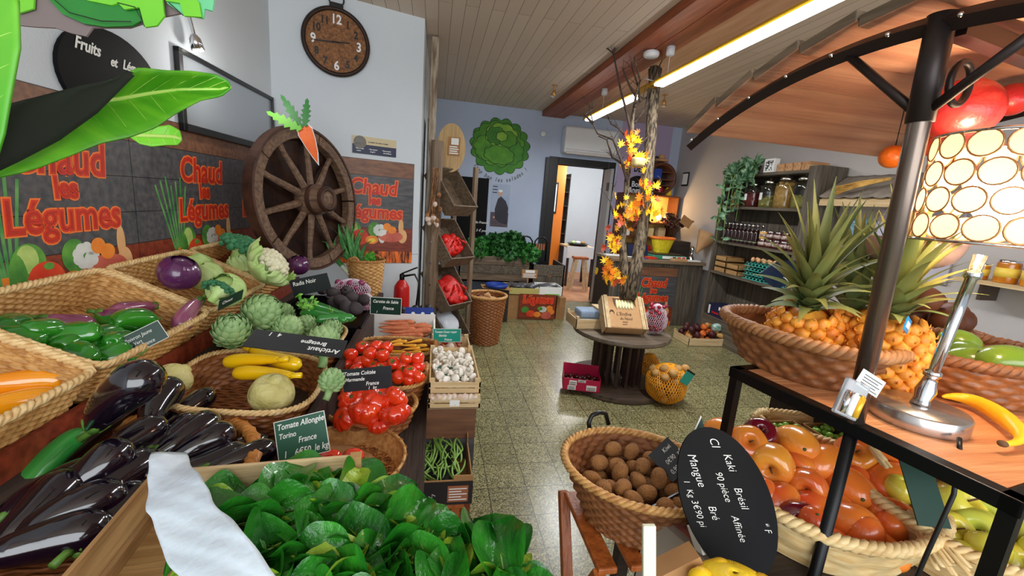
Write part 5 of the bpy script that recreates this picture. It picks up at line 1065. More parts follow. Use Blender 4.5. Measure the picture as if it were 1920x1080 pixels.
# painted lettuce (a flat painted board)
x0, z0 = onwall(938, 275); t = thing('painted_lettuce', 'flat green lettuce painting with handwriting below on the back wall', 'mural', (x0, YB, z0-.46)); M_ = basis((x0, YB-.004, z0), (1, 0, -.08), (0, 0, 1))
lt1 = mat('mural_green', (96, 160, 44), (72, 136, 38), rough=.7, scale=8); lt2 = mat('mural_green_dark', (58, 124, 40), (78, 146, 44), rough=.7, scale=8); lt3 = mat('mural_green_pale', (150, 196, 70), (120, 176, 58), rough=.7, scale=8); ink = mat('mural_ink', (20, 44, 20), rough=.7)
def frill(r, n, a, sx=1, sy=1, cx=0, cy=0, ph=0): return [(cx+sx*r*(1+a*abs(math.sin(n*q/2+ph)))*math.cos(q), cy+sy*r*(1+a*abs(math.sin(n*q/2+ph)))*math.sin(q)) for q in [2*PI*i/120 for i in range(120)]]
b = MB(); z_ = 0
for r, n, a, sx, sy, cx, cy, m in ((.37, 15, .12, 1.07, .95, 0, 0, lt2), (.31, 12, .14, 1.1, .9, -.03, .03, lt1), (.22, 9, .14, .9, .75, .14, -.05, lt2), (.22, 9, .14, .9, .75, -.16, -.04, lt1), (.19, 8, .16, 1.1, .8, 0, .15, lt3), (.13, 7, .16, 1, .8, -.08, .14, lt2), (.12, 7, .16, 1, .8, .09, .12, lt1), (.17, 8, .12, 1.2, .7, .0, -.12, lt1), (.07, 6, .16, 1, .8, 0, .14, lt3)):
    b.add(prism(frill(r+.008, n, a, sx, sy, cx, cy), .001, z_), ink, M_); b.add(prism(frill(r, n, a, sx, sy, cx, cy), .001, z_+.0008), m, M_); z_ += .0018
b.obj('lettuce_leaves', t); b = MB(); s = 'Trop bon les salades !'
for i, c in enumerate(s):
    if c == ' ': continue
    a_ = R(-138+i*5.0); rr = .50; M2 = M_@Matrix.Translation((rr*math.cos(a_)+.03, rr*math.sin(a_), 0))@Matrix.Rotation(a_+PI/2, 4, 'Z'); b.add(text(c, .085, .2, .001, .001, 'CENTER', .8), black, M2)
b.obj('handwriting', t)
x0, z0 = onwall(1018, 251); tag(one(xf(lathe([(.045, 0), (.045, .03), (.03, .05), (.001, .055)], 24), basis((x0, YB, z0), (1, 0, 0), (0, 0, 1))), white, 'wall_sensor'), 'small round white sensor on the back wall above the doorway', 'sensor')
x0, z0 = onwall(1050, 288); x1, z1 = onwall(1152, 250); t = thing('air_conditioner', 'white air conditioning unit high above the doorway', 'air conditioner', ((x0+x1)/2, YB-.1, z0-.02))
one(bbox(x0, x1, YB-.20, YB, z0, z1-.0), white, 'casing', t, bevel=.03); one(bbox(x0+.03, x1-.03, YB-.205, YB-.15, z0-.012, z0+.035), mat('vent_flap', (206, 200, 198), rough=.5), 'vent_flap', t, bevel=.01); one(bbox(x0+.02, x1-.02, YB-.203, YB-.198, z0+.05, z0+.056), mat('vent_line', (150, 150, 152), rough=.5), 'front_seam', t)
# planter bench with dark salad greens
t = thing('planter_bench', 'long wooden planter bench holding dark leafy greens below the wall poster', 'planter', (1.0, 5.95, 0)); b = MB()
for k in range(3): b.add(bbox(.35, 1.35, 5.70, 5.72, .40+k*.12, .515+k*.12), shelf_x if k % 2 else old_wood)
b.add(bbox(.35, 1.35, 5.70, 6.3, .40, .42), old_wood).add(bbox(.35, 1.35, 6.28, 6.3, .4, .76), old_wood).add(bbox(.35, .37, 5.7, 6.3, .4, .76), old_wood).add(bbox(1.33, 1.35, 5.7, 6.3, .4, .76), old_wood); b.obj('planter_box', t)
for x_ in (.4, 1.3): one(bbox(x_-.03, x_+.03, 5.8, 5.86, 0, .40), old_wood_z, 'leg', t); one(bbox(x_-.03, x_+.03, 6.2, 6.26, 0, .40), old_wood_z, 'leg', t)
dgl = mat('dark_salad_leaf', (22, 74, 26), (40, 108, 36), rough=.55, scale=20, bump=2); bgl = mat('bright_salad_leaf', (54, 128, 40), (30, 96, 34), rough=.55, scale=20, bump=2)
for i, (x_, y_, z_, r_, m, lab) in enumerate(((.62, 5.9, .84, .20, bgl, 'leafy green lettuce heap at the left end of the planter bench'), (.88, 6.05, .92, .18, dgl, 'dark leafy green heap in the middle back of the planter'), (1.10, 6.0, .95, .20, dgl, 'tallest dark leafy heap below the wall poster'), (1.28, 5.86, .82, .20, bgl, 'bright green parsley heap at the right front of the planter'), (1.02, 5.82, .80, .17, dgl, 'dark leafy bunch at the front of the planter'))):
    b = MB(); gg = random.Random(i+40)
    for k in range(170):
        a_, e_ = gg.uniform(0, 6.28), gg.uniform(-.2, 1.4); p = V(r_*math.cos(e_)*math.cos(a_), r_*math.cos(e_)*math.sin(a_), r_*.8*math.sin(e_)-.06)
        b.add(grid(3, 3, lambda u, v: ((u-.5)*.07*math.sin(PI*(.15+.8*v)), v*.075, .012*math.sin(6*u+4*v))), m, Matrix.Translation(V(x_, y_, z_)+p)@rnd_rot(gg).to_matrix().to_4x4())
    b.add(ball(r_*.8, r_*.8, r_*.7, 14, 10, (x_, y_, z_-.06), nz=.05), m); tag(b.obj('salad_greens'), lab, 'salad')
one(bbox(1.40, 1.62, 5.75, 6.35, .0, .72), shelf_z, 'wooden_box'); 
b = MB()
for k in range(4): b.add(bbox(1.38, 1.86, 5.72, 5.74, .02+k*.165, .175+k*.165), shelf_x if k % 2 else shelf_z)
for q in ((1.38, 1.40, 5.72, 6.3), (1.84, 1.86, 5.72, 6.3)): b.add(bbox(*q, .0, .68), shelf_z)
bpy.data.objects.remove(bpy.data.objects['wooden_box']); tag(b.obj('wooden_box'), 'old dark wooden box beside the black door frame', 'box')
t = thing('black_chair', 'small black metal chair with curved back among the greens', 'chair', (1.48, 5.9, .68)); b = MB()
for x_ in (1.30, 1.52): b.add(sweep([(x_-.09, 5.9, .72), (x_-.09, 5.9, .98), (x_-.05, 5.9, 1.03), (x_, 5.9, 1.045), (x_+.05, 5.9, 1.03), (x_+.09, 5.9, .98), (x_+.085, 5.9, .70)], .011, 8), blackm)
b.obj('frame_tubes', t); b = MB()
for k in range(4): b.add(bbox(1.45+.035*k, 1.47+.035*k, 5.89, 5.91, .86, .95), stool_w)
b.obj('back_slats', t)
# low table of boxes with the printed panel
t = thing('low_box_table', 'low display of cardboard boxes with a printed vegetable panel in front', 'display', (1.25, 5.5, 0)); one(bbox(.85, 1.62, 5.25, 5.65, 0, .33), cardb, 'box_body', t)
b = MB(); b.add(bbox(1.13, 1.62, 5.225, 5.235, .02, .35), pb_red)
for off, m, zz in ((.014, orprint, 0), (.009, redprint, .002)): b.add(text('Légumes', .135, .06, off, .001, 'CENTER', .85), m, basis((1.375, 5.222-zz, .235), (1, 0, 0), (0, 0, 1)))
for k, (x_, z_, r_, m) in enumerate(((1.21, .14, .055, 'leaf'), (1.29, .09, .06, 'tomato'), (1.38, .08, .05, 'orange'), (1.45, .15, .055, 'cauliflower'), (1.41, .16, .035, 'leaf'), (1.54, .17, .045, 'orange'), (1.56, .12, .05, 'orange'), (1.50, .07, .07, 'sweet_potato'))): b.add(rot(disc(r_, r_*.75, 0, 18, .001), PI/2), pk[m], Matrix.Translation((x_, 5.2235-.0005*k, z_)))
b.obj('printed_panel', t)
t = thing('display_box', 'open yellowish cardboard box of dark bags on the low display', 'box', (1.18, 5.42, .335)); b = MB()
for q in ((.95, 1.38, 5.24, 5.25, .335, .42), (.95, 1.38, 5.6, 5.61, .335, .42), (.95, .96, 5.24, 5.61, .335, .42), (.95, 1.38, 5.24, 5.61, .335, .34)): b.add(bbox(*q), mat('yellow_card', (196, 184, 110), rough=.8))
b.obj('box_body', t); b = MB(); gg = random.Random(2); dkb = mat('dark_bag', (60, 60, 66), (100, 98, 100), rough=.35, scale=14)
for k in range(9): b.add(ball(.07, .06, .035, 12, 8, (1.02+.04*k, 5.4+gg.uniform(-.08, .08), .41+.01*(k % 3)), nz=.08, seed=k), dkb)
tag(b.obj('dark_bags'), 'small dark plastic bags lying in the yellowish box', 'bags', kind='stuff')
t = thing('display_box', 'white open box with green mark at the right end of the low display', 'box', (1.52, 5.40, .335)); b = MB()
for q in ((1.385, 1.70, 5.23, 5.24, .335, .45), (1.385, 1.70, 5.55, 5.56, .335, .45), (1.69, 1.70, 5.23, 5.56, .335, .45), (1.385, 1.70, 5.23, 5.56, .335, .34)): b.add(bbox(*q), paper)
b.add(bbox(1.46, 1.66, 5.228, 5.23, .345, .36), g1); b.add(ball(.14, .1, .04, 14, 8, (1.53, 5.4, .43), nz=.08), dkb); b.obj('box_body', t)
t = thing('small_sign', 'small brown label sign with white printed lines above the low display', 'sign', (1.30, 5.55, .45)); b = MB().add(bbox(1.20, 1.42, 5.55, 5.56, .50, .62), cardb).add(bbox(1.25, 1.38, 5.547, 5.55, .575, .612), paper)
for k in range(3): b.add(bbox(1.22, 1.40-.02*(k % 2), 5.547, 5.55, .512+.02*k, .522+.02*k), paper)
b.add(bbox(1.28, 1.30, 5.55, 5.56, .34, .5), cardb); b.obj('panel', t)
b = MB().add(prism([(.62, 5.1), (.98, 5.02), (.98, 5.3), (.62, 5.35)], .004, .43), cardb).add(bbox(.64, .96, 5.1, 5.32, 0, .43), dark_x); tag(b.obj('cardboard_box'), 'brown cardboard flap with open box behind the tall wicker basket', 'box')
b = MB().add(lathe([(.11, .0), (.14, .02), (.14, .05), (.10, .05), (.09, .02)], 24), blue); o = b.obj('blue_roll', None, loc=(.80, 5.15, .436)); tag(o, 'blue plastic roll lying on the brown cardboard', 'roll')
tag(one(bbox(1.66, 1.78, 5.3, 5.6, 0, .30), cardb, 'cardboard_box'), 'plain brown cardboard box standing right of the printed panel', 'box')
# room behind: table, stool, shelves
t = thing('back_room_table', 'small table with white cloth and dishes seen through the doorway', 'table', (2.78, 7.9, 0)); one(bbox(2.50, 3.05, 7.65, 8.2, .74, .77), pale_x, 'table_top', t); one(bbox(2.49, 3.06, 7.64, 7.66, .55, .775), paper, 'cloth', t)
for x_ in (2.53, 3.02):
    for y_ in (7.68, 8.17): one(bbox(x_-.02, x_+.02, y_-.02, y_+.02, 0, .74), dark_x, 'leg', t)
t = thing('stool', 'tall wooden stool seen through the doorway', 'stool', (2.66, 7.35, 0)); one(bbox(2.53, 2.79, 7.25, 7.45, .58, .62), stool_w, 'seat', t)
for a_, b_ in ((-.1, -.08), (.1, -.08), (-.1, .08), (.1, .08)): one(beam((2.66+a_*1.6, 7.35+b_, 0), (2.66+a_*.8, 7.35+b_, .58), .035, .035), pale_x, 'leg', t)
tag(one(lathe(prof([(.02, 0), (.16, .01), (.2, .04), (.19, .045), (.01, .02)], 12), 24), blackm, 'serving_tray', loc=(2.76, 7.85, .772)), 'dark round tray on the table in the back room', 'tray')
for k in range(3): tag(one(ball(.05, .05, .03, 12, 8, nz=.05, seed=k), [m_cabl, paper, m_pot][k], 'food_pack', loc=(2.66+.1*k, 7.85, .835)), ['pale green pack on the dark tray in the back room', 'white pack on the dark tray in the back room', 'brown pack on the dark tray in the back room'][k], 'food')
t = thing('back_room_shelf', 'narrow dark shelf with dishes behind the orange door', 'shelf', (2.67, 9.2, 0))
for k in range(5): one(bbox(2.5, 2.85, 9.05, 9.38, .9+.3*k, .92+.3*k), dark_x, 'shelf_board', t)
one(bbox(2.48, 2.5, 9.05, 9.38, .0, 2.2), dark_x, 'side_panel', t); one(bbox(2.85, 2.87, 9.05, 9.38, .0, 2.2), dark_x, 'side_panel', t)
for k in range(8): tag(one(bbox(0, .09, 0, .09, 0, .12), [blue, g2, paper, yellow][k % 4], 'shelf_box', loc=(2.53+.11*(k % 2), 9.1, .922+.3*(k//2))), '%s box on the %s board of the back room shelf' % (['blue', 'green', 'white', 'yellow'][k % 4], ['lowest', 'second', 'third', 'fourth'][k//2]), 'box')
b = MB().add(bbox(2.09, 2.36, 8.185, 8.198, 1.35, 1.95), black).add(bbox(2.12, 2.33, 8.18, 8.186, 1.39, 1.91), paper); tag(b.obj('notice_frame'), 'black framed white notice on the orange door', 'frame')
# ---------------- counter
YC = 5.12; t = thing('shop_counter', 'grey plank shop counter with wooden top in front of the lit shelves', 'counter', (2.95, 5.35, 0))
for k in range(7): one(bbox(2.30+k*.185, 2.48+k*.185, YC, YC+.03, .0, .86), shelf_z, 'front_board', t)
one(bbox(2.26, 3.62, YC-.05, YC+.5, .86, .90), wood('counter_top_wood', (150, 126, 98), (104, 84, 62), 'x'), 'counter_top', t, bevel=.004); one(bbox(2.28, 2.30, YC, YC+.5, 0, .86), dark_x, 'side_panel', t); one(bbox(3.595, 3.61, YC, YC+.5, 0, .86), shelf_z, 'side_panel', t)
b = MB(); poster_art(b, basis((2.42, YC-.006, -.03), (1, 0, 0), (0, 0, 1))@Matrix.Scale(1.02, 4)); tag(b.obj('poster'), 'printed poster with orange-red lettering on the front of the shop counter', 'poster')
ct = .902
t = thing('yellow_basket', 'bright yellow wicker basket standing on the counter scale', 'basket', (3.12, 5.40, ct+.075)); one(weave(.155, .10, .095, .06, 3, .20, .011, .03), mat('yellow_wicker', (232, 214, 40), (206, 186, 24), rough=.45, scale=40), 'woven_body', t, loc=(0, 0, 0)); b = MB()
for gme in rim_rope(.158, .103, 3, .20, .010): b.add(gme, mat('orange_rim', (240, 120, 40), rough=.5))
b.obj('rim', t, loc=(0, 0, 0))
t = thing('weighing_scale', 'low grey and green electronic scale on the counter under the yellow basket', 'scale', (3.15, 5.38, ct)); one(bbox(2.92, 3.42, 5.22, 5.55, ct, ct+.05), mat('scale_green', (60, 140, 108), rough=.4), 'housing', t, bevel=.01); one(bbox(2.94, 3.36, 5.26, 5.54, ct+.05, ct+.072), steel, 'weighing_plate', t, bevel=.005)
b = MB().add(bbox(3.05, 3.40, 5.214, 5.22, ct+.01, ct+.045), paper)
for k in range(3): b.add(bbox(3.2+.07*k, 3.25+.07*k, 5.212, 5.215, ct+.015, ct+.04), red if k else black)
b.obj('display_keys', t)
t = thing('card_terminal', 'dark cash terminal with small blue screen mark on the counter', 'terminal', (2.78, 5.4, ct)); one(rot(bbox(-.14, .14, -.02, .02, 0, .15), R(-15)), navy, 'screen_body', t, loc=(0, 0, .01)); one(bbox(-.025, .02, -.003, 0, 0, .04), mat('screen_blue', (80, 130, 230), rough=.4), 'screen_mark', t, loc=(.0, -.035, .05))
for k, (x_, y_, s_, m, lab) in enumerate(((2.62, 5.3, .12, paper, 'white sheets of paper on the left of the counter'), (2.42, 5.35, .14, paper, 'white paper pad at the far left end of the counter'), (2.88, 5.22, .06, redprint, 'small red and white packet in front of the terminal'), (2.72, 5.2, .09, blue, 'blue booklet lying on the counter'), (3.45, 5.18, .12, paper, 'white sheet at the right end of the counter'), (3.25, 5.14, .1, kraft, 'brown crumpled paper at the front of the counter'))):
    tag(one(bbox(-s_, s_, -.05, .05, 0, .004+.012*(k % 3)), m, 'counter_paper', loc=(x_, y_, ct)), lab, 'paper')
# ---------------- lit shelf behind the counter
wallshelf = wood('brown_shelf', (128, 66, 36), (84, 40, 22), 'x', rough=.4)
t = thing('wall_shelf', 'brown wall shelf unit glowing yellow behind the counter', 'shelf', (3.2, 6.2, .8)); glowm = mat('yellow_back_panel', (255, 214, 120), (250, 196, 90), rough=.6, scale=3)
for z_ in (.86, 1.12, 1.34, 1.76): one(bbox(2.80, 3.70, 6.06, 6.38, z_, z_+.022), wallshelf, 'shelf_board', t)
one(bbox(2.80, 3.70, 6.375, 6.39, .84, 1.78), glowm, 'back_panel', t)
for x_ in (2.80, 3.24, 3.69): one(bbox(x_-.008, x_+.008, 6.08, 6.38, .84, 1.77), wallshelf, 'upright', t)
point('shelf_lamp', (3.30, 6.15, 1.60), 9, (1, .72, .34), .03); 
t = thing('bulb_lamp', 'small glowing bulb lamp on the lit shelf', 'lamp', (3.42, 6.14, 1.362)); one(ball(.035, .035, .045, 16, 10, (3.42, 6.14, 1.45)), mat('bulb_glow', (255, 240, 200), emit=10), 'bulb', t); one(lathe([(.03, 0), (.02, .02), (.012, .05)], 12), brass, 'base', t, loc=(0, 0, 0))
tag(one(lathe(prof([(.05, 0), (.07, .03), (.055, .12), (.03, .15), (.035, .17)], 16), 18), mat('pink_jug', (206, 130, 110), rough=.3), 'jug', loc=(3.58, 6.16, 1.362)), 'pinkish jug standing beside the glowing bulb', 'jug')
gg = random.Random(11)
for k in range(9): tag(one(bbox(0, .07, 0, .08, 0, .06+.03*(k % 3)), [cardb, pale_x, redprint][k % 3], 'small_box', loc=(2.84+.092*k, 6.15, .883)), 'little %s gift box, %s from the left on the lowest lit shelf' % (['brown', 'pale', 'red'][k % 3], ['leftmost', 'second', 'third', 'fourth', 'fifth', 'sixth', 'seventh', 'eighth', 'last'][k]), 'box')
for k in range(4): tag(one(bbox(0, .12, 0, .12, 0, .09+.02*k), [paper, cardb, mat('cream_box', (250, 226, 160), rough=.6), pale_x][k], 'small_box', loc=(2.86+.2*k, 6.15, 1.143)), '%s box on the middle board of the lit shelf' % ['white', 'brown', 'cream', 'pale wooden'][k], 'box')
for k, (m, lab) in enumerate(((paper, 'white candle on the top board of the lit shelf'), (mat('dark_red_jar', (150, 16, 44), rough=.3), 'dark red jar on the top board of the lit shelf'), (yellow, 'small yellow pot on the top board of the lit shelf'))):
    tag(one(lathe(prof([(.04, 0), (.05, .02), (.05, .10), (.035, .13)], 12), 16), m, 'jar', loc=(3.26+.15*k, 6.2, 1.784)), lab, 'jar')
t = thing('barrel_shelf', 'round barrel-shaped shelf hanging in the corner above the lit shelf', 'shelf', (3.40, 6.30, 1.90)); Mb = basis((3.38, 6.20, 2.03), (1, 0, 0), (0, 0, 1))
bar = wood('barrel_wood', (112, 60, 32), (70, 34, 18), 'x', rough=.5)
one(xf(lathe([(.20, -.17), (.235, -.17), (.25, -.05), (.235, .08), (.20, .08), (.20, -.17)], 32), Mb), bar, 'barrel_ring', t); one(xf(disc(.2, .2, -.16, 30, .01), Mb), dark_x, 'barrel_back', t)
for z_ in (-.02, .09, -.11): one(bbox(3.19, 3.57, 6.13, 6.34, 2.03+z_, 2.042+z_), bar, 'inner_board', t)
b = MB().add(lathe(prof([(.09, 0), (.10, .02), (.05, .04), (.045, .09), (.001, .10)], 16), 20), kraft); o = b.obj('straw_hat', None, loc=(3.36, 6.18, 2.285)); tag(o, 'brown straw hat on top of the round barrel shelf', 'hat')
tag(one(bbox(0, .12, 0, .01, 0, .14), blue, 'small_picture', loc=(3.23, 6.10, 2.025)), 'small blue picture leaning in the barrel shelf', 'picture'); tag(MB().add(bbox(0, .01, 0, .16, 0, .2), black).add(bbox(-.004, 0, .015, .145, .02, .18), paper).obj('small_picture', None, loc=(3.735, 6.0, 1.95)), 'small black framed picture on the right wall beside the barrel shelf', 'picture')
# dried bouquets
def bouquet(lab, p, n, L_, mts, seed, up_, sp=.6, r=.014):
    t = thing('dried_bouquet', lab, 'bouquet', p, rot=aim(up_).to_euler()); gg = random.Random(seed); b = MB(); s = MB()
    for k in range(n):
        a_ = gg.uniform(0, 6.28); q = gg.uniform(0, sp); l = L_*gg.uniform(.6, 1); e = V(q*l*math.cos(a_), q*l*math.sin(a_), l); s.add(sweep([V(0, 0, 0), e*.5+V(0, 0, .02), e], .0022, 4), m_brown)
        for j in range(4): b.add(ball(r, r, r*.6, 7, 5, e+V(gg.uniform(-.03, .03), gg.uniform(-.03, .03), gg.uniform(-.05, .02)), nz=.2, seed=k+j), mts[(k+j) % len(mts)])
    s.obj('stems', t); b.obj('flower_heads', t)
dr1 = mat('dried_flower_plum', (96, 40, 44), (58, 26, 26), rough=.9, scale=20); dr2 = mat('dried_flower_rust', (176, 84, 50), rough=.9)
bouquet('dark dried flower bouquet at the right of the lit shelf', (3.44, 5.75, 1.15), 46, .36, [dr1, m_brown], 3, (.05, -.1, 1), .7, .022); bouquet('rust coloured dried flower bouquet in front of the lit shelf left of the bulb', (2.92, 5.9, 1.05), 26, .42, [dr2, dr1], 4, (.35, 0, 1), .4, .016)
one(bbox(3.42, 3.70, 5.62, 5.9, 0, 1.13), dark_x, 'flower_stand'); tag(bpy.data.objects['flower_stand'], 'dark stand carrying the dried flower bouquets', 'stand'); one(bbox(2.82, 3.02, 5.84, 6.0, 0, 1.04), dark_x, 'flower_stand'); tag(bpy.data.objects['flower_stand.001'], 'dark narrow stand below the rust coloured dried flowers', 'stand')
tag(MB().add(xf(bbox(-.09, .09, -.002, .002, -.06, .06), Matrix.Rotation(.5, 4, 'Y')), cardb).obj('gift_tag', None, loc=(3.50, 5.50, 1.42)), 'brown square gift tag hanging on the dark dried bouquet', 'tag')
t = thing('wrapped_bouquet', 'bouquet wrapped in brown kraft paper with a foil covered foot on the counter', 'bouquet', (3.50, 5.25, ct), rot=(0, 0, 0)); one(xf(lathe([(.012, .12), (.03, .17), (.10, .33), (.14, .42), (.135, .42), (.02, .16)], 24, lambda t_, q: 1+.06*math.cos(6*t_)*q), Matrix.Rotation(.5, 4, 'Y')), kraft, 'paper_wrap', t, loc=(0, 0, 0)); one(lathe(prof([(.05, 0), (.045, .05), (.018, .10), (.03, .16), (.012, .2)], 16), 14, lambda t_, q: 1+.12*math.cos(5*t_)), chrome, 'foil_foot', t, loc=(0, 0, 0))
# ---------------- long hanging tube lamps
yel = mat('yellow_lacquer', (216, 168, 24), (200, 150, 18), rough=.3, scale=4); tube = mat('lit_tube', (244, 250, 255), emit=9)
for k, (y0_, y1_, lab) in enumerate(((3.58, 5.05, 'far yellow hanging fluorescent lamp behind the bare tree trunk'), (1.30, 3.42, 'near yellow hanging fluorescent lamp running out of the top of the picture'))):
    t = thing('tube_lamp', lab, 'ceiling lamp', (1.74, (y0_+y1_)/2, 2.50)); one(bbox(1.70, 1.78, y0_-.10, y1_+.10, 2.53, 2.56), yel, 'housing', t, bevel=.012); e0 = y0_+(.28 if k == 0 else .05)
    one(bbox(1.695, 1.785, e0, y1_, 2.505, 2.53), tube, 'tube', t, bevel=.012)
    for y_ in ((4.62,) if k == 0 else (3.30, 1.7)): one(sweep([(1.74, y_, 2.56), (1.74, y_, 2.76)], .0025, 5), white, 'suspension_cord', t); one(mv(lathe([(.02, -.07), (.032, -.06), (.032, 0)], 16), 1.74, y_, 2.768), white, 'ceiling_cap', t)
p = at(1222, 96, z=2.768); tag(one(lathe([(.05, 0), (.062, .012), (.062, .035), (.05, .045)], 28), white, 'smoke_detector', loc=(p.x, p.y, 2.723)), 'round white smoke detector on the red ceiling beam', 'smoke detector')
# ---------------- cable spool table
sx_, sy_ = 1.63, 3.28; swood = wood('spool_dark_wood', (92, 74, 58), (54, 42, 34), 'x')
t = thing('spool_table', 'wooden cable spool used as a round table in the middle of the floor', 'table', (sx_, sy_, 0))
one(mv(lathe([(.43, 0), (.435, .01), (.43, .045), (.001, .045)], 56, smooth=False), sx_, sy_, 0), swood, 'lower_flange', t, bevel=.003); one(mv(lathe([(.001, .465), (.41, .465), (.415, .475), (.41, .50), (.001, .50)], 56, smooth=False), sx_, sy_, 0), wood('spool_top_wood', (116, 100, 82), (78, 66, 54), 'x'), 'upper_flange', t, bevel=.003)
for k in range(16):
    a_ = 2*PI*k/16; c_ = V(sx_+.185*math.cos(a_), sy_+.185*math.sin(a_), 0); one(beam(c_+V(0, 0, .045), c_+V(0, 0, .465), .025, .068, up=(-math.cos(a_), -math.sin(a_), 0)), wood('spool_slat_wood', (84, 58, 42), (52, 36, 28), 'z'), 'drum_slat', t, bevel=.002)
# endive box
M_ = Matrix.Translation((1.57, 3.12, .502))@Matrix.Rotation(R(-6), 4, 'Z'); t = thing('endive_box', 'pale wooden box of endives wrapped in printed brown paper on the spool table', 'box', (1.57, 3.12, .502), rot=(0, 0, R(-6)))
tiltb = Matrix.Rotation(R(46), 4, 'X'); bw2, bh2, bd2 = .36, .30, .11; Mt = Matrix.Translation((0, -.0, .0))@tiltb
mkk = lambda nm, m, *q, **k: MB().add(bbox(*q), m, Mt).obj(nm, t, loc=(0, 0, 0), **k)
mkk('paper_wrap', kraft, -bw2/2+.02, bw2/2-.02, 0, bh2, 0, bd2, bevel=.012); mkk('side_board', pale_y, -bw2/2, -bw2/2+.012, 0, bh2, 0, bd2, bevel=.002); mkk('side_board', pale_y, bw2/2-.012, bw2/2, 0, bh2, 0, bd2, bevel=.002)
for x_ in (-bw2/2+.03, bw2/2-.035): mkk('top_slat', pale_y, x_-.016, x_+.016, -.005, bh2+.005, bd2, bd2+.008, bevel=.002)
b = MB()
for k in range(6): b.add(ball(.014, .045, .012, 12, 8, (-.058+.025*k, bh2*.73, bd2+.004)), m_end, Mt)
b.obj('endive', t, loc=(0, 0, 0)); b = MB(); b.add(prism([(-.085, .255), (-.075, .195), (-.06, .265), (.0, .262), (.06, .268), (.085, .25), (.1, .20), (.1, .27), (-.09, .275)], .002, bd2+.006), m_brown, Mt); b.obj('torn_paper_edge', t, loc=(0, 0, 0)); b = MB()
for s, x_, y_, z_ in (("L'Endive", -.075, .115, .045), ('du Nord', -.05, .075, .035), ('FRANCE', -.03, .05, .013), ('catégorie 1', -.036, .03, .012)): b.add(text(s, z_, .2, .0006, .0006, 'LEFT', .85), m_brown, Mt@Matrix.Translation((x_, y_, bd2+.001)))
for k in range(9): b.add(sweep([Mt@V(-.11+.01*math.cos(w)*2, .12+.03*math.sin(w)+.002*k, bd2+.0015) for w in [PI*i/8 for i in range(9)]], .0008, 4), m_brown)
b.obj('printed_lettering', t, loc=(0, 0, 0))
tag(one(bbox(1.42, 1.74, 3.26, 3.5, .502, .66), pale_x, 'support_box'), 'pale box hidden behind the endive box holding it tilted', 'box')
t = crate('pale_crate', 'pale wooden crate with folded white cloths at the left of the spool table', 1.20, 1.46, 3.24, 3.52, .502, .60, pale_x, pale_y, 1)
for k in range(2): tag(one(bbox(1.25, 1.43, 3.29, 3.47, .51+.07*k, .575+.07*k), [paper, mat('blue_cloth', (140, 160, 184), rough=.8)][k], 'folded_cloth', bevel=.02), ['folded white cloth lying in the pale crate', 'folded pale blue cloth on top of the white cloth'][k], 'cloth')
redb = mat('dark_red_berry', (128, 20, 40), (170, 40, 60), rough=.2, scale=12)
net_bag('berry_net', 'tall net of dark red nuts right of the endive box', 'net bag', (1.86, 3.14, .635), .085, .075, .13, .017, redb, white_net, 110, 5, .018, .0015); net_bag('berry_net', 'small net of dark red nuts at the right rim of the spool table', 'net bag', (1.99, 3.26, .58), .05, .05, .075, .016, redb, white_net, 34, 6, .018, .0015)
# box of dates on the lower flange
Mm = Matrix.Translation((1.25, 3.12, .047))@Matrix.Rotation(R(-16), 4, 'Z'); t = thing('pink_box', 'bright pink cardboard box of dark fruit on the lower flange of the spool', 'box', (1.25, 3.12, .047), rot=(0, 0, R(-16))); pink = mat('magenta_card', (200, 20, 78), (184, 16, 66), rough=.5, scale=4); b = MB()
for q in ((-.15, .15, -.11, -.106, 0, .10), (-.15, .15, .106, .11, 0, .15), (-.15, -.146, -.11, .11, 0, .11), (.146, .15, -.11, .11, 0, .11), (-.15, .15, -.11, .11, 0, .004)): b.add(bbox(*q), pink)
b.obj('box_body', t, loc=(0, 0, 0)); b = MB()
for q in ((-.10, -.04, .045, .085), (-.11, -.045, .005, .04), (.04, .12, .01, .055), (-.03, .03, .075, .095)):
    b.add(bbox(q[0], q[1], -.112, -.110, q[2], q[3]), paper)
    for k in range(2): b.add(bbox(q[0]+.006, q[1]-.008, -.1128, -.112, q[2]+.006+.014*k, q[2]+.011+.014*k), black)
b.obj('paper_labels', t, loc=(0, 0, 0)); dkf = mat('dark_fruit', (50, 14, 16), (84, 26, 22), rough=.2, coat=.5, scale=12)
P_df = multi('dark_plum', 'plum', [('fruit_body', [(ball(.021, .019, .019, 12, 8, nz=.02), dkf)])])
for p in pack(44, .019, lambda x, y: True, lambda x, y: .052, (-.125, .125, -.085, .085), 4, 12): P_df.put(Mm@V(p.x, p.y, p.z-.047), rnd_rot(g), 1, 'dark shiny plum in the pink cardboard box', 'dark plums in the pink box')
net_bag('potato_net', 'big orange net bag of potatoes leaning on the spool foot', 'net bag', (1.90, 2.90, .165), .17, .15, .165, .036, m_pot, ora_net, 46, 7, .022, .0032); net_bag('potato_net', 'neck of a second orange net bag tucked against the spool drum', 'net bag', (1.87, 3.16, .22), .08, .08, .10, .03, m_pot, ora_net, 14, 8, .02, .003)
tag(MB().add(xf(bbox(-.04, .04, -.002, .002, -.05, .05), Matrix.Rotation(.5, 4, 'Y')), mat('label_teal', (40, 150, 130), rough=.5)).add(xf(bbox(-.04, .04, -.003, .003, .05, .065), Matrix.Rotation(.5, 4, 'Y')), black).obj('bag_label', None, loc=(1.97, 2.76, .27)), 'teal and black label on the orange net bag', 'label')
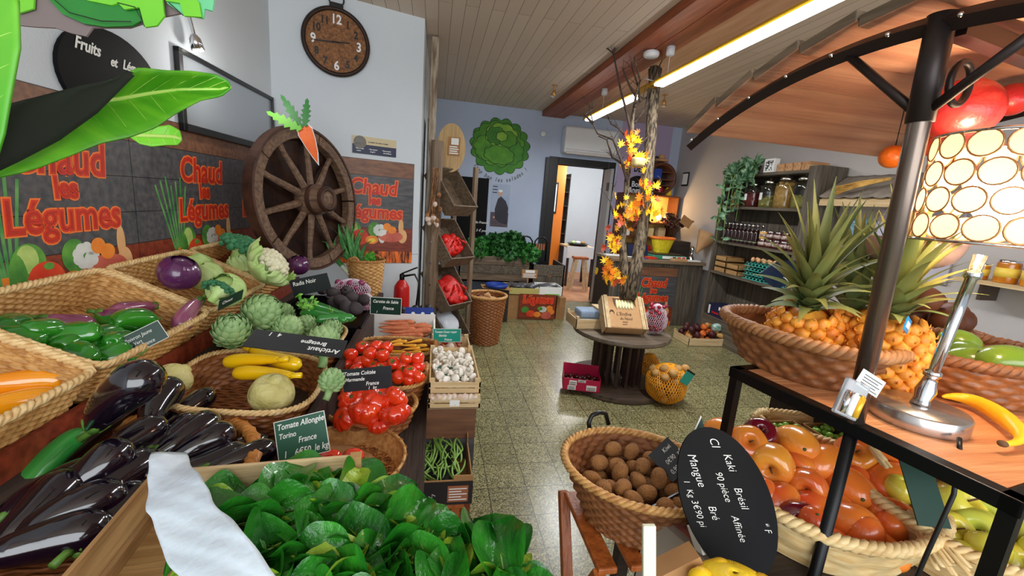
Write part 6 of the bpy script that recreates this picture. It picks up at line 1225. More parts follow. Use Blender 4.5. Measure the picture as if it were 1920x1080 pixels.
# bare tree with autumn leaves on the spool
bark = mat('grey_bark', (132, 116, 92), (52, 42, 34), rough=.9, scale=26, stretch=(2.4, 2.4, .5), bump=3, bscale=20, sharp=.1); twig = mat('twig_bark', (92, 74, 62), (60, 46, 40), rough=.85, scale=20)
t = thing('bare_tree', 'decorative bare tree trunk with thin branches standing on the spool table', 'tree', (1.80, 3.42, .502)); D_ = 3.55
def T(px, py, dd=0): return at(px, py, d=D_+dd)
b = MB().add(sweep([T(1178, 560), T(1192, 500), T(1204, 430, .03), T(1212, 350, .04), T(1220, 270, .05), T(1224, 200, .05), T(1226, 160, .05), T(1228, 128, .05)], [.058, .052, .046, .048, .046, .044, .045, .052], 14, mod=lambda a_, q: 1+.12*math.sin(3*a_+9*q)+.07*math.sin(7*a_+20*q)), bark); b.obj('trunk', t)
b = MB().add(sweep([T(1172, 560), T(1170, 500, .02), T(1166, 450), T(1172, 400, -.03), T(1176, 340), T(1184, 280, .02), T(1186, 220), T(1192, 180), T(1200, 150, .02), T(1190, 110), T(1180, 70)], [.044, .034, .030, .022, .022, .018, .015, .010, .008, .007, .004], 10, mod=lambda a_, q: 1+.12*math.sin(3*a_+12*q)), bark); b.obj('trunk', t)
gg = random.Random(31)
brs = [[(1176, 340), (1165, 300), (1150, 262), (1120, 250), (1112, 232), (1105, 200)], [(1172, 310), (1148, 295), (1138, 262), (1122, 255)], [(1184, 250), (1175, 210), (1164, 170), (1150, 100), (1120, 76)], [(1150, 100), (1158, 70)], [(1192, 180), (1180, 160), (1168, 130)], [(1190, 230), (1210, 205), (1216, 170), (1240, 116)], [(1184, 300), (1200, 270), (1218, 255)], [(1168, 430), (1150, 400), (1145, 380), (1152, 350)], [(1172, 400), (1190, 385), (1215, 365), (1240, 340)], [(1200, 190), (1196, 160), (1186, 130)], [(1112, 232), (1096, 215), (1110, 205)], [(1178, 260), (1160, 240), (1146, 232), (1140, 220)], [(1190, 200), (1205, 185), (1222, 180)]]
for k, l in enumerate(brs):
    n = len(l); pts = [T(x, y, gg.uniform(-.06, .06)) for x, y in l]; b = MB().add(sweep(pts, [.010*(1-i/n)+.0025 for i in range(n)], 6), twig)
    for j in range(5):
        i = gg.randrange(1, n); d = V(gg.uniform(-.13, .13), gg.uniform(-.08, .08), gg.uniform(.02, .13)); b.add(sweep([pts[i], pts[i]+d*.5+V(0, 0, .01), pts[i]+d], [.003, .002, .001], 5), twig)
    b.obj('branch', t)
lfs = [mat('maple_'+n, c, c2, rough=.5, scale=16) for n, c, c2 in (('yellow', (252, 208, 30), (246, 178, 20)), ('orange', (244, 150, 30), (232, 110, 24)), ('rust', (206, 82, 30), (176, 54, 24)))]
def maple():
    pts = []; 
    for k, (a_, r_) in enumerate([(-90, .05), (-60, .35), (-50, .22), (-20, .7), (-8, .36), (12, .85), (28, .42), (50, .9), (62, .45), (78, .55), (90, 1.0), (102, .55), (118, .45), (130, .9), (152, .42), (168, .85), (188, .36), (200, .7), (230, .22), (240, .35)]): pts.append((r_*math.cos(R(a_)), r_*math.sin(R(a_))))
    v = [V(x, y, .18*abs(x)+.1*(y-.4)**2) for x, y in pts]+[V(0, .1, 0)]; n = len(pts); return v, [(i, (i+1) % n, n) for i in range(n)], False
P_map = []
for m in lfs:
    o = MB().add(xf(maple(), Matrix.Scale(.040, 4)), m).obj('maple_leaf', None, loc=(0, 0, 0)); o.modifiers.new('t', 'SOLIDIFY').thickness = .0015; tag(o, 'maple leaf', 'leaf'); P_map.append(Proto(o))
cl = [(1182, 258, 12, 22), (1190, 285, 12, 20), (1212, 345, 6, 14), (1180, 400, 18, 26), (1200, 385, 16, 24), (1160, 415, 10, 22), (1150, 455, 14, 20), (1142, 500, 16, 20), (1152, 525, 10, 16), (1218, 360, 8, 18), (1175, 300, 8, 16), (1206, 315, 6, 14), (1225, 390, 8, 14)]
cols = {0: 'yellow', 1: 'orange', 2: 'rust red'}
for ci, (px, py, n, sp) in enumerate(cl):
    for k in range(n):
        c = 0 if gg.random() < .58 else (1 if gg.random() < .6 else 2)
        P_map[c].put(T(px+gg.gauss(0, sp*.5), py+gg.gauss(0, sp*.55), -.08+gg.uniform(-.05, .05)), Euler((PI/2+gg.uniform(-.7, .5), gg.uniform(-1.5, 1.5), gg.uniform(-.7, .7))), gg.uniform(.8, 1.5), '%s artificial maple leaf wound around the bare tree' % cols[c], '%s maple leaves on the tree' % cols[c])
tag(one(lathe(prof([(.003, -.04), (.05, -.03), (.058, 0), (.05, .03), (.003, .035)], 16), 24, lambda a_, q: 1+.06*math.cos(8*a_)), mat('cream_gourd', (232, 222, 170), (196, 176, 110), rough=.5, scale=14), 'ornamental_gourd', loc=T(1196, 304, -.12)), 'small cream ornamental gourd wedged in the tree', 'gourd')
tag(MB().add(sweep([(T(1222, 150)+V(-.055*math.cos(a_), .055*math.sin(a_), .02*math.sin(a_))) for a_ in [2*PI*i/20 for i in range(20)]], .004, 5, closed=True), white).obj('cable_tie'), 'white cable tie around the top of the tree trunk', 'cable tie')
# crate of vegetables on the floor
t = crate('pale_crate', 'low pale wooden crate of root vegetables on the floor before the shelf unit', 3.0, 3.50, 4.28, 4.62, .002, .11, pale_x, pale_y, 1)
for i, p in enumerate(pack(36, .04, lambda x, y: True, lambda x, y: .01, (3.05, 3.45, 4.33, 4.57), 5, 12, lim=.26)):
    m = i % 4; 
    if m == 0: P_pt = globals().get('P_pt') or multi('potato', 'potato', [('tuber', [(ball(.045, .035, .033, 14, 10, nz=.03), m_pot)])]); P_pt.put(p, rnd_rot(g), 1, 'yellow potato in the low pale crate on the floor', 'potatoes in the floor crate')
    elif m == 1: P_or = globals().get('P_or') or multi('onion', 'onion', [('bulb', [(lathe(prof([(.003, -.035), (.035, -.02), (.04, .005), (.015, .035), (.004, .045)], 16), 16), mat('orange_onion', (224, 112, 40), (200, 84, 30), rough=.35, scale=10))])]); P_or.put(p, rnd_rot(g), 1, 'orange onion in the low pale crate on the floor', 'onions in the floor crate')
    else: P_bb = globals().get('P_bb') or multi('beetroot', 'beetroot', [('root', [(ball(.042, .042, .038, 14, 10, nz=.03), mat('beet_skin', (52, 18, 24), (78, 28, 30), rough=.5, scale=10))])]); P_bb.put(p, rnd_rot(g), 1, 'dark beetroot in the low pale crate on the floor', 'beetroots in the floor crate')
tag(one(blob(.07, .05, .05, 0, 3), mat('green_bag', (20, 120, 96), (200, 220, 210), rough=.35, scale=20), 'plastic_bag', loc=(3.40, 4.38, .21)), 'small green plastic bag on the floor crate', 'bag')
# ---------------- grey shelf unit with jars
X0, X1, Y0, Y1 = 3.45, 3.74, 3.56, 4.74
t = thing('shelf_unit', 'tall grey wooden shelf unit along the right wall', 'shelf', ((X0+X1)/2, (Y0+Y1)/2, 0))
SZ = [.30, .86, 1.235, 1.655, 2.02]
for k, z_ in enumerate(SZ): one(bbox(X0+.004, X1, Y0, Y1, z_-.03, z_), shelf_x, 'shelf_board', t, bevel=.002)
one(bbox(X0, X1, Y1, Y1+.035, 0, 2.06), shelf_z, 'side_panel', t, bevel=.002); one(bbox(X0, X1, Y0-.09, Y0, 0, 2.05), shelf_z, 'side_panel', t, bevel=.002); one(bbox(X1, X1+.015, Y0, Y1, 0, 2.03), shelf_z, 'back_panel', t); one(bbox(X0, X0+.02, Y0, Y1, .0, .27), shelf_x, 'kick_board', t)
one(bbox(X0, X1, 3.43, 3.47, 0, 2.05), shelf_z, 'end_panel', t)
for k in range(4): tag(one(bbox(X0+.03, X1-.04, 3.6+.1*k, 3.69+.1*k, 2.022, 2.10), wood('striped_box', (214, 170, 120), (170, 110, 66), 'x'), 'wooden_box'), '%s small striped wooden box on top of the shelf unit' % ['rightmost', 'second from right', 'third from right', 'leftmost'][k], 'box')
tag(MB().add(bbox(3.46, 3.52, 4.02, 4.16, 2.022, 2.16), paper).add(bbox(3.458, 3.46, 4.04, 4.14, 2.04, 2.14), mat('doodle_print', (20, 20, 20), (240, 240, 240), scale=60, sharp=.03)).obj('patterned_box'), 'black and white patterned box on top of the shelf unit', 'box')
# trailing plant
plm = mat('trailing_leaf', (24, 84, 44), (150, 190, 150), rough=.4, scale=24, stretch=(1, 1, .3), sharp=.2); t = thing('trailing_plant', 'potted plant trailing green striped leaves over the left end of the shelf', 'plant', (3.56, 4.42, 2.022)); one(lathe([(.05, 0), (.07, .10), (.066, .10), (.05, .01)], 20), black, 'plant_pot', t, loc=(0, 0, 0)); b = MB(); s = MB(); gg = random.Random(13)
for k in range(15):
    y_ = gg.uniform(4.2, 4.72); x_ = 3.42+gg.uniform(-.03, .02); dep = gg.uniform(.1, .9) if y_ > 4.4 else gg.uniform(0, .2)
    pts = [V(3.56, 4.42, 2.12), V(3.50, (4.42+y_)/2, 2.17), V(x_, y_, 2.06), V(x_-.01, y_, 2.06-dep*.5), V(x_, y_+gg.uniform(-.04, .04), 2.06-dep)]; s.add(sweep(pts, .003, 4), m_spst)
    for j in range(14):
        q = gg.uniform(.6, 3.99); i = int(q); p = pts[i].lerp(pts[i+1], q-i); b.add(grid(3, 4, lambda u, v: ((u-.5)*.05*math.sin(PI*min(1, .12+v*.9)), v*.095, .014*math.sin(v*3)-.02*abs(u-.5))), plm, Matrix.Translation(p)@rnd_rot(gg).to_matrix().to_4x4())
s.obj('stems', t); b.obj('leaves', t)
# big glass jars
def jar(lab, y, x, r, h, fill, fm_, lid=True, label=False):
    t = thing('glass_jar', lab, 'jar', (x, y, SZ[3]+.001)); b = MB(); pr = prof([(r*.9, 0), (r, .02), (r, h*.72), (r*.72, h*.86), (r*.66, h*.92)], 18); one(lathe(pr, 24), glass, 'glass_body', t, loc=(0, 0, 0))
    gg = random.Random(int(y*100)); b = MB()
    for k in range(60):
        a_, q = gg.uniform(0, 6.28), r*.84*math.sqrt(gg.random()); b.add(ball(.018, .016, .014, 7, 5, (q*math.cos(a_), q*math.sin(a_), .02+fill*h*gg.random())), fm_)
    b.add(lathe([(r*.86, .008), (r*.86, fill*h), (.001, fill*h+.01)], 16), fm_); o = b.obj('contents', t, loc=(0, 0, 0)); o['kind'] = 'stuff'
    if lid: one(mv(lathe([(r*.70, 0), (r*.72, .008), (r*.72, .03), (r*.5, .036), (.012, .038), (.02, .055), (.001, .065)], 22), 0, 0, h*.9), chrome, 'lid', t, loc=(0, 0, 0))
    if label: one(([V(-(r+.002)*math.cos(a_), (r+.002)*math.sin(a_), z_) for z_ in (h*.28, h*.55) for a_ in [-.6+1.2*i/8+.5 for i in range(9)]], [(i, i+1, i+10, i+9) for i in range(8)], True), paper, 'paper_label', t, loc=(0, 0, 0))
fr_ = mat('dried_red_fruit', (110, 26, 26), (150, 44, 30), rough=.6, scale=30); fy_ = mat('dried_yellow_fruit', (232, 190, 110), (206, 152, 70), rough=.6, scale=30); fg_ = mat('dried_green_fruit', (196, 186, 100), (160, 150, 70), rough=.6, scale=30)
jar('glass jar of dark red dried fruit with white label, leftmost of the big jars', 4.34, 3.54, .085, .26, .55, fr_, True, True); jar('glass jar with white label and pale fruit, second of the big jars', 4.11, 3.54, .085, .28, .35, fg_, True, True); jar('tallest glass jar full of golden dried fruit', 3.89, 3.54, .095, .31, .7, fy_); jar('glass jar with greenish dried slices, rightmost of the big jars', 3.66, 3.54, .095, .30, .35, fg_)
for k in range(2): tag(one(lathe(prof([(.03, 0), (.03, .10), (.012, .14), (.013, .17)], 10), 12), mat('amber_glass', (120, 100, 50), rough=.15), 'small_bottle', loc=(3.50, 4.60-.08*k, SZ[3]+.001)), ['leftmost little amber bottle under the trailing plant', 'second little amber bottle under the trailing plant'][k], 'bottle')
# row of bottles
dkgl = mat('dark_syrup_glass', (42, 20, 20), rough=.08, coat=.6)
def bottle(labm): return multi('syrup_bottle', 'bottle', [('bottle_body', [(lathe(prof([(.026, 0), (.028, .01), (.028, .13), (.011, .175), (.010, .21)], 20), 16), dkgl)]), ('cap', [(lathe([(.0125, .205), (.0125, .235), (.0, .236)], 12), chrome)]), ('paper_label', [(lathe([(.0287, .03), (.0287, .10)], 16), labm)])])
bt = [(bottle(mat('label_green', (96, 160, 90), (220, 226, 190), rough=.5, scale=50)), 'green'), (bottle(mat('label_plum', (110, 80, 110), (220, 210, 215), rough=.5, scale=50)), 'plum coloured')]
for row in range(2):
    for k in range(9): q = 1 if k in (1, 2, 6) else 0; bt[q][0].put((3.50+.07*row, 4.66-.066*k, SZ[2]+.001), (0, 0, k), .98, 'dark syrup bottle with %s label in the row on the third shelf' % bt[q][1], 'syrup bottles with %s labels' % bt[q][1])
def pot(r, h, m, labm): return multi('preserve_jar', 'jar', [('glass_body', [(lathe(prof([(r*.9, 0), (r, .01), (r, h*.8), (r*.86, h*.9)], 12), 18), m)]), ('lid', [(lathe([(r*.9, h*.86), (r*.92, h*.88), (r*.92, h), (.001, h)], 18), chrome)]), ('paper_label', [(lathe([(r*1.02, h*.25), (r*1.02, h*.65)], 18), labm)])])
lbw = mat('label_mixed', (220, 210, 200), (120, 60, 50), rough=.5, scale=40); P_pot1 = pot(.045, .085, dkf, lbw); P_pot2 = pot(.045, .085, fy_, lbw)
for k in range(9):
    lv = k//5; y_ = 4.02-.10*(k % 5); (P_pot2 if k == 5 else P_pot1).put((3.50, y_, SZ[2]+.001+.087*lv), (0, 0, k), 1, 'golden preserve jar on the upper layer of jars' if k == 5 else 'dark preserve jar with pale label stacked right of the bottles', None if k == 5 else 'dark preserve jars on the third shelf')
for k in range(4): P_pot1.put((3.61, 3.98-.11*k, SZ[2]+.001), (0, 0, k), 1, 'dark preserve jar with pale label in the back row', 'dark preserve jars in the back row')
# egg trays
tl_ = mat('egg_tray_teal', (72, 170, 156), (56, 150, 140), rough=.8, scale=10)
def egg_tray():
    def fn(u, v): return (-.13+.26*u, -.145+.29*v, .022+.017*math.cos(u*2*PI*5)*math.cos(v*2*PI*5.5)+.004)
    return multi('egg_tray', 'egg tray', [('tray', [(grid(40, 44, fn), tl_), (bbox(-.135, .135, -.15, .15, .0, .006), tl_)])])
P_egg = egg_tray(); 
for c, y_ in enumerate((4.04, 3.72)):
    for k in range(4): P_egg.put((3.60, y_, SZ[1]+.002+k*.050+(.004 if c else 0)), (0, 0, 0), 1, '%s teal egg tray of the %s stack' % (['lowest', 'second', 'third', 'top'][k], ['left', 'right'][c]))
P_e = multi('egg', 'egg', [('shell', [(ball(.021, .021, .027, 12, 8), mat('egg_shell', (226, 170, 120), rough=.5))])])
for k in range(14): P_e.put((3.50+.052*(k//7), 3.60+.085*(k % 7), SZ[1]+.225), (.2, 0, 0), 1, 'brown egg in the upper teal egg trays', 'eggs in the trays')
P_egg.put((3.60, 3.98, SZ[0]+.002), (0, 0, 0), 1, 'single teal egg tray on the lowest shelf')
for k, (y_, z_) in enumerate(((4.60, 0), (4.60, .07), (4.38, 0), (4.38, .07), (4.60, .14))):
    t = crate('wooden_tray', ['leftmost bottom', 'middle left', 'bottom right', 'top right', 'top left'][k]+' shallow yellow wooden tray stacked beside the egg trays', 3.47, 3.72, y_-.10, y_+.10, SZ[1]+.002+z_, SZ[1]+.06+z_, tan_x, tan_y, 1, post=False)
t = thing('navy_box', 'navy blue printed box with white corner at the left of the lowest shelf', 'box', (3.57, 4.55, SZ[0]+.001)); one(bbox(3.47, 3.70, 4.42, 4.68, SZ[0]+.001, SZ[0]+.15), navy, 'box_body', t); b = MB().add(bbox(3.468, 3.47, 4.64, 4.67, SZ[0]+.02, SZ[0]+.13), paper).add(bbox(3.468, 3.47, 4.45, 4.48, SZ[0]+.10, SZ[0]+.14), paper).add(bbox(3.468, 3.47, 4.47, 4.60, SZ[0]+.04, SZ[0]+.06), red); b.obj('printed_marks', t)
t = thing('navy_box', 'navy blue box with red letters right of the other navy box', 'box', (3.57, 4.28, SZ[0]+.001)); one(bbox(3.47, 3.70, 4.16, 4.40, SZ[0]+.001, SZ[0]+.11), navy, 'box_body', t); one(text('LEET', .075, 0, .001, .001, 'LEFT', .9), red, 'printed_lettering', t, loc=V(3.469-3.57, 4.385-4.28, .03), rot=(PI/2, 0, -PI/2))
tag(one(blob(.06, .05, .05, 0, 8), film, 'plastic_bag', loc=(3.58, 4.32, SZ[0]+.16)), 'crumpled white and red bag on top of the navy box', 'bag'); tag(one(bbox(3.50, 3.70, 3.76, 4.0-.0, SZ[0]+.055, SZ[0]+.16), cardb, 'cardboard_box'), 'brown cardboard box on the lowest shelf behind the pineapple basket', 'box')
# low wall pieces right of the shelf: roofed shelf, picture, straw, more jars
sh = mat('grey_shingle', (150, 138, 126), (120, 110, 100), rough=.8, scale=12)
t = thing('roofed_shelf', 'small wall shelf with scalloped shingle roof right of the shelf unit', 'shelf', (3.62, 2.9, 1.70)); 
def fn(u, v): return (3.47+.27*v, 3.42-1.1*u, 1.775+.20*v-.012*abs(math.sin(u*PI*9))*(1 if v < .15 else .4))
o = one(grid(72, 8, fn), sh, 'shingle_roof', t); o.modifiers.new('t', 'SOLIDIFY').thickness = .012; one(bbox(3.48, 3.50, 2.32, 3.41, 1.69, 1.745), pale_y, 'front_board', t); one(bbox(3.5, 3.74, 2.32, 3.41, 1.745, 1.757), pale_y, 'shelf_board', t)
t = thing('straw_bunch', 'bunch of golden wheat straw lying on the little shingle roof', 'wheat', (3.52, 2.95, 1.86)); b = MB()
for k in range(40): b.add(sweep([V(3.50+.02*gg.random(), 2.85, 1.90+.02*gg.random()), V(3.46, 3.02, 1.87+gg.uniform(-.02, .03)), V(3.42, 3.20+gg.uniform(-.05, .05), 1.83+gg.uniform(-.05, .03))], .003, 4), mat('straw', (226, 180, 96), (190, 140, 60), rough=.6, scale=20))
b.obj('stalks', t)
x_ = 3.73; tag(MB().add(bbox(x_, 3.75, 3.13, 3.40, 1.30, 1.60), mat('picture_blue', (150, 196, 226), (60, 110, 130), rough=.5, scale=9, stretch=(1, 1, 4))).obj('small_picture'), 'blue landscape picture on the right wall beside the shelf unit', 'picture')
b = MB().add(bbox(3.735, 3.752, 2.45, 3.05, 1.15, 1.68), mat('wall_chart', (196, 190, 206), rough=.7))
for (y_, z_, r_, m) in ((2.92, 1.60, .045, red), (2.76, 1.62, .07, mat('chart_pink', (226, 150, 130), rough=.7)), (2.78, 1.45, .11, mat('chart_green', (60, 110, 50), rough=.7)), (2.93, 1.42, .05, orprint)): b.add(rot(disc(r_, r_, 0, 22, .001), 0, -PI/2), m, Matrix.Translation((3.734, y_, z_)))
tag(b.obj('wall_chart'), 'pale chart with coloured circles on the right wall behind the pineapples', 'chart')
t = thing('jar_shelf', 'short wall shelf with honey jars at the right edge of the picture', 'shelf', (3.62, 1.9, 1.2)); one(bbox(3.48, 3.75, 1.5, 2.25, 1.215, 1.24), pale_y, 'shelf_board', t)
for y_ in (1.6, 2.15): one(bbox(3.6, 3.75, y_, y_+.02, 1.1, 1.215), steel, 'bracket', t)
P_hon = pot(.05, .13, mat('honey', (214, 140, 30), (180, 100, 20), rough=.2, coat=.6, scale=8), mat('honey_label', (240, 206, 80), rough=.5))
for k in range(5): P_hon.put((3.56, 2.16-.13*k, 1.242), (0, 0, 0), .8 if k == 0 else 1.1, ['smallest honey jar at the left end of the short wall shelf', 'honey jar second from the left on the short wall shelf', 'honey jar third from the left on the short wall shelf', 'honey jar fourth from the left on the short wall shelf', 'honey jar at the right end of the short wall shelf'][k])
# ---------------- market cart with wooden canopy, right foreground
def tmat(name, c, emit=0, mixf=.5, rough=.5):
    m = bpy.data.materials.new(name); m.use_nodes = True; nt = m.node_tree; N = nt.nodes; b = N['Principled BSDF']; b.inputs['Base Color'].default_value = lin(c)+(1,); b.inputs['Roughness'].default_value = rough
    tr = N.new('ShaderNodeBsdfTranslucent'); tr.inputs[0].default_value = lin(c)+(1,); mx = N.new('ShaderNodeMixShader'); mx.inputs[0].default_value = mixf
    nt.links.new(b.outputs[0], mx.inputs[1]); nt.links.new(tr.outputs[0], mx.inputs[2]); nt.links.new(mx.outputs[0], N['Material Output'].inputs[0]); return m
A_ = V(.80, .918, 1.12); e1 = V(.178, -.984, 0).normalized(); e2 = V(.984, .178, 0).normalized(); PL = A_+e1*.28; PL.z = 0
TW, TL = .80, .508
cart = thing('market_cart', 'black metal market cart frame with a brown board top and curved plank canopy', 'cart', (PL+e2*TW/2))
def Q(a, b_, z): p = A_+e1*a+e2*b_; return V(p.x, p.y, z)
for a in (0, TL): one(beam(Q(a, -.015, 1.107), Q(a, TW, 1.107), .028, .028), blackm, 'frame_rail', cart, bevel=.002)
for b_ in (0, TW): one(beam(Q(-.014, b_, 1.107), Q(TL+.014, b_, 1.107), .030, .028), blackm, 'frame_rail', cart, bevel=.002)
for a, b_ in ((0, 0), (TL, 0), (0, TW), (TL, TW)): one(beam(Q(a, b_, 0), Q(a, b_, 1.095), .022, .022, up=e1), blackm, 'leg', cart)
one(xf(bbox(0, TL-.03, 0, TW-.03, 1.106, 1.118), basis(V(Q(.015, .018, 0).x, Q(.015, .018, 0).y, 0), e1, e2)@Matrix.Scale(-1, 4, (0, 0, 1))), None, 'tmp', cart); bpy.data.objects.remove(bpy.data.objects['tmp'])
bt_ = wood('reddish_board', (224, 162, 112), (190, 122, 78), 'x', rough=.45)
c0 = [Q(.016, .016, 0), Q(TL-.016, .016, 0), Q(TL-.016, TW-.016, 0), Q(.016, TW-.016, 0)]; one((([V(p.x, p.y, z) for z in (1.108, 1.12) for p in c0]), [(3, 2, 1, 0), (4, 5, 6, 7), (0, 1, 5, 4), (1, 2, 6, 5), (2, 3, 7, 6), (3, 0, 4, 7)], False), bt_, 'table_board', cart)
def poles(b_):
    p = PL+e2*b_; p2 = p+V(-.035, 0, 0); p1 = p.lerp(p2, .77)
    one(sweep([V(p.x, p.y, 0), V(p.x, p.y, 1.12)], .012, 12), blackm, 'pole', cart); one(sweep([V(p.x, p.y, 1.12), V(p1.x, p1.y, 1.69), V(p1.x, p1.y, 1.695)], .0165, 20), steel, 'pole', cart)
    one(sweep([V(p1.x, p1.y, 1.69), V(p2.x, p2.y, 1.86)], .020, 20), mat('dark_pole_sleeve', (52, 44, 42), rough=.4, metal=.6), 'pole_sleeve', cart)
poles(0); poles(TW-.02)
AZ = lambda s: 1.872-(s-.10)**2/2.32
k1 = V(.03, -1, 0).normalized(); k2 = V(1, .03, 0).normalized()
def ap(s, b_, dz=0): p = PL+V(-.035, 0, 0)-k1*s+k2*b_; return V(p.x, p.y, AZ(s)+dz)
canp = wood('canopy_plank', (206, 152, 118), (172, 112, 84), 'x', rough=.5, scale=.7)
me_dark = mat('canopy_bar', (50, 40, 38), rough=.4, metal=.5)
CL = .78
for b_ in (.0, CL-.08): one(sweep([ap(-.46+(1.11 if b_ == 0 else 1.05)*i/30, b_, -.022) for i in range(31)], .016, 4, smooth=False), me_dark, 'arched_bar', cart)
for k in range(9):
    s1 = .632-k*.128; s0 = s1-.124; P0, P1 = ap(s0, -.035, .004+.014), ap(s1, -.035, .004); L_ = P1-P0; nrm = k2.cross(L_).normalized(); nrm = nrm if nrm.z > 0 else -nrm
    v = []; 
    for bb_ in (0, CL):
        for q in (P0, P1):
            for h_ in (0, .022): v.append(q+k2*bb_+nrm*h_)
    one((v, [(0, 1, 3, 2), (4, 6, 7, 5), (0, 2, 6, 4), (1, 5, 7, 3), (0, 4, 5, 1), (2, 3, 7, 6)], False), canp, 'canopy_plank', cart, bevel=.003); me_ = [c for c in cart.children if c.name.startswith('canopy_plank')][-1].data
    me_.materials.append(old_wood_y)
    for i_, p_ in enumerate(me_.polygons): p_.material_index = 0 if i_ == 2 else 1
b = MB()
for k in range(11):
    for bb_ in (.0,): c_ = ap(.62-.11*k, bb_-.019, -.022); b.add(ball(.0045, .0045, .0045, 8, 6, c_), chrome)
b.obj('screws', cart)
for s in (.155, -.155): one(sweep([V(PL.x-.027, PL.y, 1.70), ap(s, 0, -.03)], .008, 10), me_dark, 'strut', cart)
one(beam(V(PL.x, PL.y, 1.845), V(PL.x, PL.y, 1.845)+e2*(TW-.02), .03, .03), me_dark, 'ridge_bar', cart)
pr_ = V(PL.x, PL.y, 0)+e2*.05; one(sweep([V(pr_.x, pr_.y, 1.765)+e2*.03*math.cos(a_)+V(0, 0, .035*math.sin(a_)) for a_ in [2*PI*i/20 for i in range(20)]], .006, 8, closed=True), me_dark, 'ring_hook', cart)
# hanging ball ornaments
bal = {n: mat('paper_ball_'+n, c, c2, rough=.35, coat=.3, scale=14, bump=1, bscale=40) for n, c, c2 in (('red', (226, 66, 56), (196, 40, 44)), ('orange', (250, 132, 30), (240, 108, 20)), ('coral', (246, 110, 66), (232, 84, 50)))}
for px, py, d, r_, m, lab in ((1803, 207, .92, 58, 'red', 'big red ball ornament hanging under the canopy beside the pole'), (1897, 187, .98, 30, 'red', 'red ball ornament hanging at the right edge of the picture'), (1674, 294, 1.12, 22, 'orange', 'small orange ball ornament hanging left of the pole'), (1772, 268, 1.02, 32, 'coral', 'coral ball ornament hanging just below the big red one'), (1800, 312, 1.15, 24, 'coral', 'lowest coral ball ornament half hidden by the lamp shade')):
    p = at(px, py, d=d); r = r_*d/790; t = thing('ball_ornament', lab, 'ornament', p-V(0, 0, r)); one(ball(r, r, r*.95, 28, 20, p), bal[m], 'ball', t); s_ = (p-PL).dot(-e1); one(sweep([p+V(0, 0, r*.9), V(p.x, p.y, min(1.84, AZ(s_)-.02))], .0012, 5), black, 'hanging_string', t)
# table lamp with shell disc shade
lp = V(1.0, .640, 1.121); t = thing('table_lamp', 'chrome table lamp with glowing shade of round shell discs', 'lamp', lp)
one(mv(lathe([(.079, 0), (.080, .003), (.080, .030), (.077, .034), (.001, .035)], 48), *lp), mat('satin_silver', (190, 184, 180), rough=.25, metal=.9), 'base', t); ts = V(.06, .012, .30); tp = lp+V(0, 0, .035)
one(sweep([tp, tp+ts*.04, tp+ts*.10, tp+ts*.16, tp+ts*.2, tp+ts*.205, tp+ts*.24, tp+ts*.25, tp+ts*.88, tp+ts*.89, tp+ts*.93, tp+ts*.94, tp+ts*1.04], [.017, .014, .018, .013, .0115, .015, .015, .0095, .0095, .014, .014, .010, .011], 20), chrome, 'stem', t)
sc0 = tp+ts*1.12; Rs, Hs = .112, .20
shell = tmat('shell_pane', (255, 240, 222), mixf=.7, rough=.3); wire = mat('brass_wire', (190, 140, 90), rough=.3, metal=.7)
b = MB(); w = MB(); rows, cols_ = 4, 14
for rr_ in range(rows):
    for k in range(cols_):
        a_ = 2*PI*(k+.5*(rr_ % 2))/cols_; c_ = V(Rs*math.cos(a_), Rs*math.sin(a_), .027+Hs*(rr_)/rows); M_ = Matrix.Translation(sc0+c_)@Matrix.Rotation(a_, 4, 'Z')@Matrix.Rotation(PI/2, 4, 'Y')
        b.add(disc(.022, .022, 0, 18, .001), shell, M_); w.add(sweep([(.0235*math.cos(q), .0235*math.sin(q), .0005) for q in [2*PI*i/18 for i in range(18)]], .0017, 5, closed=True), wire, M_)
b.obj('shell_discs', t); 
for z_ in (0, Hs): w.add(sweep([sc0+V(Rs*math.cos(q), Rs*math.sin(q), z_) for q in [2*PI*i/48 for i in range(48)]], .0035, 6, closed=True), chrome)
for k in range(3): a_ = 2*PI*k/3; w.add(sweep([sc0+V(Rs*math.cos(a_), Rs*math.sin(a_), 0), sc0+V(0, 0, .0)], .002, 5), chrome)
w.obj('wire_frame', t)
lc_ = tmat('shade_lining', (250, 170, 110), mixf=.7); 
one(ball(.042, .042, .05, 20, 14, sc0+V(0, 0, .09)), mat('bulb_hot', (255, 240, 215), emit=30), 'bulb', t)
point('table_lamp_light', sc0+V(0, 0, .09), 17, (1, .72, .46), .055)
one(sweep([lp+V(-.02, -.087, .012), lp+V(-.035, -.10, .0), lp+V(-.05, -.12, -.08), lp+V(-.075, -.12, -.25), lp+V(-.085, -.10, -.45)], .004, 8), black, 'power_cord', t)
tag(MB().add(lathe(prof([(.05, 0), (.085, .02), (.10, .06), (.098, .065), (.075, .03), (.002, .01)], 14), 28), mat('pink_glass_bowl', (236, 196, 176), rough=.15, trans=.5)).obj('glass_bowl', None, loc=tp+ts*1.0+V(.10, .20, -.035)), 'translucent pinkish bowl behind the top of the lamp stem', 'bowl')
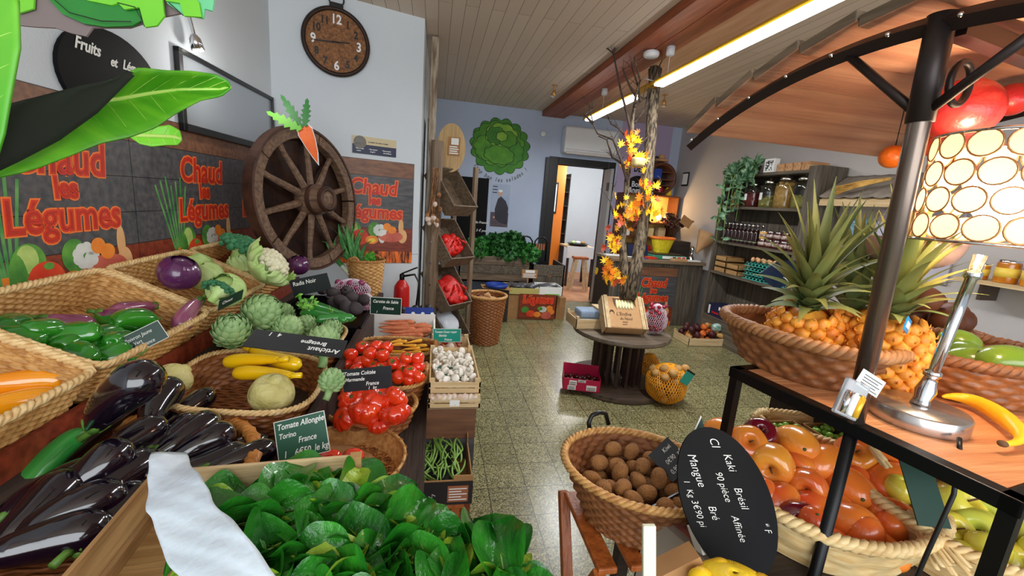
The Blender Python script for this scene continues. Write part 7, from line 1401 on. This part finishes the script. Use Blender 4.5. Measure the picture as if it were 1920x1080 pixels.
# pineapple basket
zt = 1.121; an_ = math.atan2(e2.y, e2.x)
basket('large oval seagrass basket of pineapples on the cart', 'basket', V(.975, .915, zt), .155, .205, .11, .11, .14, 2.3, seagr, mat('seagrass_rim', (186, 132, 82), (140, 90, 50), rough=.55, scale=30), (0, 0, an_), rr=.010, strand=.016, stake=.03, amp=.005)
for px, py, d, ux, uy, sc_, lab in ((1503, 640, 1.13, (1532, 500), 1.02, 1.30, 'pineapple at the left of the basket, whole fruit in view'), (1592, 655, 1.10, (1602, 520), 1.12, 1.22, 'pineapple in the middle of the basket partly hidden by the cart pole'), (1655, 668, 1.03, (1690, 530), .98, 1.25, 'pineapple at the right of the basket with crown spreading right')):
    p = at(px, py, d=d); q = at(*ux, d=uy); P_pine.put(p, aim(q-p, px), sc_, lab)
tag(MB().add(bbox(-.02, .02, -.001, .001, -.03, .0), mat('blue_tag', (30, 150, 214), rough=.4)).add(bbox(-.012, .012, -.002, .002, -.022, -.008), paper).obj('blue_tag', None, loc=at(1706, 598, d=.92), rot=(0, .4, .4)), 'small blue tag hanging on the right pineapple', 'tag')
b = MB(); Mb_ = basis(at(1425, 530, d=1.30), RT, UP); b.add(prism([(0, .03), (.05, .065), (.10, .07), (.14, .055), (.10, .0), (.05, -.02), (.02, .0)], .003), mat('dark_blue_print', (24, 60, 110), (16, 36, 70), rough=.4), Mb_); tag(b.obj('blue_leaflet'), 'dark blue curved leaflet behind the left pineapple', 'leaflet')
# right baskets on the cart
gb = basket('brown woven basket of green mangoes at the right edge of the picture', 'basket', V(1.37, .80, zt), .21, .17, .10, .17, .14, 2.4, wick_b, seagr, (0, 0, an_-.3), rr=.009, strand=.014, stake=.03)
for px, py, d, s_, lab in ((1895, 683, 1.02, 1.0, 'largest green mango at the right edge of the picture'), (1822, 676, 1.08, .8, 'green mango left of the largest one'), (1800, 640, 1.18, .7, 'dark green mango behind the lamp stem'), (1812, 660, 1.15, .65, 'yellowish green mango peeping between two others')): P_gman.put(at(px, py, d=d), (1.2, .3, px), s_, lab)
basket('brown woven basket of dark round fruit behind the green mangoes', 'basket', V(1.62, 1.14, 1.06), .22, .18, .12, .18, .15, 2.4, wick_b, wick_b, (0, 0, 0), rr=.009, strand=.014, stake=.03)
one(bbox(1.36, 1.88, .93, 1.36, .0, 1.055), dark_x, 'fruit_stand'); tag(bpy.data.objects['fruit_stand'], 'dark wooden stand behind the cart under the basket of dark round fruit', 'stand')
P_brn = multi('dark_round_fruit', 'fruit', [('fruit_body', [(ball(.043, .043, .041, 16, 12, nz=.02), m_brown if 0 else _mats['brown_round_fruit'])]), ('stalk_end', [(ball(.006, .006, .004, 8, 6, (0, 0, .041)), m_scar)])])
for p in pack(30, .044, lambda x, y: ((x-1.62)/.17)**2+((y-1.14)/.14)**2 < 1, lambda x, y: 1.07, (1.45, 1.79, 1.0, 1.28), 6, 16, lim=1.30): P_brn.put(p, rnd_rot(g), 1, 'brown round fruit in the woven basket at the back right of the cart', 'brown round fruits in the basket')
# banana
bp_ = [at(x, y, z=1.143) for x, y in ((1764, 744), (1785, 742), (1820, 748), (1858, 766), (1892, 790), (1915, 812))]+[at(1916, 826, z=1.14), at(1898, 832, z=1.138), at(1880, 832, z=1.138)]
t = thing('banana', 'single ripe banana lying on the brown board of the cart', 'banana', V(bp_[3].x, bp_[3].y, 1.121)); one(sweep(bp_, [.004, .010, .017, .020, .020, .016, .009, .006, .006], 6, mod=lambda a_, q: 1), m_ban, 'fruit_body', t, sub=1); one(ball(.008, .008, .006, 10, 8, bp_[-1]), m_brown, 'stem_end', t)
# battery blister pack hanging on the pole
M_ = basis(at(1550, 768, d=.80), at(1590, 786, d=.80)-at(1550, 768, d=.80), UP); t = thing('battery_pack', 'clear blister pack of batteries with a white card hanging on the cart pole', 'battery pack', at(1570, 780, d=.80))
kx = .8/790; ang = R(28); Mr = basis(at(1556, 770, d=.80), RT*math.cos(R(-24))+UP*math.sin(R(-24)), -RT*math.sin(R(-24))+UP*math.cos(R(-24)))
one(xf(bbox(0, .046, 0, .072, 0, .010), Mr), mat('clear_plastic', (225, 230, 235), rough=.1, trans=.75), 'clear_shell', t, bevel=.003); b = MB()
for k, m in enumerate((chrome, paper, mat('battery_gold', (230, 180, 50), rough=.3, metal=.4))): b.add(sweep([(.010+.0125*k, .006, .014), (.010+.0125*k, .046, .014), (.010+.0125*k, .0465, .014), (.010+.0125*k, .050, .014)], [.0058, .0058, .003, .003], 12), m, Mr)
b.obj('batteries', t); b = MB().add(bbox(-.002, .048, .070, .104, 0, .001), paper, Mr@Matrix.Translation((.012, -.004, 0))@Matrix.Rotation(-.15, 4, 'Z'))
for k in range(5): b.add(bbox(.008, .046-.006*(k % 2), .074+.0055*k, .0755+.0055*k, .0012, .0016), black, Mr@Matrix.Translation((.01, -.004, 0))@Matrix.Rotation(-.15, 4, 'Z'))
b.obj('printed_card', t)
# mango basket on a lower stand
mc = at(1530, 950, d=1.10); mc = V(mc.x+.02, mc.y+.02, .74)
chip = mat('chip_wood', (232, 206, 152), (206, 168, 108), rough=.55, scale=20, stretch=(1, 1, 5)); 
basket('large pale chip wood basket heaped with mangoes and apples under the cart top', 'basket', mc, .255, .225, .11, .22, .19, 2.2, chip, chip, (0, 0, .2), rr=.010, strand=.03, stake=.05, amp=.003)
one(bbox(.62, 1.62, .42, 1.15, .70, .738), dark_x, 'lower_shelf'); tag(bpy.data.objects['lower_shelf'], 'dark lower shelf board carrying the fruit baskets under the cart top', 'shelf board')
for x_ in (.66, 1.58):
    for y_ in (.46, 1.11): one(bbox(x_-.02, x_+.02, y_-.02, y_+.02, 0, .70), dark_x, 'leg', bpy.data.objects['lower_shelf'], loc=(-bpy.data.objects['lower_shelf'].location))
fr = [(1345, 806, 26, 'm'), (1402, 832, 34, 'a'), (1424, 815, 29, 'p'), (1445, 868, 40, 'a'), (1492, 830, 38, 'm'), (1497, 866, 26, 'm'), (1545, 866, 38, 'm'), (1602, 852, 34, 'a'), (1660, 846, 40, 'm'), (1458, 938, 36, 'm'), (1515, 912, 34, 'a'), (1590, 912, 42, 'm'), (1672, 906, 46, 'm'), (1500, 985, 42, 'p'), (1585, 984, 50, 'm'), (1672, 975, 42, 'a'), (1560, 1022, 38, 'm'), (1652, 1030, 38, 'm'), (1610, 1035, 26, 'm'), (1390, 860, 30, 'm'), (1425, 900, 30, 'm'), (1540, 960, 36, 'm'), (1630, 930, 34, 'm')]
nm_ = {'m': 'mango', 'a': 'apple', 'p': 'dark red apple'}; pos_ = ['at the far left rim', 'yellow and pink, against the leg of the cart', 'at the back left of the heap', 'on top at the left showing its hollow', 'orange, behind the one showing its hollow', 'small, tucked in the back row', 'left of the cart pole near the top', 'just right of the cart pole at the top', 'at the back right of the heap', 'pale orange, beside the oval blackboard', 'yellow, in the middle left of the heap', 'pinkish, right of the pole in the middle', 'orange, beside the dark green sign', 'large and glossy, lowest at the left', 'largest red and orange one at the front', 'at the right showing its brown centre', 'front row, left of the power cord', 'yellow, front row beside the power cord', 'smallest at the very front rim', 'deep in the heap behind the blackboard', 'low in the heap beside the blackboard', 'deep in the middle of the heap', 'deep in the heap right of the pole']
for i, (px, py, r_, k) in enumerate(fr):
    d = 1.02+(1000-py)*.00115+(.05 if i > 18 else 0); p = at(px, py, d=d); r = r_*d/790; P = {'m': P_man, 'a': P_app, 'p': P_plum}[k]
    P.put(p, aim((math.cos(i*2.1), -.6, .5+.4*math.sin(i))) if k != 'a' else aim(((CAM-p).normalized()+V(.2*math.sin(i), 0, .4*math.cos(i)))), r/(.045 if k == 'm' else .037), '%s in the chip basket, %s' % (nm_[k], pos_[i]))
for p in pack(26, .046, lambda x, y: ((x-mc.x)/.165)**2+((y-mc.y)/.14)**2 < 1, lambda x, y: .75, (mc.x-.2, mc.x+.2, mc.y-.2, mc.y+.2), 8, 10, lim=.84): P_man.put(p, rnd_rot(g), 1, 'mango deep inside the chip wood basket', 'mangoes at the bottom of the basket')
# punnet basket with small green fruit
bx_ = at(1500, 800, d=1.42); bx_.z -= .07
basket('small chip basket holding punnets of little green fruit behind the mangoes', 'basket', V(bx_.x+.02, bx_.y, bx_.z-.02), .13, .10, .09, .11, .08, 4, chip, chip, (0, 0, -.3), rr=.006, strand=.02, stake=.04, handles=(((-.12, .05, .08), .07, .02, (1, .5, 0), .008),))
one(bbox(bx_.x-.16, bx_.x+.18, 1.16, bx_.y+.14, 0, bx_.z-.022), dark_x, 'fruit_stand'); tag(bpy.data.objects['fruit_stand.001'], 'dark narrow stand under the small punnet basket', 'stand')
P_gf = multi('small_green_fruit', 'small fruit', [('fruit_body', [(ball(.0105, .0105, .0115, 10, 8), m_oliv)])])
for k, (dx, dy) in enumerate(((-.05, .0), (.07, -.02))):
    c_ = V(bx_.x+.02+dx, bx_.y+dy, bx_.z+.0); t = thing('cardboard_punnet', ['left', 'right'][k]+' brown cardboard punnet of little green fruit', 'punnet', c_); b = MB()
    for q in ((-.05, .05, -.05, -.047), (-.05, .05, .047, .05), (-.05, -.047, -.05, .05), (.047, .05, -.05, .05)): b.add(mv(bbox(q[0], q[1], q[2], q[3], 0, .065), *c_), cardb)
    b.add(mv(bbox(-.05, .05, -.05, .05, 0, .003), *c_), cardb); b.obj('punnet_body', t)
    for p in pack(34, .0105, lambda x, y: True, lambda x, y: c_.z+.012, (c_.x-.037, c_.x+.037, c_.y-.037, c_.y+.037), k+3, 10): P_gf.put(p, rnd_rot(g), 1, 'little round green fruit in the %s cardboard punnet' % ['left', 'right'][k], 'green fruits in the %s punnet' % ['left', 'right'][k])
# yellow apple basket lower right
ac = at(1840, 1000, d=.98); ac = V(ac.x+.03, ac.y+.05, .74)
basket('pale chip wood basket of yellow apples in the lower right corner', 'basket', ac, .20, .19, .11, .17, .16, 2.6, chip, chip, (0, 0, .1), rr=.009, strand=.03, stake=.05, amp=.003)
apl = [(1790, 945, 40), (1835, 925, 40), (1780, 995, 34), (1830, 995, 42), (1880, 955, 42), (1908, 1000, 40), (1860, 1050, 40), (1910, 1060, 40), (1800, 1050, 34), (1895, 905, 36), (1845, 965, 36)]
for i, (px, py, r_) in enumerate(apl):
    d = .99+(1000-py)*.0010; p = at(px, py, d=d); P_apy.put(p, aim((math.sin(i*1.7), -.5, .6)), r_*d/790/.037, 'yellow apple in the chip basket at the lower right', 'yellow apples in the chip basket')
for p in pack(16, .038, lambda x, y: ((x-ac.x)/.15)**2+((y-ac.y)/.14)**2 < 1, lambda x, y: .75, (ac.x-.16, ac.x+.16, ac.y-.16, ac.y+.16), 8, 10, lim=.86): P_apy.put(p, rnd_rot(g), 1, 'yellow apple in the chip basket at the lower right', 'yellow apples in the chip basket')
def slats(lab, A, B, n, w, seed):
    b = MB(); gg = random.Random(seed)
    for k in range(n):
        o_ = V(gg.uniform(-w, w), gg.uniform(-w, w), gg.uniform(-w, w)*.6); b.add(sweep([A+o_*.3, A.lerp(B, .5)+o_, B+o_*1.4], .005, 5, flat=.5), chip)
    tag(b.obj('chip_strips'), lab, 'wood strips')
slats('loose pale wood strips standing between the mangoes and the yellow apples', at(1712, 960, d=1.0), at(1800, 1075, d=.86), 14, .02, 3); slats('thin wood strips leaning between the orange mangoes at the back', at(1605, 800, d=1.22), at(1660, 870, d=1.10), 8, .010, 4)
sign('dark green sign standing between the mangoes and the yellow apples', at(1720, 985, d=.93), at(1782, 992, d=.93), at(1686, 845, d=1.0), dgreen_s, [], False)
# oval blackboard
cb_ = at(1363, 938, d=.92); ux_ = at(1400, 1040, d=.90)-at(1330, 850, d=.96); wy_ = at(1440, 905, d=.94)-at(1290, 965, d=.92); M_ = basis(cb_, ux_, wy_); t = thing('oval_blackboard', 'black oval chalkboard with white writing leaning before the mango basket', 'chalkboard', at(1370, 1075, d=.9))
one(xf(disc(.155, .098, -.006, 48, .006), M_), slate_d, 'board', t); b = MB()
for s, x_, y_, z_ in (('CI', -.13, .01, .035), ('Kaki', -.09, .028, .032), ('Brésil', -.02, .024, .03), ('90 pièce', -.06, -.004, .028), ('Affinée', .03, -.004, .028), ('Mangue', -.11, -.05, .034), ('I   Kg', -.06, -.078, .024), ('Bré', .0, -.045, .03), ('3€90 pi', -.02, -.076, .026), ('* F', .06, .055, .026)): MB().add(text(s, z_*.78, .35, -.0003, .0005, 'LEFT', .85), chalk, M_@Matrix.Translation((x_, y_, .0003))).obj('lettering', t)
tag(one(xf(bbox(-.03, .02, -.008, .0, -.04, 0), basis(at(1318, 1020, d=.90), ux_, wy_)), paper, 'paper_slip'), 'small white paper slip behind the oval blackboard', 'paper')
b = MB().add(prism([(0, -.12), (0, 0), (.022, .045), (.035, 0), (.035, -.12)], .002), dgreen_s, basis(at(1298, 815, d=1.06), RT, UP)).add(prism([(-.002, 0), (.021, .049), (.0225, .045), (.0015, 0)], .0025), paper, basis(at(1298, 815, d=1.06), RT, UP)); tag(b.obj('price_sign'), 'pointed corner of a green sign showing above the oval blackboard', 'price sign')
# kiwi basket
kc = V(.575, .945, .66)
basket('round seagrass basket of kiwis with black handle on a wooden stool', 'basket', kc, .205, .175, .165, .13, .11, 2, seagr, wick_y, (0, 0, -.45), rr=.007, strand=.013, stake=.022, amp=.004)
hb = MB().add(sweep([at(1106, 812, d=1.34), at(1104, 792, d=1.34), at(1110, 779, d=1.34), at(1124, 773, d=1.35), at(1136, 776, d=1.36), at(1141, 796, d=1.36)], .007, 10), black); hb.obj('handle', bpy.data.objects['wicker_basket.0%02d' % (sum(1 for o in bpy.data.objects if o.name.startswith('wicker_basket'))-1)] if 0 else None); o = bpy.data.objects['handle'] if 'handle' in bpy.data.objects and bpy.data.objects['handle'].parent is None else [q for q in bpy.data.objects if q.name.startswith('handle') and q.parent is None][-1]
kb = [q for q in bpy.data.objects if q.get('label', '').startswith('round seagrass basket')][0]; o.parent = kb; bpy.context.view_layer.update(); o.matrix_parent_inverse = kb.matrix_world.inverted()
kin = lambda s: (lambda x, y: ((x-kc.x)/(.17*s))**2+((y-kc.y)/(.145*s))**2 < 1)
for p in pack(92, .0245, kin(.86), lambda x, y: .675+1.5*max(0, math.hypot(x-kc.x, y-kc.y)-.075), (kc.x-.17, kc.x+.17, kc.y-.15, kc.y+.15), 12, 22, lim=.80): P_kiwi.put(p, rnd_rot(g), 1.0, 'brown fuzzy kiwi in the round seagrass basket', 'kiwis in the seagrass basket')
sign('dark slate sign leaning in the kiwi basket', at(1262, 905, d=1.14), at(1300, 868, d=1.14), at(1212, 858, d=1.20), slate, [('Kiwi', .5, .72, .2), ('0€90  x4', .3, .42, .2), ('0,90 pce', .2, .14, .2)], False, sh=.1)
t = thing('folding_stool', 'orange varnished wooden stool under the kiwi basket', 'stool', (kc.x, kc.y, 0))
for x_ in (-.13, -.045, .045, .13): one(beam((kc.x+x_, kc.y-.15, .645), (kc.x+x_, kc.y+.13, .645), .05, .018), stool_w, 'seat_slat', t, bevel=.004)
for x_ in (-.15, .15):
    for s in (1, -1): one(beam((kc.x+x_, kc.y-.15*s, .64), (kc.x+x_, kc.y+.17*s, 0), .03, .03), stool_w, 'leg', t, bevel=.003)
    one(beam((kc.x-.15, kc.y+.10*(1 if x_ > 0 else -1), .12), (kc.x+.15, kc.y+.10*(1 if x_ > 0 else -1), .12), .025, .025), stool_w, 'stretcher', t)
# boxes at the bottom edge
bxm = at(1262, 985, d=.95); t = thing('printed_box', 'grey cardboard box with reddish plank print beside the kiwi basket', 'box', V(.62, .66, .35)); M_ = basis(at(1216, 960, d=1.04), at(1310, 1040, d=.93)-at(1216, 960, d=1.04), at(1300, 925, d=1.12)-at(1216, 960, d=1.04)); one(xf(bbox(0, .18, 0, .13, -.30, 0), M_), mat('grey_card', (150, 138, 124), rough=.8), 'box_body', t); one(xf(bbox(.03, .17, .02, .12, 0, .001), M_), wood('print_pink_planks', (190, 120, 104), (150, 84, 74), 'x', bump=0), 'plank_print', t)
one(xf(bbox(-.004, .0, 0, .13, -.32, .01), M_), black, 'dark_side', t)
b = MB().add(xf(bbox(0, .022, 0, .095, 0, .01), basis(at(1203, 1085, d=.72), RT, UP*.95+RT*.22)), mat('cream_plastic', (226, 230, 200), rough=.5)); tag(b.obj('plastic_strip', bevel=.002), 'pale cream plastic strip standing at the bottom edge', 'strip')
net_bag('fruit_net', 'yellow net bag at the bottom edge below the oval blackboard', 'net bag', at(1368, 1122, d=.76), .085, .06, .055, .022, yellow, yel_net, 30, 9, .009, .0016)
tag(one(xf(bbox(0, .10, 0, .05, -.05, 0), basis(at(1245, 1135, d=.78), RT+UP*.5, UP)), cardb, 'cardboard_box'), 'brown cardboard flap at the bottom edge beside the yellow net', 'box')
for p_ in [v for v in list(globals().values()) if isinstance(v, Proto)]+P_sp:
    if not p_.used:
        for c in list(p_.root.children): bpy.data.objects.remove(c)
        bpy.data.objects.remove(p_.root); p_.used = True
for o in list(bpy.data.objects):
    if '_w' in o: del o['_w']
